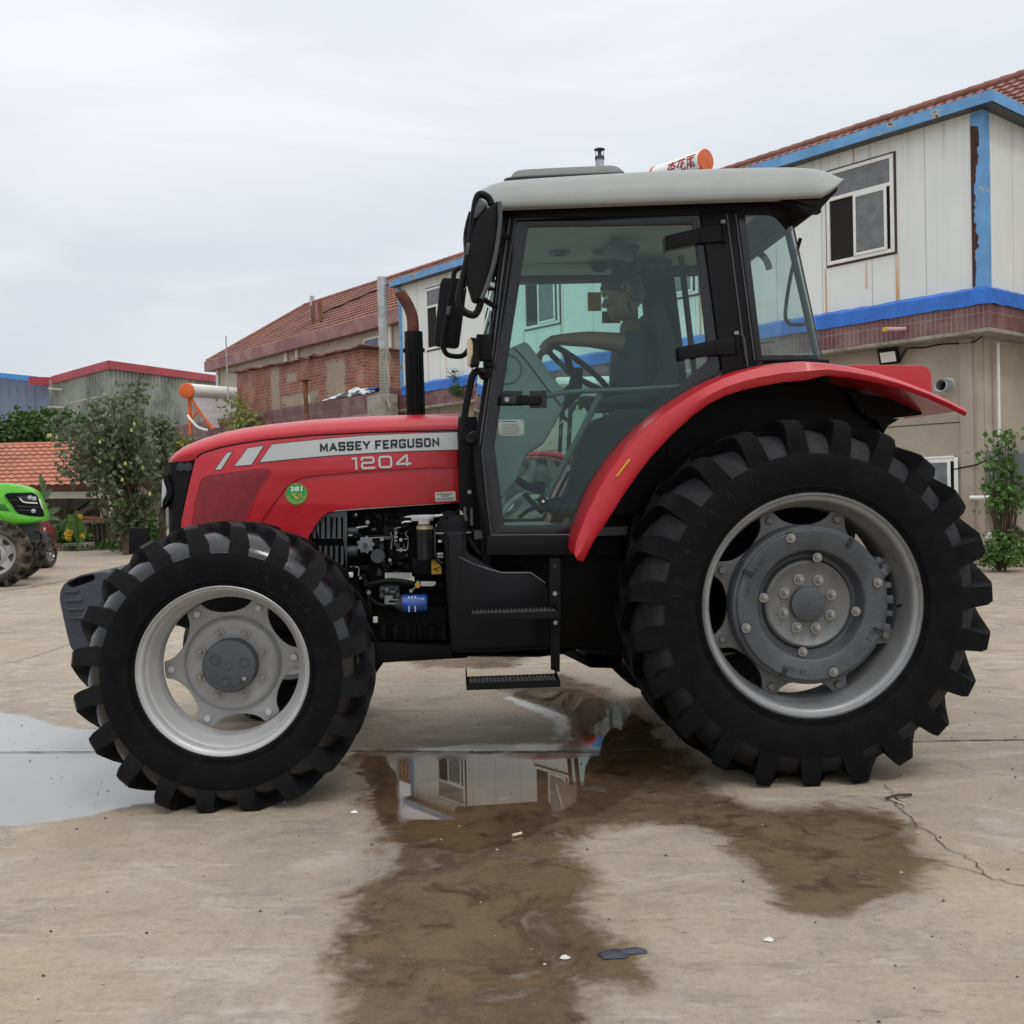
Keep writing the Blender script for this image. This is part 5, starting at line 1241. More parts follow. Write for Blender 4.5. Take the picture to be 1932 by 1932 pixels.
def mat_brick(name, c1_, c2_, mort, sc, bw, bh, ms=.012, plaster=None, off=.5, bump=.5, dist=.01):
    m, t = nt(name); n = N(t); co = n('TexCoord').outputs['Object']; s = n('SeparateXYZ', {0: co}).outputs
    wob = n.math('MULTIPLY', n.math('SUBTRACT', n.noise(co, 3, 3), .5), .03)
    v = n('CombineXYZ', {0: n.math('ADD', s[0], s[1]), 1: n.math('ADD', s[2], wob if plaster else 0.0), 2: 0.0}).outputs[0]
    b = n('TexBrick', {'Vector': v, 'Scale': sc, 'Color1': (*c1_,1), 'Color2': (*c2_,1), 'Mortar': (*mort,1), 'Mortar Size': ms, 'Brick Width': bw, 'Row Height': bh, 'Mortar Smooth': .3, 'Bias': -.1}, offset=off)
    c = n.mix(n.math('MULTIPLY', n.noise(co, 14, 6, .7), .55), b.outputs[0], n.mix(n.ramp(n.noise(co, 1.6, 6), .4, .65), (.09,.05,.04), (.42,.34,.27)))
    h = b.outputs[1]
    if plaster:
        x_, z_ = s[0], s[2]
        pm = None
        for (xc, zc, w_, h_) in plaster:
            dx = n.math('DIVIDE', n.math('ABSOLUTE', n.math('SUBTRACT', x_, xc)), w_); dz = n.math('DIVIDE', n.math('ABSOLUTE', n.math('SUBTRACT', z_, zc)), h_)
            q = n.math('ADD', n.math('MAXIMUM', dx, dz), n.math('MULTIPLY', n.math('SUBTRACT', n.noise(co, 3.2, 6, .65), .5), 1.1)); f = n.ramp(q, 1.02, .95); pm = f if pm is None else n.math('MAXIMUM', pm, f)
        c = n.mix(pm, c, n.mix(n.ramp(n.noise(co, 5, 6), .3, .7), (.42,.34,.23), (.33,.28,.21)))
    bp = n('Bump', {'Height': h, 'Strength': bump, 'Distance': dist}, invert=True).outputs[0]
    n.out(n('BsdfPrincipled', {'Base Color': c, 'Roughness': .8 if plaster else .5, 'Normal': bp}).outputs[0]); return m
def mat_tile(name, ca, cb, cc):
    m, t = nt(name); n = N(t); co = n('TexCoord').outputs['Object']
    v = n('TexVoronoi', {'Vector': co, 'Scale': 4.0}).outputs['Color']; vv = n('SeparateColor', {0: v}).outputs[0]
    c = n.mix(vv, ca, cb); c = n.mix(n.ramp(n.noise(co, .9, 8, .65), .45, .72), c, cc); c = n.mix(n.math('MULTIPLY', n.noise(co, 25, 4), .35), c, tuple(x*.45 for x in ca))
    n.out(n('BsdfPrincipled', {'Base Color': c, 'Roughness': .8}).outputs[0]); return m
def mat_leaf(name, ca, cb, cc, tr=.25):
    m, t = nt(name); n = N(t); g = n('NewGeometry').outputs; co = n('TexCoord').outputs['Object']
    c = n.mix(g['Random Per Island'], ca, cb); c = n.mix(n.ramp(n.noise(co, 1.8, 3), .45, .75), c, cc)
    p = n('BsdfPrincipled', {'Base Color': c, 'Roughness': .5, 'Specular IOR Level': .35}).outputs[0]
    q = n('BsdfTranslucent', {'Color': c}).outputs[0]
    n.out(n('MixShader', {0: tr, 1: p, 2: q}).outputs[0]); return m
M['panel'] = mat_panel()
M['blue1'] = mat_bluestrip('faded_blue_trim', (.13,.33,.62), .37)
M['blue2'] = mat_bluestrip('bright_blue_flashing', (.02,.15,.58), .30)
M['maroon'] = mat_brick('maroon_parapet_tile', (.125,.028,.045), (.17,.042,.062), (.33,.22,.22), 1, .085, .30, .006, off=.0, bump=.2)
M['corn'] = mat_brick('dusty_rose_cornice', (.27,.095,.11), (.31,.12,.13), (.22,.09,.1), 1, .09, .22, .004, off=.0, bump=.1)
M['plaster'] = pbr('beige_render', (.40,.35,.275), .85, var=.10, scale=1.2, bump=.15, bscale=30, dirt=(.25,.225,.185), dfac=.36, dscale=.8)
M['conc'] = pbr('old_concrete', (.30,.28,.24), .9, var=.15, scale=3, bump=.3, bscale=20, dirt=(.14,.13,.11), dfac=.42, dscale=2)
M['concl'] = pbr('pale_render', (.47,.44,.36), .85, var=.1, scale=2, dirt=(.3,.27,.22), dfac=.35, dscale=1.5)
M['brick'] = mat_brick('red_brick', (.44,.13,.065), (.27,.07,.04), (.36,.27,.20), 1, .27, .105, .014, plaster=((-1.5,.75,.30,.9),(2.55,.75,.55,.6),(.2,.3,1.2,.2),(-.3,1.1,.35,.14)))
M['tiler'] = mat_tile('old_roof_tile', (.25,.105,.078), (.33,.155,.115), (.16,.08,.062))
M['tileo'] = mat_tile('orange_roof_tile', (.44,.165,.10), (.52,.22,.145), (.33,.15,.105))
M['ufr'] = pbr('white_window_plastic', (.78,.78,.75), .4, var=.05)
M['bfr'] = pbr('brown_window_surround', (.045,.022,.018), .5)
M['pane'] = pbr('window_pane', (.15,.155,.158), .07, var=.2)
M['panel_bl'] = pbr('pale_blue_screen', (.10,.12,.22), .12, var=.15, scale=2)
M['open'] = pbr('dark_room', (.012,.011,.010), .9)
M['wood'] = pbr('weathered_wood', (.16,.12,.085), .85, var=.35, scale=4, bump=.3, bscale=30)
M['dark'] = pbr('dark_timber', (.035,.025,.02), .9, var=.3)
M['galv'] = pbr('galvanised_steel', (.42,.43,.44), .42, metal=.5, var=.2, scale=3)
M['rustp'] = pbr('rusted_steel', (.15,.06,.03), .85, var=.4, scale=5, dirt=(.28,.14,.06), dfac=.4, dscale=4)
M['leafp'] = mat_leaf('pear_leaf', (.085,.12,.06), (.18,.22,.13), (.15,.17,.11), .35)
M['leafb'] = mat_leaf('bush_leaf', (.05,.12,.02), (.12,.22,.05), (.08,.15,.035))
M['leafy'] = mat_leaf('yellow_shrub_leaf', (.20,.23,.05), (.30,.33,.09), (.16,.20,.04))
M['leafh'] = mat_leaf('hedge_leaf', (.03,.075,.015), (.08,.14,.03), (.05,.09,.02))
M['leafv'] = mat_leaf('vine_leaf', (.045,.12,.02), (.13,.24,.05), (.09,.16,.035))
M['stem'] = pbr('bark', (.085,.065,.045), .9, var=.3, scale=10)
M['pear'] = pbr('pear_skin', (.34,.37,.10), .45, var=.15)
M['petal'] = pbr('yellow_petal', (.55,.36,.03), .6)

def broot(name, label, cat, p=(0,0,0), group=None):
    w = C0+WE*p[0]+WN*p[1]+Vector((0,0,p[2])); return empty(name, w, WANG, label, cat, group)
def bb(mb, name, mat, parent, org, **k): return mb.build(name, mat, parent, off=(-org[0],-org[1],-org[2]), **k)

# ------------------------------------------------------------------ long single-storey workshop with maroon parapet
o0 = (0,0,0)
ws = broot('workshop_building', 'long single-storey beige rendered workshop with a maroon tiled parapet band', 'building')
XL = -32.4
mb = MB(); mb.prism([(XL+.3,0),(-.3,0),(-.3,3.62),(XL+.3,3.62)], .3, 9.0); bb(mb, 'wall', M['plaster'], ws, o0)
mb = MB()
mb.prism([(XL,3.60),(.10,3.60),(.10,3.66),(XL,3.66)], -.10, 9.1); bb(mb, 'roof_slab', M['conc'], ws, o0, bevel=.01)
mb = MB(); mb.prism([(XL,3.663),(.08,3.663),(.08,4.24),(XL,4.24)], -.08, .12); mb.prism([(-.12,3.663),(.082,3.663),(.082,4.238),(-.12,4.238)], .12, 9.0)
mb.prism([(XL,3.663),(XL+.2,3.663),(XL+.2,4.238),(XL,4.238)], .12, 9.0); bb(mb, 'parapet', M['maroon'], ws, o0)
mb = MB(); mb.box((-.47,.285,1.8), (.20,.05,3.6)); mb.box((-.1-.2,.55,1.8), (.04,.10,3.6)); bb(mb, 'pilaster', M['plaster'], ws, o0, bevel=.008)
for k in range(1, 9):
    mb = MB(); mb.box((-.47-3.6*k,.285,1.8), (.22,.05,3.6)); bb(mb, 'pilaster', M['plaster'], ws, o0, bevel=.008)
mb = MB(); mb.box((-8,.296,2.28), (15.2,.012,.012)); bb(mb, 'wall_groove', M['dark'], ws, o0)
def window(root, org, x0, x1, z0, z1, n0, tr=.30, brown=True, pane='pane', openl=True):
    mb = MB(); b = .035
    if brown:
        mb.prism([(x0-b,z0-b),(x1+b,z0-b),(x1+b,z1+b),(x0-b,z1+b)], n0-.012, n0-.002)
        wf = bb(mb, 'window', M['bfr'], root, org)
    mb = MB(); f = .06; d0, d1 = n0-.045, n0-.013; zt = z1-(z1-z0)*tr; xm = (x0+x1)/2
    for (a, b_, c, d) in ((x0,x0+f,z0,z1),(x1-f,x1,z0,z1),(x0+f,x1-f,z1-f,z1),(x0+f,x1-f,z0,z0+f),(x0+f,x1-f,zt-f*.5,zt+f*.5)):
        mb.prism([(a,c),(b_,c),(b_,d),(a,d)], d0, d1)
    a0, a1 = xm-.10, x1-f*1.9; c0, c1_ = z0+f, zt-f*.5                       # sliding sash in front
    for (a, b_, c, d) in ((a0,a0+f*.8,c0,c1_),(a1-f*.8,a1,c0,c1_),(a0+f*.8,a1-f*.8,c1_-f*.8,c1_),(a0+f*.8,a1-f*.8,c0,c0+f*.8)):
        mb.prism([(a,c),(b_,c),(b_,d),(a,d)], d0-.02, d0+.004)
    o = bb(mb, 'window_frame' if brown else 'window', M['ufr'], wf if brown else root, org, bevel=.004)
    pr_ = wf if brown else o
    mb = MB(); mb.prism([(x0+f,zt+f*.5),(x1-f,zt+f*.5),(x1-f,z1-f),(x0+f,z1-f)], n0-.028, n0-.022); bb(mb, 'pane', M[pane], pr_, org)
    mb = MB(); mb.prism([(a0+f*.8,c0+f*.8),(a1-f*.8,c0+f*.8),(a1-f*.8,c1_-f*.8),(a0+f*.8,c1_-f*.8)], d0-.012, d0-.006); bb(mb, 'pane', M['pane' if pane == 'pane' else pane], pr_, org)
    mb = MB(); mb.prism([(x0+f,c0),(x1-f,c0),(x1-f,c1_),(x0+f,c1_)], n0-.0125, n0-.0115)
    bb(mb, 'opening', M['open' if openl else pane], pr_, org)
window(ws, o0, -1.1-.35, -.62, .75, 1.72, .3, .0, False, 'pane')

# ------------------------------------------------------------------ white panel storey
pb = broot('panel_building', 'white metal panel storey with blue eave and corner trim standing on the workshop roof', 'building', (0,0,4.2))
op = (0,0,4.2)
mb = MB(); mb.prism([(-16.1,4.2),(-.02,4.2),(-.02,7.0),(-16.1,7.0)], .02, 4.2); bb(mb, 'wall', M['panel'], pb, op)
for (x0, x1) in ((-2.74,-1.49),(-6.84,-5.62),(-10.83,-9.62),(-14.80,-13.6)):
    window(pb, op, x0, x1, 5.12, 6.72, .02)
mb = MB(); mb.prism([(-.21,4.28),(.0,4.28),(.0,6.98),(-.21,6.98)], .0, .018); mb.prism([(.0,4.28),(.012,4.28),(.012,6.98),(.0,6.98)], .0, .16)
bb(mb, 'corner_trim', M['blue1'], pb, op)
mb = MB(); rr2 = random.Random(5); pts = []          # rust eaten out of the corner trim
zz = 6.75
left = [(-.30, 6.8), (-.30, 4.35)]; right = []
while zz > 4.3:
    w = .085+.035*math.sin(zz*3.1)+rr2.uniform(-.02,.02); w = max(.02, min(.15, w*(1 if zz > 4.9 else .45))); right.append((-.21+w, zz)); zz -= .055
mb.prism([(-.209,6.8)]+right+[(-.209,4.32)], -.004, -.001); bb(mb, 'rust_patch', pbr('brown_rust', (.06,.024,.018), .85, var=.4, scale=12), pb, op)
mb = MB(); mb.prism([(-16.15,7.0),(.2,7.0),(.2,7.03),(-16.15,7.03)], -.22, 4.3); bb(mb, 'soffit', M['greyd'], pb, op)
mb = MB(); mb.prism([(-16.2,6.99),(.25,6.99),(.25,7.16),(-16.2,7.16)], -.25, -.235); mb.prism([(.235,6.99),(.25,6.99),(.25,7.16),(.235,7.16)], -.235, 4.4)
mb.prism([(-16.2,7.145),(.235,7.145),(.235,7.16),(-16.2,7.16)], -.235, 4.4)
mb.prism([(-16.2,6.99),(-16.19,6.99),(-16.19,7.145),(-16.2,7.145)], -.235, 4.4); bb(mb, 'eave_trim', M['blue1'], pb, op)
mb = MB()                                              # crumpled bright blue flashing at the foot
rows = [[], [], []]; r3 = random.Random(8)
xs = [-15.9+.16*k for k in range(100)]
for x in xs:
    x = min(x, .06); rows[0].append((x, .012, 4.31+r3.uniform(-.010,.010))); rows[1].append((x, -.098+r3.uniform(-.006,.006), 4.25)); rows[2].append((x, -.108+r3.uniform(-.008,.006), 4.03+r3.uniform(-.012,.012)))
for k in range(30):
    y = .0+.15*k; rows[0].append((-.012, max(y,.05), 4.31+r3.uniform(-.010,.010))); rows[1].append((.10, y-.1, 4.25)); rows[2].append((.110+r3.uniform(-.006,.006), y-.1, 4.03+r3.uniform(-.012,.012)))
mb.grid(rows); o = bb(mb, 'flashing', M['blue2'], pb, op, smooth=0); md = o.modifiers.new('t','SOLIDIFY'); md.thickness = .006
mb = MB(); mb.prism([(-15.75,4.25),(-15.5,4.25),(-15.5,7.0),(-15.75,7.0)], -.02, .01); mb = MB().prism([(-16.12,4.25),(-15.98,4.25),(-15.98,6.98),(-16.12,6.98)], .0, .018); bb(mb, 'corner_trim', M['blue1'], pb, op)

# ------------------------------------------------------------------ tiled roofs
def tileroof(name, O, U, V, w, l, mat, parent, org=(0,0,0), tw=.22, rh=.34, trim=None, amp=.03):
    """O origin at the eave, U unit vector along the eave, V unit vector up the slope"""
    O, U, V = Vector(O), Vector(U).normalized(), Vector(V).normalized(); Nn = U.cross(V).normalized()
    if Nn.z < 0: Nn = -Nn
    nu = int(w/tw*5); nr = int(l/rh); mb = MB(); rows = []
    for j in range(nr):
        for s_ in (0.0, 1.0):
            y = (j+s_)*rh; row = []
            for i in range(nu+1):
                x = i*tw/5; ph = (x/tw) % 1.0
                h = amp*(math.sin(ph*PI)**2 if True else 0)+(.045 if s_ == 0 else .0)+.004*noise.noise(Vector((x*1.7, y*2.1, 3.1)))+.03*noise.noise(Vector((x*.25, y*.3, 1.0)))
                xx, yy = x, y
                if trim: xx, yy = trim(x, y)
                row.append(tuple(O+U*xx+V*yy+Nn*h-Vector(org)))
            rows.append(row)
    mb.grid(rows); return mb.build(name, mat, parent, smooth=0, fixn=False)
hr = broot('tiled_house', 'two-storey rendered house with hipped red tile roof and dusty pink cornice', 'building', (-10,2.5,0))
oh = (-10,2.5,0)
CN = 2.2; zc = 7.15; xl = BL([(385,681)], CN)[0][0]; xr_ = 8.0
ridge_n = 6.0; zr_ = 9.62; xa = BL([(575,568)], ridge_n)[0][0]
mb = MB(); mb.prism([(xl+.4,4.0),(xr_,4.0),(xr_,6.78),(xl+.4,6.78)], CN+.35, 9.6); bb(mb, 'wall', M['concl'], hr, oh)
mb = MB(); mb.prism([(xl,6.75),(xr_,6.75),(xr_,zc+.02),(xl,zc+.02)], CN, CN+.08); mb.prism([(xl+.08,6.75),(xr_,6.75),(xr_,6.80),(xl+.08,6.80)], CN+.08, 9.8); mb.prism([(xl,6.75),(xl+.08,6.75),(xl+.08,zc+.02),(xl,zc+.02)], CN+.08, 9.9); bb(mb, 'cornice', M['corn'], hr, oh)
sl = math.hypot(ridge_n-CN, zr_-zc); Vs = Vector((0, (ridge_n-CN)/sl, (zr_-zc)/sl)); wR = xr_-xl; run = xa-xl
def tr1(x, y): return (max(x, run*y/sl-.02), y)
ro = tileroof('roof', (xl+.1, CN+.05, zc-.02), (1,0,0), Vs, wR, sl, M['tiler'], hr, oh, trim=tr1)
Vh = Vector((run, 0, zr_-zc)); lh_ = Vh.length
def tr2(x, y): return (min(max(x, (ridge_n-CN)*y/lh_), 2*(ridge_n-CN)-(ridge_n-CN)*y/lh_), y)
tileroof('roof', (xl+.1, CN+2*(ridge_n-CN), zc-.02), (0,-1,0), Vh, 2*(ridge_n-CN), lh_, M['tiler'], hr, oh, trim=tr2)
mb = MB(); mb.add([(xa, ridge_n, zr_), (xr_, ridge_n, zr_), (xr_, 9.9, zc), (xl, 9.9, zc)], [(0,1,2,3)]); bb(mb, 'roof_back', M['tiler'], hr, oh)
mb = MB(); k = 0; x = xa
while x < xr_:
    mb.lathe([(.0,-.0),(.10,0),(.085,.36),(0,.36)], (x, ridge_n, zr_+.0), 10, 0, 'x'); x += .34
a = Vector((xl+.1, CN+.05, zc+.03)); b = Vector((xa, ridge_n, zr_+.02)); L_ = (b-a).length
mb.tube([a, b], .07, 8); bb(mb, 'ridge_tiles', M['tiler'], ro, oh, smooth=0)
a = BL(b1((1200,230)), 4.2)[0]; b = BL(b1((860,425)), 3.0)[0]
mb = MB(); mb.tube([(a[0],5.0,zc+2.8*(zr_-zc)/(ridge_n-CN)+.06),(a[0]-3.2,3.9,zc+1.7*(zr_-zc)/(ridge_n-CN)+.07),(b[0],2.9,zc+.7*(zr_-zc)/(ridge_n-CN)+.07)], .03, 6); bb(mb, 'roof_cable', M['dark'], hr, oh)
wq = BL(b1((1128,600),(1230,905)), CN+.35); window(hr, oh, wq[0][0], wq[1][0]+.1, 5.0, 6.55, CN+.35, .32, False, 'panel_bl', False)
wq = BL(b1((212,820),(290,895)), CN+.35); window(hr, oh, wq[0][0], wq[1][0], 4.9, 5.6, CN+.35, .0, False, 'pane', False)
wq = BL(b1((730,680),(935,680)), CN+.35); mb = MB(); mb.prism([(wq[0][0],5.8),(wq[1][0],5.8),(wq[1][0],6.2),(wq[0][0],6.2)], CN+.33, CN+.345); bb(mb, 'window', M['pane'], hr, oh)
for x in (612, 684, 1297, 160):
    q = BL(b1((x,700)), CN+.25)[0]; mb = MB(); mb.tube([(q[0],CN+.28,4.2),(q[0],CN+.28,6.75)], .07, 12); bb(mb, 'downpipe', M['ufr'], hr, oh)
# ------------------------------------------------------------------ brick shed on the flat roof
sb = broot('brick_shed', 'small weathered brick shed with crumbling plaster patches on the flat workshop roof', 'shed', (-23,.5,4.2)); os_ = (-23,.5,4.2)
xs0 = BL(b1((295,900)), .5)[0][0]; xs1 = BL(b1((1122,800)), .5)[0][0]
mb = MB(); mb.prism([(xs0,3.7),(xs1,3.7),(xs1,5.70),(xs0,5.86)], .5, 2.2); bb(mb, 'wall', M['brick'], sb, os_)
r4 = random.Random(3)
mb = MB(); x = xs0-.1
while x < xs1+.1:
    f = (x-xs0)/(xs1-xs0); mb.box((x, 1.3, 5.90-.16*f), (.26,2.0,.035), Euler((r4.uniform(-.05,.05), r4.uniform(-.12,.12), r4.uniform(-.06,.06))).to_matrix()); x += .21
bb(mb, 'roof_tiles', M['tiler'], sb, os_, smooth=0)
mb = MB(); mb.lathe([(0,0),(.26,0),(.27,.02)], BL(b1((747,995)), .2)[0][:1]+(.2, BL(b1((747,995)), .2)[0][1]), 28)
o = mb.build('satellite_dish', M['concl'], None, smooth=38); o.matrix_world = Matrix.Translation(C0) @ Matrix.Rotation(WANG, 4, 'Z'); tag(o, 'round pale disc leaning on the parapet in front of the brick shed', 'dish')

def bthing(mb, name, mat, label, cat, group=None, **k):
    o = mb.build(name, mat, None, **k); o.matrix_world = Matrix.Translation(C0) @ Matrix.Rotation(WANG, 4, 'Z'); tag(o, label, cat, group); return o
# flue pipes
q0, q1 = BL(b1((1241,172),(1262,960)), -.35); rad_ = .155
mb = MB(); xq = q1[0]; mb.tube([(q0[0]+.02,-.35,q0[1]-1.95),(q0[0],-.35,q0[1])], .125, 18); 
o = bthing(mb, 'flue_pipe', M['galv'], 'tall shiny metal flue on a grey corrugated lower section', 'flue')
mb = MB(); z0 = 2.9; z1q = q0[1]-1.95; nk = 60
pts = [(q1[0]-.03+(q0[0]+.05-q1[0])*(k/nk), -.35, z0+(z1q-z0)*k/nk) for k in range(nk+1)]; mb.tube(pts, [.135+.010*(k % 2) for k in range(nk+1)], 14)
c_ = mb.build('lower_section', M['conc'], o, smooth=0)
mb = MB(); q = BL(b1((1190,965),(1310,1090)), -.35); mb.box(((q[0][0]+q[1][0])/2,-.36,(q[0][1]-1.4)), (q[1][0]-q[0][0],.42,2.9)); mb.build('base_block', M['conc'], o, bevel=.01)
mb = MB(); q = BL(b1((1268,440),(1300,700),(1250,950)), -.5); 
for s_ in range(3):
    pts = [Vector((q[0][0]+r4.uniform(-.0,.3), -.55, q[0][1]-.35*k+r4.uniform(-.1,.1))) for k in range(8)]; mb.tube(spline(pts, 4), .008, 5)
mb.build('wire', M['concl'], o)
for (px, lab, mt_) in ((((786,300),(798,470)), 'slim flue with a bright metal top section on the tiled roof', 'galv'), (((836,325),(840,452)), 'short rusty brown flue on the tiled roof', 'rustp')):
    q = BL(b1(*px), 3.2); mb = MB(); mb.tube([(q[1][0],3.2,q[1][1]-.3),(q[0][0],3.2,q[0][1])], .075, 12); o = bthing(mb, 'roof_flue', M['rustp'], lab, 'flue', 'flues on the tiled roof')
    if mt_ == 'galv': q2 = BL(b1((788,300),(788,366)), 3.2); mb = MB(); mb.tube([(q2[1][0],3.2,q2[1][1]),(q[0][0],3.2,q[0][1]+.03)], .085, 12); mb.build('metal_top', M['galv'], o)
q = BL(b1((742,852),(750,1112)), -.3); mb = MB(); mb.tube([(q[1][0],-.3,q[1][1]-1),(q[0][0],-.3,q[0][1])], .075, 12); mb.box((q[0][0],-.3,q[0][1]+.02), (.5,.2,.03))
bthing(mb, 'rusty_post', M['rustp'], 'rusty standing pipe with a flat cap before the maroon parapet', 'pipe')
q = BL(b1((222,555),(236,920)), -.1); mb = MB(); mb.tube([(q[1][0],-.1,q[1][1]-.5),(q[0][0],-.1,q[0][1])], .025, 6); bthing(mb, 'antenna_mast', M['galv'], 'thin upright antenna rod left of the brick shed', 'antenna')
# flue with cap above the cab
q = BL([(1131,281),(1131,316)], 1.5); cx_, cz_ = q[0]; mb = MB(); mb.tube([(cx_,1.5,7.0),(cx_,1.5,cz_-.22)], .10, 16)
o = bthing(mb, 'capped_flue', M['galv'], 'small silver flue with a dark rain cap above the cab roof', 'flue')
mb = MB(); mb.lathe([(.11,-.26),(.115,-.18),(.10,-.17)], (cx_,1.5,cz_), 18, 0, 'z'); mb.lathe([(0,.02),(.06,.015),(.13,-.01),(.13,-.02),(0,-.01)], (cx_,1.5,cz_), 20, 0, 'z'); mb.tube([(cx_,1.5,cz_),(cx_,1.5,cz_-.14)], .035, 8)
for k in range(4): A = k*PI/2+.4; mb.tube([(cx_+.09*math.cos(A),1.5+.09*math.sin(A),cz_-.2),(cx_+.11*math.cos(A),1.5+.11*math.sin(A),cz_-.01)], .008, 5)
mb.build('rain_cap', M['greyd'], o)
# tarpaulin heap
q = BL(b1((890,975),(1230,935),(1060,930)), .1); mb = MB(); rows = []
for j in range(9):
    row = []
    for i in range(26):
        f = i/25; x = q[0][0]+(q[1][0]-q[0][0])*f; y = -.12+.9*j/8; z = 4.25+(.06+.17*math.sin(PI*min(1,f*1.15))**.8)*math.sin(PI*j/8)**.6*(1+.5*noise.noise(Vector((x*3,y*3,0))))+.06*noise.noise(Vector((x*7,y*7,2)))
        row.append((x, y, z))
    rows.append(row)
mb.grid(rows)
m, t = nt('tarpaulin'); n = N(t); co = n('TexCoord').outputs['Object']; n.out(n('BsdfPrincipled', {'Base Color': n.mix(n.ramp(n.noise(co, 1.6, 3), .50, .53), (.62,.64,.64), (.03,.035,.04)), 'Roughness': .5}).outputs[0])
bthing(mb, 'tarpaulin', m, 'black and white tarpaulin heap on the parapet left of the shiny flue', 'tarpaulin', smooth=0)
mb = MB(); q = BL(b1((1150,908),(1232,912)), .05); mb.box(((q[0][0]+q[1][0])/2,.2,q[0][1]), (q[1][0]-q[0][0],.5,.04)); bthing(mb, 'blue_sheet', M['blue2'], 'blue board lying over the tarpaulin heap', 'board')

# solar water heaters
def heater(p0, p1, n0, r, lab, frame=True, txt=None):
    a, b = BL([p0, p1], n0); zc_ = a[1]; mb = MB(); x0, x1 = min(a[0], b[0]), max(a[0], b[0])
    mb.lathe([(0,0),(r*.9,0),(r,.02),(r,x1-x0-.02),(r*.9,x1-x0),(0,x1-x0)], (x0, n0, zc_), 32, 0, 'x')
    o = bthing(mb, 'solar_water_heater', M['ufr'], lab, 'water heater', 'solar water heaters on the roofs')
    for x in (x0-.05, x1-.01):
        mb = MB(); mb.lathe([(0,-.02),(r*.7,-.015),(r*1.03,.0),(r*1.05,.05),(0,.06)], (x, n0, zc_), 28, 0, 'x'); mb.build('end_cap', M['orange'], o)
    if frame:
        for x in (x0+.06, x1-.06):
            mb = MB(); mb.bar((x,n0,zc_-r*.6), (x,n0+.05,zc_-1.45), .09, .09); mb.bar((x,n0-.05,zc_-r*.6), (x,n0-1.15,zc_-1.45), .09, .07); mb.bar((x,n0,zc_-.9), (x,n0-.75,zc_-.95), .05, .05); mb.bar((x,n0,zc_-.75), (x,n0-.4,zc_-.6), .05, .05)
            mb.build('stand', M['orange'], o)
        tubes = MB(); k = 0; x = x0+.12; t0 = None
        while x < x1-.1:
            if t0 is None: mb = MB(); mb.tube([(x,n0-.12,zc_-r*.8),(x,n0-1.12,zc_-1.38)], .026, 8); t0 = mb.build('glass_tube', M['galv'], o); xx0 = x
            else: dup(t0, o, (x-xx0, 0, 0))
            x += .075
    if txt:
        for i, ch in enumerate(txt):
            xa_ = x0+(x1-x0)*(.36+.19*i); w_ = .24
            me = text_mesh(ch, 1, .02, .001)
            if not me.vertices: continue
            xs_ = [v.co.x for v in me.vertices]; ys_ = [v.co.y for v in me.vertices]; mnx, mxx, mny, mxy = min(xs_), max(xs_), min(ys_), max(ys_)
            for v in me.vertices:
                u_ = (v.co.x-mnx)/(mxx-mnx); w2 = (v.co.y-mny)/(mxy-mny); A = math.radians(38-72*(w2-.0)); A = math.radians(-35+72*w2)
                v.co = Vector((xa_+u_*w_, n0-(r+.004)*math.cos(A), zc_+(r+.004)*math.sin(A)))
            finish(me, pbr('red_print', (.55,.02,.02), .5), 0); link('heater_lettering', me, o)
    return o
heater(b2((-3,605))[0] if False else (1330,303), (1240,318), .6, .21, 'white solar heater tank with orange end cap and red characters above the cab', True, '杏花雨')
A_, B_h = atY((352,737), 36.5), atY((449,744), 41.0); ax_ = (B_h-A_); Lh = ax_.length; ax_.normalize()
sh2 = empty('solar_water_heater', A_, 0, 'solar water heater with orange stand and slanted glass tubes left of the brick shed', 'water heater', 'solar water heaters on the roofs')
Rx = ax_.to_track_quat('X', 'Z').to_matrix().to_4x4(); sl_ = Vector((.62,-.25,-.95)).normalized()
mb = MB(); mb.lathe([(0,0),(.24,0),(.265,.02),(.265,Lh-.02),(.2,Lh),(0,Lh)], n=32, axis='x'); mb.v = [tuple(Rx @ Vector(v)) for v in mb.v]; mb.build('tank', M['ufr'], sh2)
mb = MB(); mb.lathe([(0,-.06),(.2,-.055),(.275,-.03),(.285,.04),(0,.05)], n=32, axis='x'); mb.v = [tuple(Rx @ Vector(v)) for v in mb.v]; mb.build('end_cap', M['orange'], sh2)
for f_ in (.04, .93):
    p_ = ax_*(Lh*f_); mb = MB(); mb.bar(p_+Vector((0,0,-.1)), p_+Vector((0,.05,-1.55)), .10, .10); mb.bar(p_+Vector((.05,0,-.2)), p_+sl_*1.75, .10, .08); mb.bar(p_+Vector((0,0,-.75)), p_+sl_*.95, .06, .06); mb.bar(p_+Vector((0,0,-1.1)), p_+sl_*.8, .05, .05); mb.build('stand', M['orange'], sh2)
mb = MB(); mb.tube([sl_*.25, sl_*1.68], .034, 8); gt0 = mb.build('glass_tube', pbr('tube_glass', (.42,.39,.40), .25), sh2, ax_*.2); k = .35
while k < Lh-.2: dup(gt0, sh2, ax_*k); k += .15
mb = MB(); mb.tube(spline([A_*0+Vector((.1,-.3,-.9)), Vector((.25,-.35,-1.1)), Vector((.5,-.35,-1.35)), Vector((.8,-.3,-1.45))], 4), .045, 8); mb.build('pipe', M['ufr'], sh2)
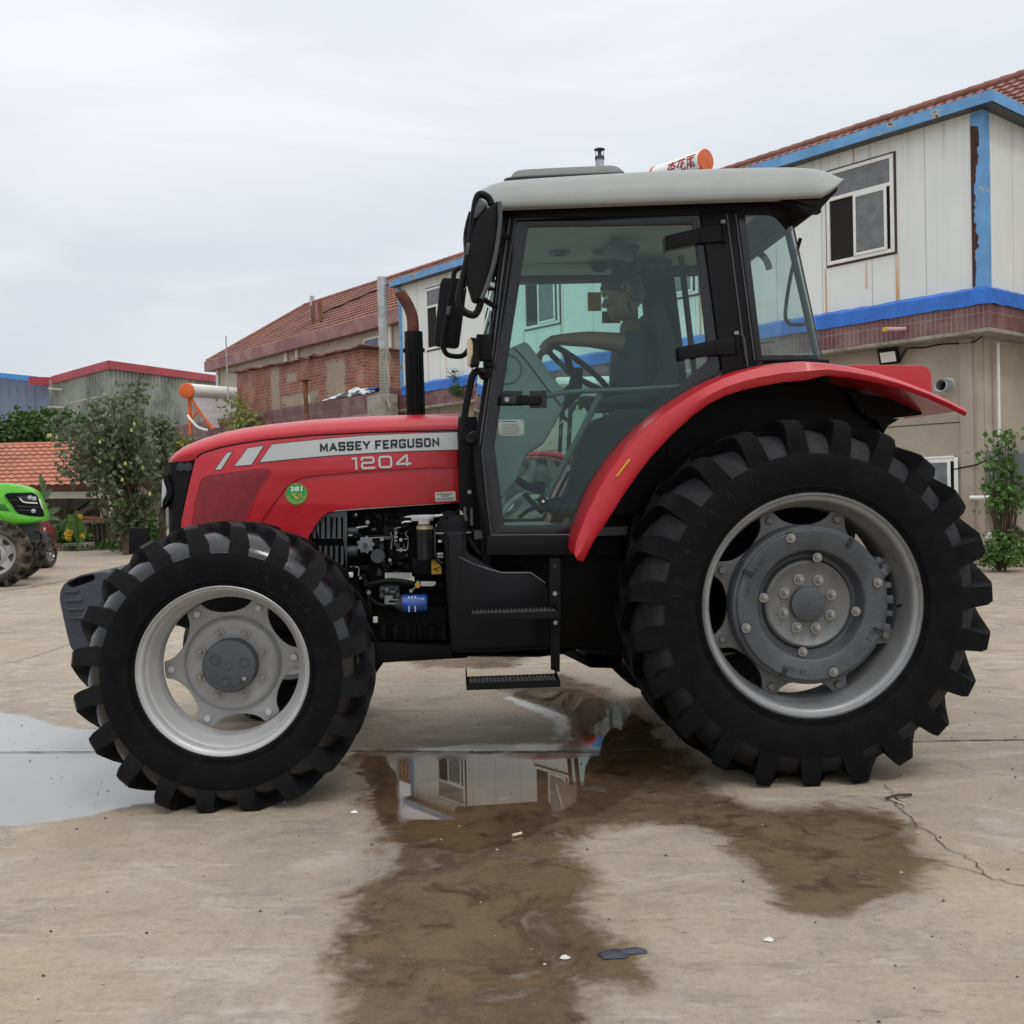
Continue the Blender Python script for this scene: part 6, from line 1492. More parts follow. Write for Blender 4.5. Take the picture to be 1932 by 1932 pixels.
# flood lamp, vent, wires, boxes on the near wall
q = BL(b3((482,492),(600,582)), .16); mb = MB(); cx_, cz_ = (q[0][0]+q[1][0])/2, (q[0][1]+q[1][1])/2
Rm = Matrix.Rotation(math.radians(18), 3, 'X'); mb.box((cx_, .18, cz_), (.36,.05,.27), Rm); o = bthing(mb, 'floodlight', M['black'], 'square black floodlight on the beige wall under the maroon band', 'lamp', bevel=.008)
mb = MB(); mb.box(Vector((cx_,.18,cz_))+Rm @ Vector((0,-.028,-.01)), (.27,.006,.17), Rm); mb.build('lens', M['ufr'], o); mb = MB(); mb.box((cx_,.26,cz_-.1), (.2,.12,.03)); mb.build('bracket', M['black'], o)
q = BL(b3((875,714)), .2)[0]; mb = MB(); mb.lathe([(.085,-.12),(.10,-.13),(.108,-.12),(.108,.12),(.085,.12)], (q[0], .2, q[1]), 28, closed=True); mb.lathe([(0,.06),(.09,.06)], (q[0],.2,q[1]), 20, 1); mb.lathe([(.108,.09),(.14,.095)], (q[0],.2,q[1]), 20)
bthing(mb, 'vent_pipe', [M['galv'], M['open']], 'short round metal vent stub sticking out of the beige wall', 'vent')
q = BL(b3((552,388),(612,384)), -.15); mb = MB(); mb.tube([(q[1][0]+.05,-.08,q[1][1]+.02),(q[0][0]+.05,-.38,q[0][1])], .035, 10); mb.tube([(q[0][0]+.05,-.38,q[0][1]),(q[0][0]+.05,-.41,q[0][1]-.0)], .04, 10, 1); bthing(mb, 'drain_spout', [pbr('pink_plastic', (.6,.36,.36), .5), M['yellow']], 'short pink drain spout poking out of the maroon parapet', 'spout')
def wirepx(px, n0, r, mat): 
    q = BL(px, n0); return spline([Vector((a, n0, b)) for a, b in q], 5)
mb = MB(); mb.tube(wirepx(b3((612,565),(640,510),(665,490),(750,487),(850,468),(950,462),(1030,458),(1080,435),(1110,405)), .27, .01, 0), .012, 6); bthing(mb, 'wall_cable', M['black'], 'black cable sagging from the floodlight to the building corner', 'cable')
mb = MB(); mb.tube(wirepx(b3((870,1224),(960,1205),(1060,1185),(1130,1155)), .26, .01, 0), .012, 6); bthing(mb, 'loose_cable', M['black'], 'dark cable drooping across the beige wall into the vine', 'cable')
mb = MB(); a = BL(b3((1030,1380),(1190,1380)), .22); mb.tube([(a[0][0],.22,a[0][1]),(a[1][0]+.15,.22,a[1][1])], .035, 10); mb.tube([(a[0][0]+.45,.22,a[0][1]),(a[0][0]+.62,.22,a[0][1])], .045, 10); bthing(mb, 'water_pipe', M['ufr'], 'horizontal white water pipe low on the beige wall beside the vine', 'pipe')
# things on the side wall (plane x = -.3, facing right)
g0 = G(b3((1192,460))[0], -.2); g1 = G(b3((1192,1650))[0], -.2)
mb = MB(); mb.tube([(-.2,g0[0],g0[1]),(-.2,g0[0],g1[1])], .028, 10); mb.tube([(-.2,g0[0],2.03),(-.2,g0[0],1.93)], .038, 10); bthing(mb, 'downpipe', M['ufr'], 'thin white vertical downpipe right of the building corner', 'pipe')
gb = [G(p, .05) for p in b3((1245,1095),(1345,1098),(1345,1305),(1270,1300))]
mb = MB(); y0 = gb[0][0]; z1_ = gb[0][1]; z0_ = z1_-.95; mb.box((-.10,y0+.55,(z0_+z1_)/2), (.35,1.1,z1_-z0_)); o = bthing(mb, 'meter_box', M['grey'], 'large grey metal meter box behind the vine', 'box', bevel=.01)
for k in range(2): mb = MB(); mb.box((.08,y0+.28+.54*k,(z0_+z1_)/2), (.012,.48,z1_-z0_-.1)); mb.build('door', M['greyd'], o, bevel=.004)
# planks, pot
for (i, (a, b, c, lab)) in enumerate((((1275,1535),(1349,1640), .10, 'grey weathered plank leaning highest against the side wall'), ((1262,1580),(1310,1650), .06, 'broken shorter plank leaning below the tall grey one'))):
    g_a = G(b3(a)[0], .25); g_b = G(b3(b)[0], .25); mb = MB(); mb.bar((.22, g_a[0], max(g_a[1],.1)), (.32, g_b[0]+.1, max(g_b[1], .05)), .16, .03); bthing(mb, 'plank', M['wood'], lab, 'plank', 'planks leaning on the side wall')
g_a = G(b3((1337,1700))[0], .4); mb = MB(); mb.lathe([(0,0),(.15,0),(.19,.30),(.17,.30),(.15,.1),(0,.1)], (.5,g_a[0]+.2,0), 24, 0, 'z'); bthing(mb, 'clay_pot', M['tiler'], 'brown clay pot on the ground at the far right below the planks', 'pot')

# ------------------------------------------------------------------ corrugated warehouses (far left)
def corr(name, pts, mat, parent, per=.30, amp=.03):
    """pts: list of (x,y,ztop) along the wall foot; ribbed sheet from z=0 to ztop"""
    mb = MB(); rows = [[], []]
    for (a, b) in zip(pts, pts[1:]):
        A = Vector(a[:2]); Bv = Vector(b[:2]); d = Bv-A; l = d.length; d.normalize(); nn = Vector((d.y, -d.x)); k = int(l/per)
        for i in range(k):
            for (f, h) in ((0,0),(.45,0),(.6,1),(.9,1)):
                s = (i+f)*per; t_ = s/l; p = A+d*s+nn*h*amp; z = a[2]+(b[2]-a[2])*t_; rows[0].append((p.x,p.y,0)); rows[1].append((p.x,p.y,z))
        rows[0].append((*Bv,0)); rows[1].append((*Bv, b[2]))
    mb.grid(rows); o = mb.build(name, mat, parent, smooth=0, fixn=False); return o
def band(name, a, b, h, out, mat, parent, th=.08):
    a, b = Vector(a), Vector(b); d = (b-a); d.z = 0; d.normalize(); nn = Vector((d.y, -d.x, 0)); mb = MB(); a = a-d*.2+nn*out; b = b+d*.2+nn*out
    vs = [a, b, b+Vector((0,0,-h)), a+Vector((0,0,-h))]; vs = vs+[v-nn*th for v in vs]; mb.add(vs, [(0,1,2,3),(7,6,5,4),(0,4,5,1),(1,5,6,2),(2,6,7,3),(3,7,4,0)])
    return mb.build(name, mat, parent, smooth=0)
M['cblue'] = pbr('grey_blue_sheet', (.15,.185,.27), .6, var=.08, scale=.5, dirt=(.19,.20,.24), dfac=.35, dscale=.4)
M['cgreen'] = pbr('grey_green_sheet', (.27,.29,.255), .7, var=.15, scale=.9, dirt=(.13,.14,.125), dfac=.45, dscale=.6)
M['cred'] = pbr('red_trim', (.38,.03,.05), .5, var=.15, scale=1); M['cblu2'] = pbr('bright_blue_trim', (.04,.26,.62), .5)
A0 = atY((-260,690), 55); A1 = atY((95,716), 51)
wa = empty('blue_warehouse', (A1.x, A1.y, 0), 0, 'grey-blue ribbed metal warehouse with a bright blue roof edge at the far left', 'warehouse')
def rel(o, root): o.parent = root; o.matrix_parent_inverse = Matrix.Identity(4); o.location = -Vector(root.location); return o
rel(corr('wall', [(A0.x,A0.y,atY((-260,680),55).z),(A1.x,A1.y,A1.z)], M['cblue'], None, .55, .05), wa)
rel(band('roof_edge', (A0.x,A0.y,atY((-260,676),55).z),(atY((66,713),51).x,A1.y+.0,atY((66,711),51).z), .25, .1, M['cblu2'], None), wa)
rel(band('roof_edge', (atY((66,711),51).x,A1.y-.15,atY((66,711),50.9).z),(atY((112,711),51).x,A1.y-.15,atY((112,713),50.9).z), .38, .1, M['cred'], None), wa)
B0 = atY((92,718), 50.5); B1_ = atY((206,687), 44); B2_ = atY((430,716), 56); B1t = B1_
wg = empty('green_warehouse', (B1_.x, B1_.y, 0), 0, 'grey-green corrugated warehouse with a red roof edge and its corner facing the yard', 'warehouse')
rel(corr('wall', [(B0.x,B0.y,B0.z),(B1_.x,B1_.y,B1_.z),(B2_.x,B2_.y,B2_.z)], M['cgreen'], None, .34, .05), wg)
mb = MB(); d4 = B0+B2_-B1_; mb.add([tuple(v-Vector((0,0,.12))) for v in (B0, B1_, B2_, d4)], [(0,1,2,3)]); rel(mb.build('roof', M['cgreen'], None), wg)
mb = MB(); mb.add([(A0.x,A0.y,A1.z-.1),(A1.x,A1.y,A1.z-.1),(A1.x,A1.y+12,A1.z-.1),(A0.x,A0.y+12,A1.z-.1)], [(0,1,2,3)]); rel(mb.build('roof', M['cgreen'], None), wa)
up_ = Vector((0,0,.13)); rel(band('roof_edge', B0.lerp(B1_, .12)+up_, B1_+up_, .36, .13, M['cred'], None), wg); rel(band('roof_edge', B1_+up_, B2_+up_, .36, .13, M['cred'], None), wg)
mb = MB()
for yy in (0,): 
    a, b = atY(c6((395,380))[0], 50.2), atY(c6((500,390))[0], 48.8); mb.bar(a-Vector((0,.3,0)), b-Vector((0,.3,0)), .08)
    a, b = atY(c6((395,520))[0], 50.0), atY(c6((520,525))[0], 48.6); mb.bar(a-Vector((0,.3,0)), b-Vector((0,.3,0)), .08)
    a, b = atY(c6((560,490))[0], 47), atY(c6((850,425))[0], 43.8); mb.bar(a-Vector((0,.2,0)), b-Vector((0,.2,0)), .04)
    a, b = atY(c6((880,420))[0], 44.3), atY(c6((1560,445))[0], 53); mb.bar(a-Vector((.3,.5,0)), b-Vector((.3,.5,0)), .10)
rel(mb.build('wall_rail', M['concl'], None), wg)

# ------------------------------------------------------------------ tiled open shed
YS = 30.0
e0 = atY((-160,912), YS); e1_ = atY((209,915), YS); rz = atY((0,842), YS+2.6)
shd = empty('tiled_shed', ((e0.x+e1_.x)/2, YS+1.5, 0), 0, 'low open-fronted shed with a bright orange tile roof', 'shed')
ez = e1_.z; Vv = Vector((0, 2.7, rz.z-ez+.03)); lv = Vv.length
rel(tileroof('roof', (e0.x, YS-.1, ez), (1,0,0), Vv, e1_.x-e0.x, lv, M['tileo'], None, tw=.24, rh=lv/11.01, amp=.035), shd)
mb = MB(); x = e0.x
while x < e1_.x-.3: mb.lathe([(.0,-.0),(.085,0),(.07,.36),(0,.36)], (x, YS+2.6, rz.z+.03), 10, 0, 'x'); x += .34
rel(mb.build('ridge_tiles', M['tileo'], None, smooth=0), shd)
mb = MB(); mb.add([(e0.x,YS+2.6,rz.z-.02),(e1_.x,YS+2.6,rz.z-.02),(e1_.x,YS+5.2,ez-.05),(e0.x,YS+5.2,ez-.05)], [(0,1,2,3)]); rel(mb.build('roof_back', M['tileo'], None), shd)
mb = MB(); mb.prism([(e0.x+.2,0),(e1_.x-.2,0),(e1_.x-.2,ez-.05),(e0.x+.2,ez-.05)], YS+4.6, YS+4.8); mb.box((e0.x+.3,YS+2.5,ez/2), (.2,4.2,ez)); mb.box((e1_.x-.35,YS+2.4,ez/2), (.2,4.2,ez-.05)); rel(mb.build('wall', M['conc'], None), shd)
mb = MB(); a = atY(c6((355,1165))[0], YS+.15); b = atY(c6((905,1200))[0], YS+.15); mb.bar((a.x-7,YS+.15,a.z), (b.x,YS+.15,b.z+.02), .14, .20); rel(mb.build('lintel', M['concl'], None, bevel=.01), shd)
mb = MB(); a = atY(c6((940,1200))[0], YS+.3); mb.box((a.x, YS+.4, ez/2-.05), (.42,.5,ez-.1)); rel(mb.build('pier', M['conc'], None, bevel=.02), shd)
mb = MB(); q = [atY(p, YS+.5) for p in c6((735,1205),(835,1210),(835,1400),(735,1400))]; mb.box(((q[0].x+q[1].x)/2, YS+.5, (q[0].z+q[2].z)/2), (q[1].x-q[0].x,.04,q[0].z-q[2].z)); rel(mb.build('door', M['dark'], None), shd)
mb = MB(); a = atY(c6((845,1200))[0], YS+.1); mb.tube([(a.x,YS+.1,0),(a.x+.02,YS+.1,a.z)], .06, 8); rel(mb.build('post', M['concl'], None), shd)
# clutter in the shed
r5 = random.Random(21)
for (a, b, w, lab, mt_) in (((590,1345),(700,1290), .22, 'pale grey board leaning steepest in the dark shed', 'concl'), ((600,1390),(735,1310), .14, 'brown board beneath the pale one in the shed', 'wood'), ((440,1375),(540,1305), .34, 'broad brown crate board on the left of the shed pile', 'wood'), ((470,1395),(560,1330), .2, 'grey plank at the front of the shed pile', 'conc'), ((600,1310),(700,1240), .05, 'thin dark pole lying over the shed pile', 'dark')):
    A, Bq = atY(c6(a)[0], YS+1.0), atY(c6(b)[0], YS+1.8); mb = MB(); mb.bar(A, Bq, w, .05, up=(0,-1,.5)); o = mb.build('board', M[mt_]); tag(o, lab, 'board', 'boards piled in the shed')
mb = MB(); q0 = atY(c6((640,1400))[0], YS-.3); q1 = atY(c6((870,1420))[0], YS-.3); gz = q0.z
mb.box(((q0.x+q1.x)/2, YS-.2, gz), (q1.x-q0.x+.1,1.0,.08)); o = mb.build('work_table', M['wood']); tag(o, 'rough wooden table on thin pole legs before the open shed', 'table')
for k in range(6):
    x = q0.x+.15+k*(q1.x-q0.x-.2)/5; mb = MB(); mb.tube([(x+r5.uniform(-.05,.05),YS-.2+r5.uniform(-.3,.3),0),(x,YS-.2,gz-.04)], .035, 7); mb.build('leg', M['wood'], o)
mb = MB(); mb.box((q1.x-.5,YS-.2,gz+.08), (.9,.5,.06), Matrix.Rotation(.08,3,'Y')); o = mb.build('board', M['rustp']); tag(o, 'rust red board lying on the rough wooden table', 'board')
for k, (x, lab) in enumerate(((480,'leftmost grey block of the low row along the yard edge'),(530,'second grey block of the low row along the yard edge'),(590,'third grey block of the low row along the yard edge'),(640,'block of the low row nearest the sunflower stem'))):
    a = atY(c6((x,1590))[0], YS-1.6); mb = MB(); mb.box((a.x,YS-1.6,.11), (.55,.3,.22), Matrix.Rotation(r5.uniform(-.15,.15),3,'Z')); o = mb.build('concrete_block', M['conc'], bevel=.02); tag(o, lab, 'block', 'concrete blocks along the yard edge')
mb = MB(); rows = []
for i in range(40):
    x = -22+i*.42; row = []
    for j in range(8): y = YS-1.9+j*.8; row.append((x, y, .04+.12*max(0,noise.noise(Vector((x*.9,y*.9,5))))+.05*j/8-(.05 if j == 0 else 0)))
    rows.append(row)
mb.grid(rows); o = mb.build('dirt_bank', pbr('soil', (.11,.095,.07), .95, var=.3, scale=3, bump=.5, bscale=15, dirt=(.06,.09,.03), dfac=.4, dscale=1), smooth=180); tag(o, kind='structure')

# ------------------------------------------------------------------ plants
def leafquad(mb, p, d, size, r_, wr=.45, mi=0):
    d = d.normalized(); s = d.cross(Vector((r_.uniform(-1,1), r_.uniform(-1,1), r_.uniform(-1,1))))
    if s.length < 1e-3: s = d.orthogonal()
    s.normalize(); nn = d.cross(s); w = size*wr
    mb.add([p, p+d*size*.5+s*w-nn*w*.25, p+d*size+nn*size*-.1, p+d*size*.5-s*w-nn*w*.25, p+d*size*.5], [(0,1,4),(1,2,4),(2,3,4),(3,0,4)], mi)
def rv(r_): 
    while True:
        v = Vector((r_.uniform(-1,1), r_.uniform(-1,1), r_.uniform(-1,1)))
        if .05 < v.length < 1: return v
def branching(base, tips, r_, r0, leafn, lsize, spread, mid=None):
    """limbs from base to tips with twigs; returns wood MB and leaf MB"""
    wood, lf = MB(), MB(); ends = []
    for tp_ in tips:
        tp_ = Vector(tp_); m_ = mid if mid is not None else base.lerp(tp_, .35)+rv(r_)*.1*(tp_-base).length
        pts = spline([base, base.lerp(m_, .5), m_, m_.lerp(tp_, .5)+rv(r_)*.12, tp_], 4); k = len(pts)
        wood.tube(pts, [r0*(1-.85*i/k) for i in range(k)], 6)
        for i in range(int(k*.55), k):
            for _ in range(3):
                e = pts[i]+rv(r_)*spread*(.5+.8*i/k)+Vector((0,0,spread*.15)); wood.tube([pts[i], pts[i].lerp(e, .5)+rv(r_)*.04, e], [r0*.16, r0*.1, r0*.05], 4)
                ends.append((pts[i], e))
    for (a, b) in ends:
        for _ in range(leafn):
            f = r_.uniform(.2, 1.1); p = a.lerp(b, f)+rv(r_)*spread*.22; leafquad(lf, p, rv(r_)+Vector((0,0,-.35)), lsize*r_.uniform(.6,1.25), r_)
    return wood, lf
r6 = random.Random(77); YT = 25.5
tb_ = atY(c6((965,1290))[0], YT); tb_.z = 0
tips = [atY(c6(p)[0], YT+r6.uniform(-1.1,1.1)) for p in ((1070,310),(1080,420),(965,410),(960,520),(860,490),(735,480),(740,560),(720,640),(660,660),(820,650),(900,600),(1000,620),(1110,560),(1130,700),(1170,780),(1130,860),(1160,950),(1060,1000),(1000,780),(900,760),(860,900),(950,900),(1050,900),(780,800),(700,820),(620,760),(540,700),(500,640),(400,660),(470,740),(560,850),(500,900),(620,930),(560,1000),(660,1020),(480,1035),(750,1050),(760,960),(800,1080),(870,1000),(940,1010),(1150,960))]
tmid = atY(c6((985,1160))[0], YT); wd, lf = branching(tmid, tips, r6, .032, 5, .13, .36, None)
lows = [atY(c6(p)[0], YT+r6.uniform(-.8,.9)) for p in ((1180,1090),(1100,1170),(1190,1190),(900,1190),(1150,1240),(1040,1220),(820,1160),(1000,900),(900,650),(700,950))]
wd2, lf2 = branching(tb_, lows, r6, .045, 5, .13, .34, None); wd.add(wd2.v, wd2.f); lf.add(lf2.v, lf2.f)
wd.tube(spline([tb_+Vector((0,0,-.05)), tb_+Vector((.03,0,.5)), atY(c6((985,1230))[0], YT), atY(c6((1000,1050))[0], YT), atY(c6((1010,850))[0], YT)], 5), [.12,.12,.11,.11,.10,.10,.10,.09,.09,.09,.08,.08,.08,.07,.07,.06,.06,.05,.05,.04,.03][:21], 10)
pt = empty('pear_tree', (tb_.x, tb_.y, 0), 0, 'loose pear tree with dull green leaves and a few yellow-green pears', 'tree')
rel(wd.build('trunk', M['stem'], None, smooth=60), pt); rel(lf.build('crown', M['leafp'], None, smooth=0, fixn=False), pt)
pear = MB(); pear.lathe([(0,.065),(.014,.055),(.026,.03),(.038,.0),(.035,-.03),(.0,-.042)], (0,0,0), 14, 0, 'z'); p0 = None
for p in ((1035,650),(1012,700),(965,955),(390,740),(440,755),(775,1155),(1153,1190),(770,790),(770,940),(1100,990),(940,1080),(372,742)):
    w = atY(c6(p)[0], YT-.9)-Vector((tb_.x, tb_.y, 0))
    if p0 is None: p0 = pear.build('pear', M['pear'], pt, w)
    else: dup(p0, pt, w)
def bush(name, spots, Yc, depth, n_, ls, mat, label, cat, r_, group=None, stems=True, blob=.3, z0=None):
    """spots: crop6 px ellipses (x, y, rx, ry) in 1932 px"""
    lf, wd = MB(), MB(); c = atY(spots[0][:2], Yc); base = Vector((c.x, c.y, 0 if z0 is None else z0)); pxm = Yc/F
    tot = sum(s[2]*s[3] for s in spots)
    for (x, y, rx, ry) in spots:
        for _ in range(max(8, int(n_*rx*ry/tot))):
            v = Vector((r_.gauss(0,.52), r_.gauss(0,.5), r_.gauss(0,.52))); Y_ = Yc+v.y*depth; p = atY((x+v.x*rx, y+v.z*ry), Y_); p += rv(r_)*ls
            for _k in range(3): leafquad(lf, p+rv(r_)*ls*1.2, rv(r_)+Vector((0,-.3,.1)), ls*r_.uniform(.6,1.3), r_)
        if stems:
            for _ in range(3): e = atY((x+r_.uniform(-.6,.6)*rx, y+r_.uniform(-.6,.4)*ry), Yc+r_.uniform(-.5,.5)*depth); wd.tube([base+Vector((r_.uniform(-.1,.1),0,0)), base.lerp(e,.6)+rv(r_)*.06, e], [.016,.012,.005], 5)
    t_ = empty(name, base, 0, label, cat, group); rel(lf.build('foliage', mat, None, smooth=0, fixn=False), t_)
    if wd.v: rel(wd.build('stems', M['stem'], None), t_)
    return t_
r7 = random.Random(5)
bush('bush', [(242,975,22,20),(255,1000,22,22),(228,1000,16,20),(275,1005,20,22),(243,1018,16,16)], 27.5, .7, 900, .13, M['leafb'], 'fresh green broad-leaved bush at the foot of the pear tree', 'bush', r7)
bush('bush', [(120,1000,16,14),(140,1010,20,12),(112,1018,14,12)], 28.8, .6, 420, .12, M['leafh'], 'dark green weedy bush behind the sunflower', 'bush', r7)
hs = [(-60,818,50,18),(0,820,40,16),(45,815,34,20),(80,812,34,24),(115,806,30,22),(140,812,30,20),(37,795,10,14),(75,795,14,14)]
bush('hedge', hs, 35.5, 1.2, 2600, .17, M['leafh'], 'green hedge rising over the orange shed roof', 'hedge', r7, z0=.0)
bush('climbing_shrub', [(300,800,12,8),(312,808,10,12),(316,825,8,16),(306,840,10,18),(300,890,12,40)], 27.0, .8, 600, .12, M['leafp'], 'brownish green shrub growing up between the pear tree and the red hood', 'shrub', r7)
def wshrub(name, pxs, n0, n_, ls, mat, label, cat, r_, dep=.4, zroot=None, flat=1.0):
    lf, wd = MB(), MB(); tot = sum(s[2]*s[3] for s in pxs)
    b0 = BL([(pxs[-1][0], pxs[-1][1]+pxs[-1][3])], n0)[0]; base = Vector((b0[0], n0, b0[1] if zroot is None else zroot))
    for (x, y, rx, ry) in pxs:
        for _ in range(max(6, int(n_*rx*ry/tot))):
            v = Vector((r_.gauss(0,.55), r_.gauss(0,.5), r_.gauss(0,.55))); a = BL([(x+v.x*rx, y+v.z*ry)], n0)[0]; p = Vector((a[0], n0+v.y*dep, a[1]))
            for _k in range(3): leafquad(lf, p+rv(r_)*ls*1.3, rv(r_)+Vector((0,-.2,-.2)), ls*r_.uniform(.6,1.3), r_)
        for _ in range(4):
            a = BL([(x+r_.uniform(-.7,.7)*rx, y-r_.uniform(0,.9)*ry)], n0)[0]; e = Vector((a[0], n0+r_.uniform(-.5,.5)*dep, a[1])); wd.tube([base, base.lerp(e,.55)+rv(r_)*.05, e], [.014,.010,.004], 5)
    t_ = broot(name, label, cat, tuple(base)); bb(lf, 'foliage', mat, t_, base, smooth=0, fixn=False); bb(wd, 'stems', M['stem'], t_, base); return t_
wshrub('parapet_shrub', [(446,762,14,14),(452,782,18,16),(462,798,22,12),(440,806,14,10),(478,790,8,12)], -.35, 210, .12, M['leafy'], 'yellow-green shrub sprouting on the parapet below the brick shed', 'shrub', r7, zroot=3.7)
wshrub('low_shrub', [(322,838,12,9),(335,832,12,7)], -1.2, 140, .16, M['leafy'], 'small yellow-green shrub just above the front of the red hood', 'shrub', r7, zroot=3.0)
wshrub('parapet_weed', [(861,735,11,9),(856,708,3,14),(866,740,12,6)], -.15, 130, .06, M['leafh'], 'wispy green weed growing from the parapet left of the mirrors', 'weed', r7, dep=.15)
vine_px = [(1898,820,12,7),(1915,830,10,5),(1890,832,9,12),(1893,850,12,9),(1868,862,9,6),(1880,872,10,6),(1900,880,16,12),(1912,890,14,10),(1868,912,14,8),(1890,915,16,10),(1905,930,20,16),(1915,945,16,12),(1925,915,12,12),(1880,940,12,10),(1895,955,12,14)]
wshrub('climbing_vine', vine_px, -.55, 200, .085, M['leafv'], 'leafy green vine climbing the building corner', 'vine', r7, dep=.35, zroot=.0)
wshrub('ground_plant', [(1880,1040,16,16),(1896,1050,18,14),(1870,1055,14,10),(1915,1045,18,16),(1905,1018,12,12),(1885,1010,10,12)], -.6, 420, .06, M['leafb'], 'low feathery green plants at the foot of the vine', 'plant', r7, dep=.3, zroot=.0)
mb = MB(); a = BL(b3((1142,1608)), -.7)[0]; mb.lathe([(0,-.03),(.05,-.02),(.055,.01),(.03,.03),(0,.035)], (a[0],-.7,a[1]), 12); bthing(mb, 'white_flower', M['white'], 'single white bloom left of the vine stem', 'flower')
for k in range(3):                        # bare vine stems down the wall
    mb = MB(); q = BL([(1890+6*k,965),(1888+7*k,1010),(1884+8*k,1062)], -.5); mb.tube([(a_, -.5, b_) for a_, b_ in q], .018, 6)
    o = mb.build('stem', M['stem'], None); vr = [x for x in bpy.data.objects if x.name == 'climbing_vine'][0]; o.parent = vr; o.location = vr.matrix_world.inverted().translation if False else (0,0,0)
    l0 = Vector(((vr.location-C0).dot(WE), (vr.location-C0).dot(WN), vr.location.z)); o.location = -l0
# sunflower
def big_leaf(mb, base, tip, w, droop, r_):
    base, tip = Vector(base), Vector(tip); rows = []; d = (tip-base); s = d.cross(Vector((0,1,.2))).normalized()
    for i in range(7):
        f = i/6; c = base.lerp(tip, f)+Vector((0,0,-droop*f*f)); ww = w*math.sin(PI*min(1,f*.95+.03))**.8; rows.append([c-s*ww+Vector((0,-.01,-.01)), c+Vector((0,.01,.01)), c+s*ww+Vector((0,-.01,-.01))])
    mb.grid(rows)
sfr = atY(c6((600,1600))[0], YS-2.2); sfr.z = 0
sf = empty('sunflower', sfr, 0, 'tall drooping sunflower plant with big heart-shaped leaves', 'plant')
SP = lambda *a: [atY(p, YS-2.2) for p in c6(*a)]
mb = MB(); mb.tube(spline([sfr]+SP((590,1500),(583,1400),(585,1365),(600,1352),(620,1352)), 5), .028, 7); rel(mb.build('stem', M['leafb'], None), sf)
for a, b, w, dr in (((585,1365),(545,1400),.22,.15),((585,1420),(510,1480),.20,.1),((590,1430),(645,1500),.22,.2),((588,1390),(655,1400),.16,.25),((600,1352),(560,1340),.16,.1),((590,1480),(650,1500),.12,.1)):
    A, Bq = SP(a, b); mb = MB(); big_leaf(mb, A, Bq, w, dr, r7); rel(mb.build('leaf', M['leafb'], None, smooth=60), sf)
for p, rr_f in (((625,1365),.10),((530,1492),.13),((532,1520),.11),((645,1510),.09),((548,1485),.1)):
    A = SP(p)[0]; mb = MB()
    for k in range(12): th_ = 2*PI*k/12; leafquad(mb, A+Vector((0,-.05,0)), Vector((math.cos(th_), -.15, math.sin(th_))), rr_f, r7, .3)
    mb.lathe([(0,-.06),(rr_f*.45,-.05),(rr_f*.5,-.02)], A, 12); rel(mb.build('flower', M['petal'], None), sf)
cr = atY(c6((345,1500))[0], 24.0); cr.z = 0; cp = empty('corn_plant', cr, 0, 'tall corn plant with long arching leaves behind the green tractor', 'plant')
CP = lambda *a: [atY(p, 24.0) for p in c6(*a)]
mb = MB(); mb.tube([cr]+CP((340,1300),(330,1180),(325,1070)), [.03,.025,.02,.01], 7); rel(mb.build('stem', M['leafb'], None), cp)
M['leafc'] = mat_leaf('corn_leaf', (.08,.14,.06), (.13,.19,.10), (.12,.16,.09))
for a, b, w, dr in (((330,1150),(312,1030),.06,-.0),((330,1180),(348,1080),.06,.0),((335,1200),(265,1130),.07,.2),((335,1230),(400,1140),.07,.0),((338,1260),(280,1190),.07,.25),((340,1300),(365,1200),.07,.2),((342,1340),(465,1290),.08,.0),((342,1380),(440,1330),.08,.1),((340,1330),(375,1290),.06,.3)):
    A, Bq = CP(a, b); mb = MB(); big_leaf(mb, A, Bq, w, dr, r7); rel(mb.build('leaf', M['leafc'], None, smooth=60), cp)
lf = MB()
for _ in range(5200):                    # grass and weeds along the yard edge
    x = r7.uniform(-20,-2); y = YS-1.9+abs(r7.gauss(0,.8)); leafquad(lf, Vector((x, y, 0)), Vector((r7.uniform(-.5,.5), r7.uniform(-.4,.4), 1)), r7.uniform(.06,.26), r7, .12)
o = lf.build('grass', M['leafh'], None, smooth=0, fixn=False); tag(o, 'rough grass and weeds along the far edge of the yard', 'grass', kind='stuff')
# back wall closing the yard between the shed and the workshop
mb = MB(); mb.box((-7.6,33.0,1.0), (5.5,.3,2.0)); o = mb.build('brick_wall', mat_brick('old_wall_brick', (.22,.085,.06), (.16,.06,.045), (.24,.2,.17), 1, .25, .085)); tag(o, 'low dark brick wall glimpsed behind the pear tree', 'wall')
# ------------------------------------------------------------------ other vehicles
class Frame:
    """vehicle frame: u to the right in the picture, v away from the camera"""
    def __init__(s, ang, p, D, v=0):
        s.a = math.radians(ang); s.U = Vector((math.cos(s.a), math.sin(s.a), 0)); s.V = Vector((-math.sin(s.a), math.cos(s.a), 0)); d = ray(p); s.O = Vector((d.x/d.y*D, D, 0))
    def L(s, p, v):
        d = ray(p); t = (s.O.dot(s.V)+v)/d.dot(s.V); w = Vector((d.x*t, d.y*t, 0)); return ((w-s.O).dot(s.U), HC+d.z*t)
    def LL(s, px, v): return [s.L(p, v) for p in px]
def fplate(fr, name, px, v0, v1, mat, parent, bev=0, holes=(), r=0):
    lo = fr.LL(px, v0); lo = rnd(lo, r) if r else lo
    return plate(name, [lo]+[fr.LL(h, v0) for h in holes], v0, v1, mat, parent, bev, off=0)
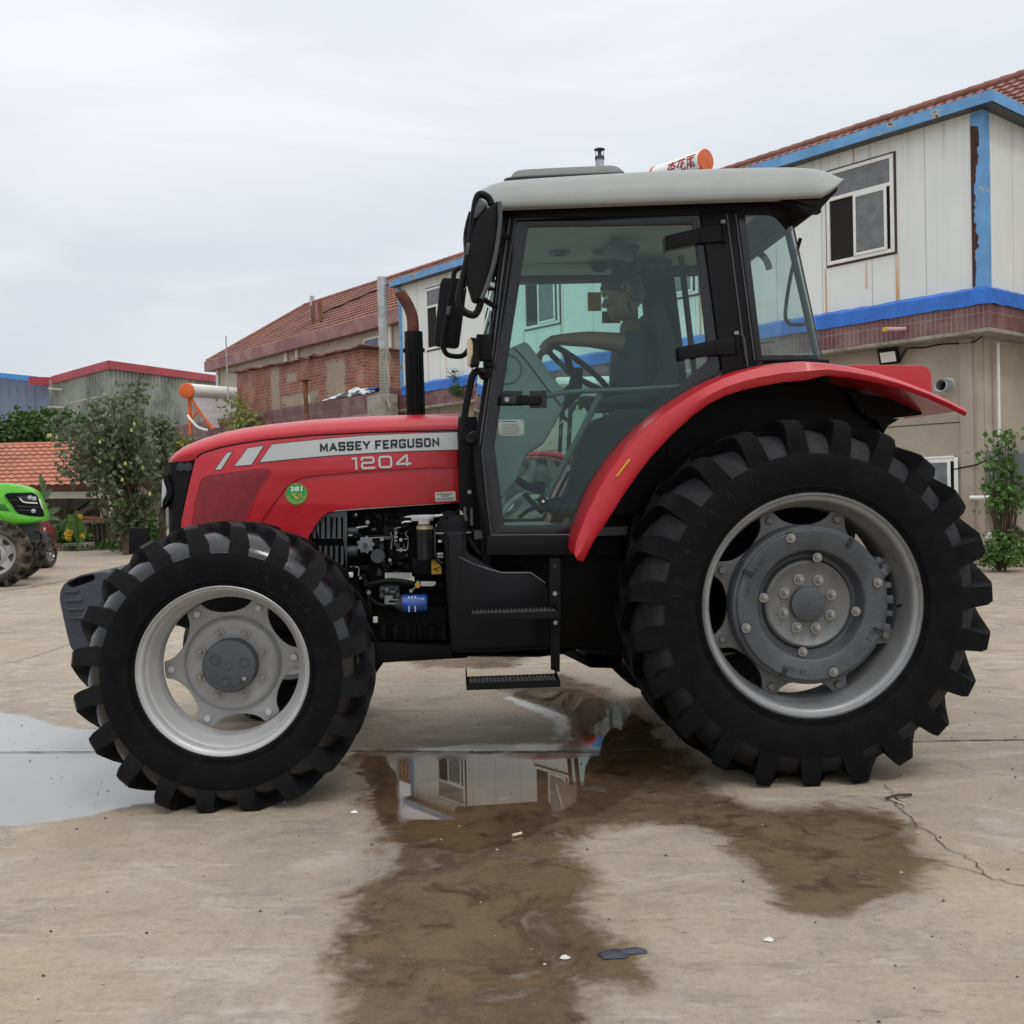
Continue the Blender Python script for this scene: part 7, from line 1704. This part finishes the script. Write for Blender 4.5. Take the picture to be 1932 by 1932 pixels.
# green tractor at the left edge
GF = Frame(17.5, (-14,1047), 16.3)
gt = empty('tractor', GF.O, GF.a, 'bright green tractor with muddy deep-cleated tyres nosing in at the left edge', 'tractor')
def paddy(parent, loc, Rt, rr, W):
    w = MB(); pr = [(rr,.02),(rr+.012,.025),(rr-.01,.05),(rr-.03,.10),(rr-.05,.14),(rr-.055,.22),(rr,.28)]
    w.lathe(pr+[(r+.008, v+.002) for r, v in pr[::-1]], n=64, closed=True); w.lathe([(0,.06),(.09,.06),(.10,.11),(.16,.13),(.20,.17),(.20,.18),(0,.18)], n=40)
    wo = w.build('front_wheel', M['rim'], parent, loc); plate('wheel_disc', [lobed(rr-.045, .20, 6, .3, .5), circ(.17,40)], .165, .18, M['rim'], wo, 0, off=0)
    t_ = MB(); Rc = Rt-.085
    prof = [(rr-.005,.04),(rr+.01,.01),(rr+.06,-.005),(Rc-.09,-.005),(Rc-.03,.02),(Rc,.07),(Rc+.005,W/2)]; prof += [(a, W-b) for a, b in prof[-2::-1]]; t_.lathe(prof, n=64)
    n_ = 16
    for side in (0, 1):
        for i in range(n_):
            a0 = 2*PI*(i+.5*side)/n_; rows = []
            for (v, da, top) in ((-.005,0,-.03),(.0,.01,-.004),(.05,.03,0),(.12,.10,0),(W/2+.03,.24,0),(W/2+.04,.25,-.02)):
                row = []
                for (r, w_) in ((Rc-.03,-.040),(Rt+top,-.026),(Rt+top,.026),(Rc-.03,.040)):
                    A = a0-da+w_/Rt; vv = W-v if side else v; row.append((r*math.cos(A), vv, r*math.sin(A)))
                rows.append(row)
            t_.grid(rows); t_.add(rows[0], [(0,1,2,3)]); t_.add(rows[-1], [(3,2,1,0)])
    t_.v = [(x, y, max(z, -loc[2]+.004)) for x, y, z in t_.v]
    t_.build('tyre', M['mud'], wo, smooth=34); h = MB(); h.lathe([(0,.0),(.06,.0),(.075,.02),(.08,.07)], n=28); h.build('hub_cap', M['greyd'], wo); return wo
uz = GF.L((-14,1047), .0); g1 = paddy(gt, (uz[0], 0, uz[1]), .56, .33, .30); g2 = dup(g1, gt, (uz[0], 2.05, uz[1]), PI); g2.name = 'front_wheel.003'
hood_px = [(-420,905)]+z4((-1200,130),(0,152),(90,152),(190,165),(300,185),(390,215),(460,252),(500,290),(540,360),(590,470),(625,570),(645,640),(640,690),(600,720),(470,745),(200,770),(60,740),(-400,760),(-2500,700))
gh = fplate(GF, 'hood', hood_px, .55, 1.30, M['limegreen'], gt, .06)
fplate(GF, 'lower_cowl', z4((-30,560),(60,700),(200,735),(470,720),(620,690),(645,650),(640,645),(480,640),(270,602),(-30,560)), .535, .56, M['limegreen'], gh, .008)
gl = fplate(GF, 'headlight_panel', z4((62,330),(100,300),(250,295),(460,290),(520,320),(560,390),(600,500),(628,575),(640,630),(580,640),(440,630),(275,600),(230,560),(150,440)), .52, .62, M['black'], gh, .01)
fplate(GF, 'lamp_glass', z4((240,345),(480,340),(530,380),(560,440),(440,450),(320,440),(270,400)), .508, .53, M['dglass'], gl, .004)
mb = MB(); q = [GF.L(p, .50) for p in z4((288,372),(305,400),(330,425),(380,440),(470,445),(545,450))]; mb.tube([(a, .503, b) for a, b in q], .011, 6); mb.build('light_strip', M['ufr'], gl)
for p in ((435,365),(497,380),(487,560)): a, b = GF.L(z4(p)[0], .5); mb = MB(); mb.lathe([(0,-.008),(.035,-.006),(.04,.01)], (a,.508,b), 16); mb.build('lamp', M['alu'], gl)
mb = MB()
for (a_, b_) in (((150,400),(240,400)),((250,490),(560,505)),((260,545),(480,555))): (u0,z0),(u1,z1_) = GF.LL(z4(a_, b_), .515); mb.bar((u0,.517,z0),(u1,.517,z1_), .012)
mb.build('panel_rib', M['greyd'], gl)
fplate(GF, 'side_vent', z4((-60,450),(70,465),(145,560),(-20,550)), .54, .56, pbr('dark_green', (.03,.16,.02), .6), gh, .005)
fplate(GF, 'nose_strip', z4((560,380),(575,380),(622,570),(600,572)), .53, .66, M['ufr'], gl, .003)
mb = MB(); (u0,z0), = GF.LL(z4((330,830)), 1.0); mb.box((u0-.3,1.0,z0-.05), (1.1,.5,.35)); mb.box((uz[0],1.02,uz[1]), (.2,1.9,.2)); (u1,z1_), = GF.LL(z4((510,930)), .8); mb.box((u1-.1,1.0,z1_), (.5,.4,.12)); mb.box((u1-.05,1.0,z1_-.2), (.10,.10,.3)); mb.box((-2.0,1.0,.75), (3,.6,.6)); mb.build('chassis', M['greyd'], gt, bevel=.02)
mb = MB(); (u1,z1_), = GF.LL(z4((490,960)), .75); mb.tube(spline([(u1-.12,.75,z1_+.1),(u1-.05,.7,z1_-.12),(u1+.05,.7,z1_-.18),(u1+.12,.72,z1_+.05),(u1+.02,.7,z1_+.12)], 5), .012, 6); mb.build('tow_cable', M['black'], gt)

# dark red car beyond it
ca = empty('parked_car', (-10.4, 19.8, 0), 0, 'dark red hatchback mostly hidden behind the green tractor', 'car')
XR = -9.55; cxr = XR+10.4
def cyz(pts): return [(y-19.8, z) for y, z in pts]
body = [(17.6,.30),(21.36,.28),(21.50,.42),(21.52,.62),(21.45,.80),(21.28,.93),(21.0,1.02),(20.7,1.07),(20.3,1.10),(19.6,1.12),(18.2,1.05),(17.6,1.0)]
cab_ = [(20.75,1.05),(20.1,1.38),(19.7,1.48),(18.8,1.50),(18.1,1.42),(17.7,1.02)]
def xprism(name, pts, x0, x1, mat, parent, bev, holes=()):
    me = curve_mesh([rnd(pts, .08)]+list(holes), x1-x0, bev); bm = bmesh.new(); bm.from_mesh(me)
    for v in bm.verts: v.co = Vector(((x0+x1)/2+v.co.z, v.co.x, v.co.y))
    bmesh.ops.remove_doubles(bm, verts=bm.verts, dist=1e-5); bmesh.ops.recalc_face_normals(bm, faces=bm.faces); bm.to_mesh(me); bm.free(); me.materials.clear(); finish(me, mat, 40); return link(name, me, parent)
xprism('body', cyz(body), -.88, cxr, M['carred'], ca, .07); xprism('cabin', cyz(cab_), -.76, cxr-.12, M['dglass'], ca, .06); xprism('roof', cyz([(20.0,1.42),(19.7,1.50),(18.8,1.52),(18.1,1.46),(18.1,1.42)]), -.72, cxr-.16, M['carred'], ca, .02)
WY, WR = 21.1, .315
w = MB(); w.lathe([(.0,.03),(.05,.03),(.06,.045),(.19,.05),(.2,.02),(.21,.02),(.215,.03),(.215,.2)], (0,0,0), 36, 0, 'x'); w.v = [(-x, y, z) for x, y, z in w.v]
wh = w.build('wheel', M['alu'], ca, (cxr+.03, WY-19.8, WR))
mb = MB()
for k in range(10): A = 2*PI*k/10; mb.bar((-.035,.05*math.cos(A),.05*math.sin(A)), (-.035,.2*math.cos(A),.2*math.sin(A)), .03, .02)
mb.build('rim_spokes', M['alu'], wh)
mb = MB(); mb.lathe([(.205,0),(.25,-.005),(.29,.0),(.312,.03),(.315,.10),(.312,.18),(.25,.2)], n=48, axis='x'); mb.v = [(-x, y, z) for x, y, z in mb.v]; mb.build('tyre', M['mud'], wh)
dup(wh, ca, (cxr+.03, 18.4-19.8, WR))
w2 = dup(wh, ca, (-.91, WY-19.8, WR), PI)
mb = MB(); mb.lathe([(0,0),(.37,0)], (cxr+.002, WY-19.8, WR), 36, 0, 'x', a0=-.2, a1=PI+.2); mb.build('wheel_arch', M['inkb'], ca)
for (y, z, sz) in ((20.9,.80,.05),(20.95,.70,.05),(20.0,.66,.05),(20.02,.56,.05)):
    mb = MB(); mb.lathe([(0,.012),(sz*.6,.010),(sz*.8,0)], (cxr+.0, y-19.8, z), 14, 0, 'x'); mb.build('pink_spot', M['pinkl'], ca)  # small pale pink discs on the body side
xprism('bumper', cyz([(21.2,.28),(21.53,.3),(21.55,.5),(21.3,.52)]), -.86, cxr+.01, M['carred'], ca, .04)

# second red tractor, seen through the cab glass
R2 = Frame(2, (1020,1010), 11.9)
t2 = empty('tractor', R2.O, R2.a, 'dusty red tractor parked behind, seen through the cab glass', 'tractor')
mt2 = (M['mud'], M['mud'], M['mud'])
w2_ = rear_wheel(t2, (0, 0, .85), False, mt2); w2_.scale = (1.05,1,1.05)
def t2L(px, v): return R2.LL(px, v)
arc = [(.0+.95*math.cos(math.radians(a)), .86+.95*math.sin(math.radians(a))) for a in range(122, 49, -8)]; arc2 = [(.0+.90*math.cos(math.radians(a)), .86+.90*math.sin(math.radians(a))) for a in range(50, 123, 8)]
f_ = plate('rear_fender', [arc+arc2], .02, .60, M['red'], t2, .01, off=0)
f2_ = dup(f_, t2, (0, 1.45, 0)); 
w3 = dup(w2_, t2, (0, 1.95+.2, .85), PI)
cabm = MB(); cx0, zr0 = R2.L((1048,714), .35); cx1, _ = R2.L((1262,720), .35)
for x in (cx0+.08, cx0+.75, cx1-.1):
    for v in (.40, 1.70): cabm.bar((x, v, 1.0), (x+(.12 if x < cx0+.2 else 0), v, zr0-.05), .05, .05)
cabm.build('cab_posts', M['black'], t2)
mb = MB(); mb.box(((cx0+cx1)/2, 1.05, zr0-.04), (cx1-cx0, 1.6, .09)); mb.build('cab_roof', M['ufr'], t2, bevel=.03)
mb = MB()
for v in (.41, 1.69): mb.prism([(cx0+.1,1.0),(cx1-.12,1.0),(cx1-.12,zr0-.09),(cx0+.2,zr0-.09)], v, v+.004)
mb.build('cab_glass', M['glassc'], t2)
mb = MB(); mb.prism([(cx1-.1,1.0),(cx1+1.3,.9),(cx1+1.32,1.25),(cx1+1.0,1.42),(cx1-.1,1.48)], .75, 1.35); mb.build('hood', M['red'], t2, bevel=.05)
mb = MB(); mb.box((.9,1.05,.75), (3.0,.5,.5)); mb.box((0,1.05,.8), (.3,1.6,.3)); mb.build('chassis', M['greyd'], t2, bevel=.02)
fw2 = dup(g1, t2, (2.35, .25, .56)); fw3 = dup(g1, t2, (2.35, 1.85, .56), PI)

# ------------------------------------------------------------------ driver
def skin(name, verts, edges, radii, mat, parent, root=0, sub=2):
    me = bpy.data.meshes.new(name); me.from_pydata([tuple(v) for v in verts], edges, []); o = bpy.data.objects.new(name, me); COL.objects.link(o)
    md = o.modifiers.new('s', 'SKIN'); md.use_smooth_shade = True
    for i, r_ in enumerate(radii):
        sv = me.skin_vertices[0].data[i]; sv.radius = r_ if isinstance(r_, tuple) else (r_, r_); sv.use_root = (i == root)
    m2_ = o.modifiers.new('sub', 'SUBSURF'); m2_.levels = sub; m2_.render_levels = sub
    dg = bpy.context.evaluated_depsgraph_get(); dg.update(); me2 = bpy.data.meshes.new_from_object(o.evaluated_get(dg)); bpy.data.objects.remove(o)
    me2.name = name; me2.materials.clear(); me2.materials.append(mat)
    for p in me2.polygons: p.use_smooth = True
    return link(name, me2, parent)
def J(p, v): u, z = L(p, v); return Vector((u, v-VC, z))
pr_ = empty('person', TRO, TH, 'driver in a dark short-sleeved shirt with one arm on the steering wheel', 'person')
VP = 1.08
pel = J((1208,808), VP); ch1 = J((1206,745), VP); ch2 = J((1200,680), VP); nk0 = J((1194,624), VP); nk1 = J((1186,598), VP); hd = J((1172,562), VP)
sL = J((1196,650), VP-.19); sR = J((1190,652), VP+.19)
eL = J((1112,640), VP-.20); wL = J((1046,641), VP-.10); hL = J((1033,650), VP-.09)
eR = J((1168,745), VP+.24); wR = J((1120,757), VP+.20)
kL = J((1118,812), VP-.13); aL = J((1090,930), VP-.12); tL = J((1062,950), VP-.12)
kR = J((1115,815), VP+.14); aR = J((1085,930), VP+.14); tR = J((1058,950), VP+.14)
hpL = J((1204,815), VP-.10); hpR = J((1204,815), VP+.10)
V_ = [pel, ch1, ch2, nk0, nk1, hpL, kL, aL, tL, hpR, kR, aR, tR, sL, sL.lerp(eL,.5), eL, eL.lerp(wL,.5), wL, hL, sR, eR, wR, wR+Vector((-.07,0,.0))]
E_ = [(0,1),(1,2),(2,3),(3,4),(0,5),(5,6),(6,7),(7,8),(0,9),(9,10),(10,11),(11,12),(2,13),(13,14),(14,15),(15,16),(16,17),(17,18),(2,19),(19,20),(20,21),(21,22)]
Rd = [(.10,.12),(.10,.12),(.11,.14),(.068,.075),(.062,.062),.09,.068,.045,.035,.09,.068,.045,.035,.062,.052,.044,.038,.028,(.024,.034),.06,.045,.028,(.024,.034)]
body_ = skin('body', V_, E_, Rd, M['skin'], pr_)
sh_ = skin('shirt', [pel+Vector((0,0,-.03)), ch1, ch2, nk0+Vector((0,0,-.02)), sL, sL.lerp(eL,.42), sR, sR.lerp(eR,.5)], [(0,1),(1,2),(2,3),(2,4),(4,5),(2,6),(6,7)], [(.155,.185),(.148,.175),(.155,.19),(.095,.10),.080,.070,.080,.068], M['shirt'], pr_)
skin('trousers', [pel, hpL, kL, aL, hpR, kR, aR], [(0,1),(1,2),(2,3),(0,4),(4,5),(5,6)], [(.14,.17),.105,.082,.060,.105,.082,.060], M['jeans'], pr_)
for a in (tL, tR): mb = MB(); mb.tube([a+Vector((.10,0,.01)), a+Vector((.03,0,.0)), a+Vector((-.06,0,-.01)), a+Vector((-.10,0,-.015))], [.045,.048,.042,.025], 10); mb.build('shoe', M['black'], pr_)
# head: profile facing left, slightly bowed
hm = MB(); s_ = .128; rows = []
prof = [(-.02,-.98),(-.30,-.90),(-.62,-.84),(-.74,-.72),(-.72,-.60),(-.80,-.52),(-.74,-.44),(-.80,-.34),(-.76,-.24),(-.98,-.16),(-.94,-.06),(-.80,.10),(-.76,.20),(-.84,.34),(-.82,.55),(-.68,.80),(-.35,.98),(.05,1.02),(.45,.92),(.75,.66),(.86,.30),(.82,-.05),(.66,-.36),(.48,-.60),(.40,-.98)]
import itertools
N1 = 12
def half(y):  # width scale at lateral offset
    return math.sqrt(max(0, 1-y*y))
for j in range(-N1, N1+1):
    y = math.sin(j/N1*PI/2)*.999; w_ = half(y); row = []
    for (px_, pz_) in prof:
        cxp = .05; face = (px_ < -.6 and pz_ < .3)
        ww = w_**.75 if not face else (w_**.75 if abs(y) > .3 else 1-(abs(y)/.3)**1.5*(1-(half(.3))**.75)-.10*min(1,abs(y)/.22)*(1 if px_ < -.88 else .25))
        row.append((cxp+(px_-cxp)*ww, y*.70*(1-.25*max(0,-pz_-.3)), pz_*(.35+.65*w_**.7) if pz_ > 0 else pz_*(.75+.25*w_)))
    rows.append(row)
hm.grid(rows, close=True)
tilt = Matrix.Rotation(-.22, 3, 'Y')
hc = hd+Vector((0.01,0,.0))
hm.v = [tuple(tilt @ (Vector(v)*s_)+hc) for v in hm.v]
head = hm.build('head', M['skin'], pr_, smooth=70)
# ear, eyes, hair
for sg in (-1, 1):
    e = MB(); pe = [tilt @ (Vector((.10+.13*math.cos(a)*(1 if k_ else 1), sg*(.66), -.05+.24*math.sin(a)))*s_)+hc for k_, a in enumerate([2*PI*i/12 for i in range(12)])]
    e.tube(pe, .007, 6, closed=True); e.add(pe, [tuple(range(12))]); e.build('ear', M['skin'], head)
    e = MB(); c = tilt @ (Vector((-.70, sg*.27, .10))*s_)+hc; e.lathe([(0,-.012),(.010,-.008),(.012,0),(.010,.008),(0,.012)], c, 12); e.build('eye', M['white'], head)
    e = MB(); e.tube([tilt @ (Vector((-.78, sg*.12, .27))*s_)+hc, tilt @ (Vector((-.72, sg*.36, .29))*s_)+hc], .004, 6); e.build('eyebrow', M['hair'], head)
hh = MB(); rows = []
for j in range(-N1, N1+1):
    y = math.sin(j/N1*PI/2)*.999; w_ = half(y); row = []
    hp_ = [(-.80,.42),(-.84,.60),(-.70,.86),(-.36,1.06),(.06,1.11),(.50,1.0),(.84,.72),(.95,.32),(.90,-.06),(.74,-.38),(.60,-.46),(.40,-.30),(.30,.0),(.0,.25),(-.30,.40)]
    for (px_, pz_) in hp_:
        row.append((.05+(px_-.05)*(.25+.75*w_**.8), y*.765, pz_*(.38+.62*w_**.7) if pz_ > 0 else pz_*(.8+.2*w_)))
    rows.append(row)
hh.grid(rows, close=True); hh.v = [tuple(tilt @ (Vector(v)*s_)+hc) for v in hh.v]; hh.build('hair', M['hair'], head, smooth=70)
# hands: palm plus separate bent fingers
def hand(wr, dirn, drop, side, parent):
    f = dirn.normalized(); up = Vector((0,0,1)); lat = f.cross(up).normalized()*side
    pal = MB(); c = wr+f*.045
    pal.tube([wr-f*.01, wr+f*.02, wr+f*.05, wr+f*.085], [.026,.032,.036,.030], 10)
    hp = pal.build('hand', M['skin'], parent, smooth=80)
    for k in range(4):
        o_ = lat*(-.030+.020*k); ln = (.030,.034,.032,.026)[k]; b0 = wr+f*.078+o_; p1 = b0+f*ln+Vector((0,0,-drop*.25*ln)); p2 = p1+f*ln*.35+Vector((0,0,-ln*.9*drop)); p3 = p2+Vector((0,0,-ln*.7*drop))-f*ln*.15*drop
        m_ = MB(); m_.tube([b0-f*.02, b0, p1, p2, p3], [.010,.0105,.0098,.009,.0065], 8); m_.build('finger', M['skin'], hp, smooth=80)
    b0 = wr+f*.02-lat*.028; m_ = MB(); m_.tube([b0, b0+f*.03-lat*.018+Vector((0,0,-.012)), b0+f*.055-lat*.014+Vector((0,0,-.036))], [.013,.0115,.008], 8); m_.build('thumb', M['skin'], hp, smooth=80)
hand(wL, (J((1022,664), VP-.08)-wL), 1.0, 1, pr_)
hand(wR, Vector((-1,0,-.05)), .9, -1, pr_)
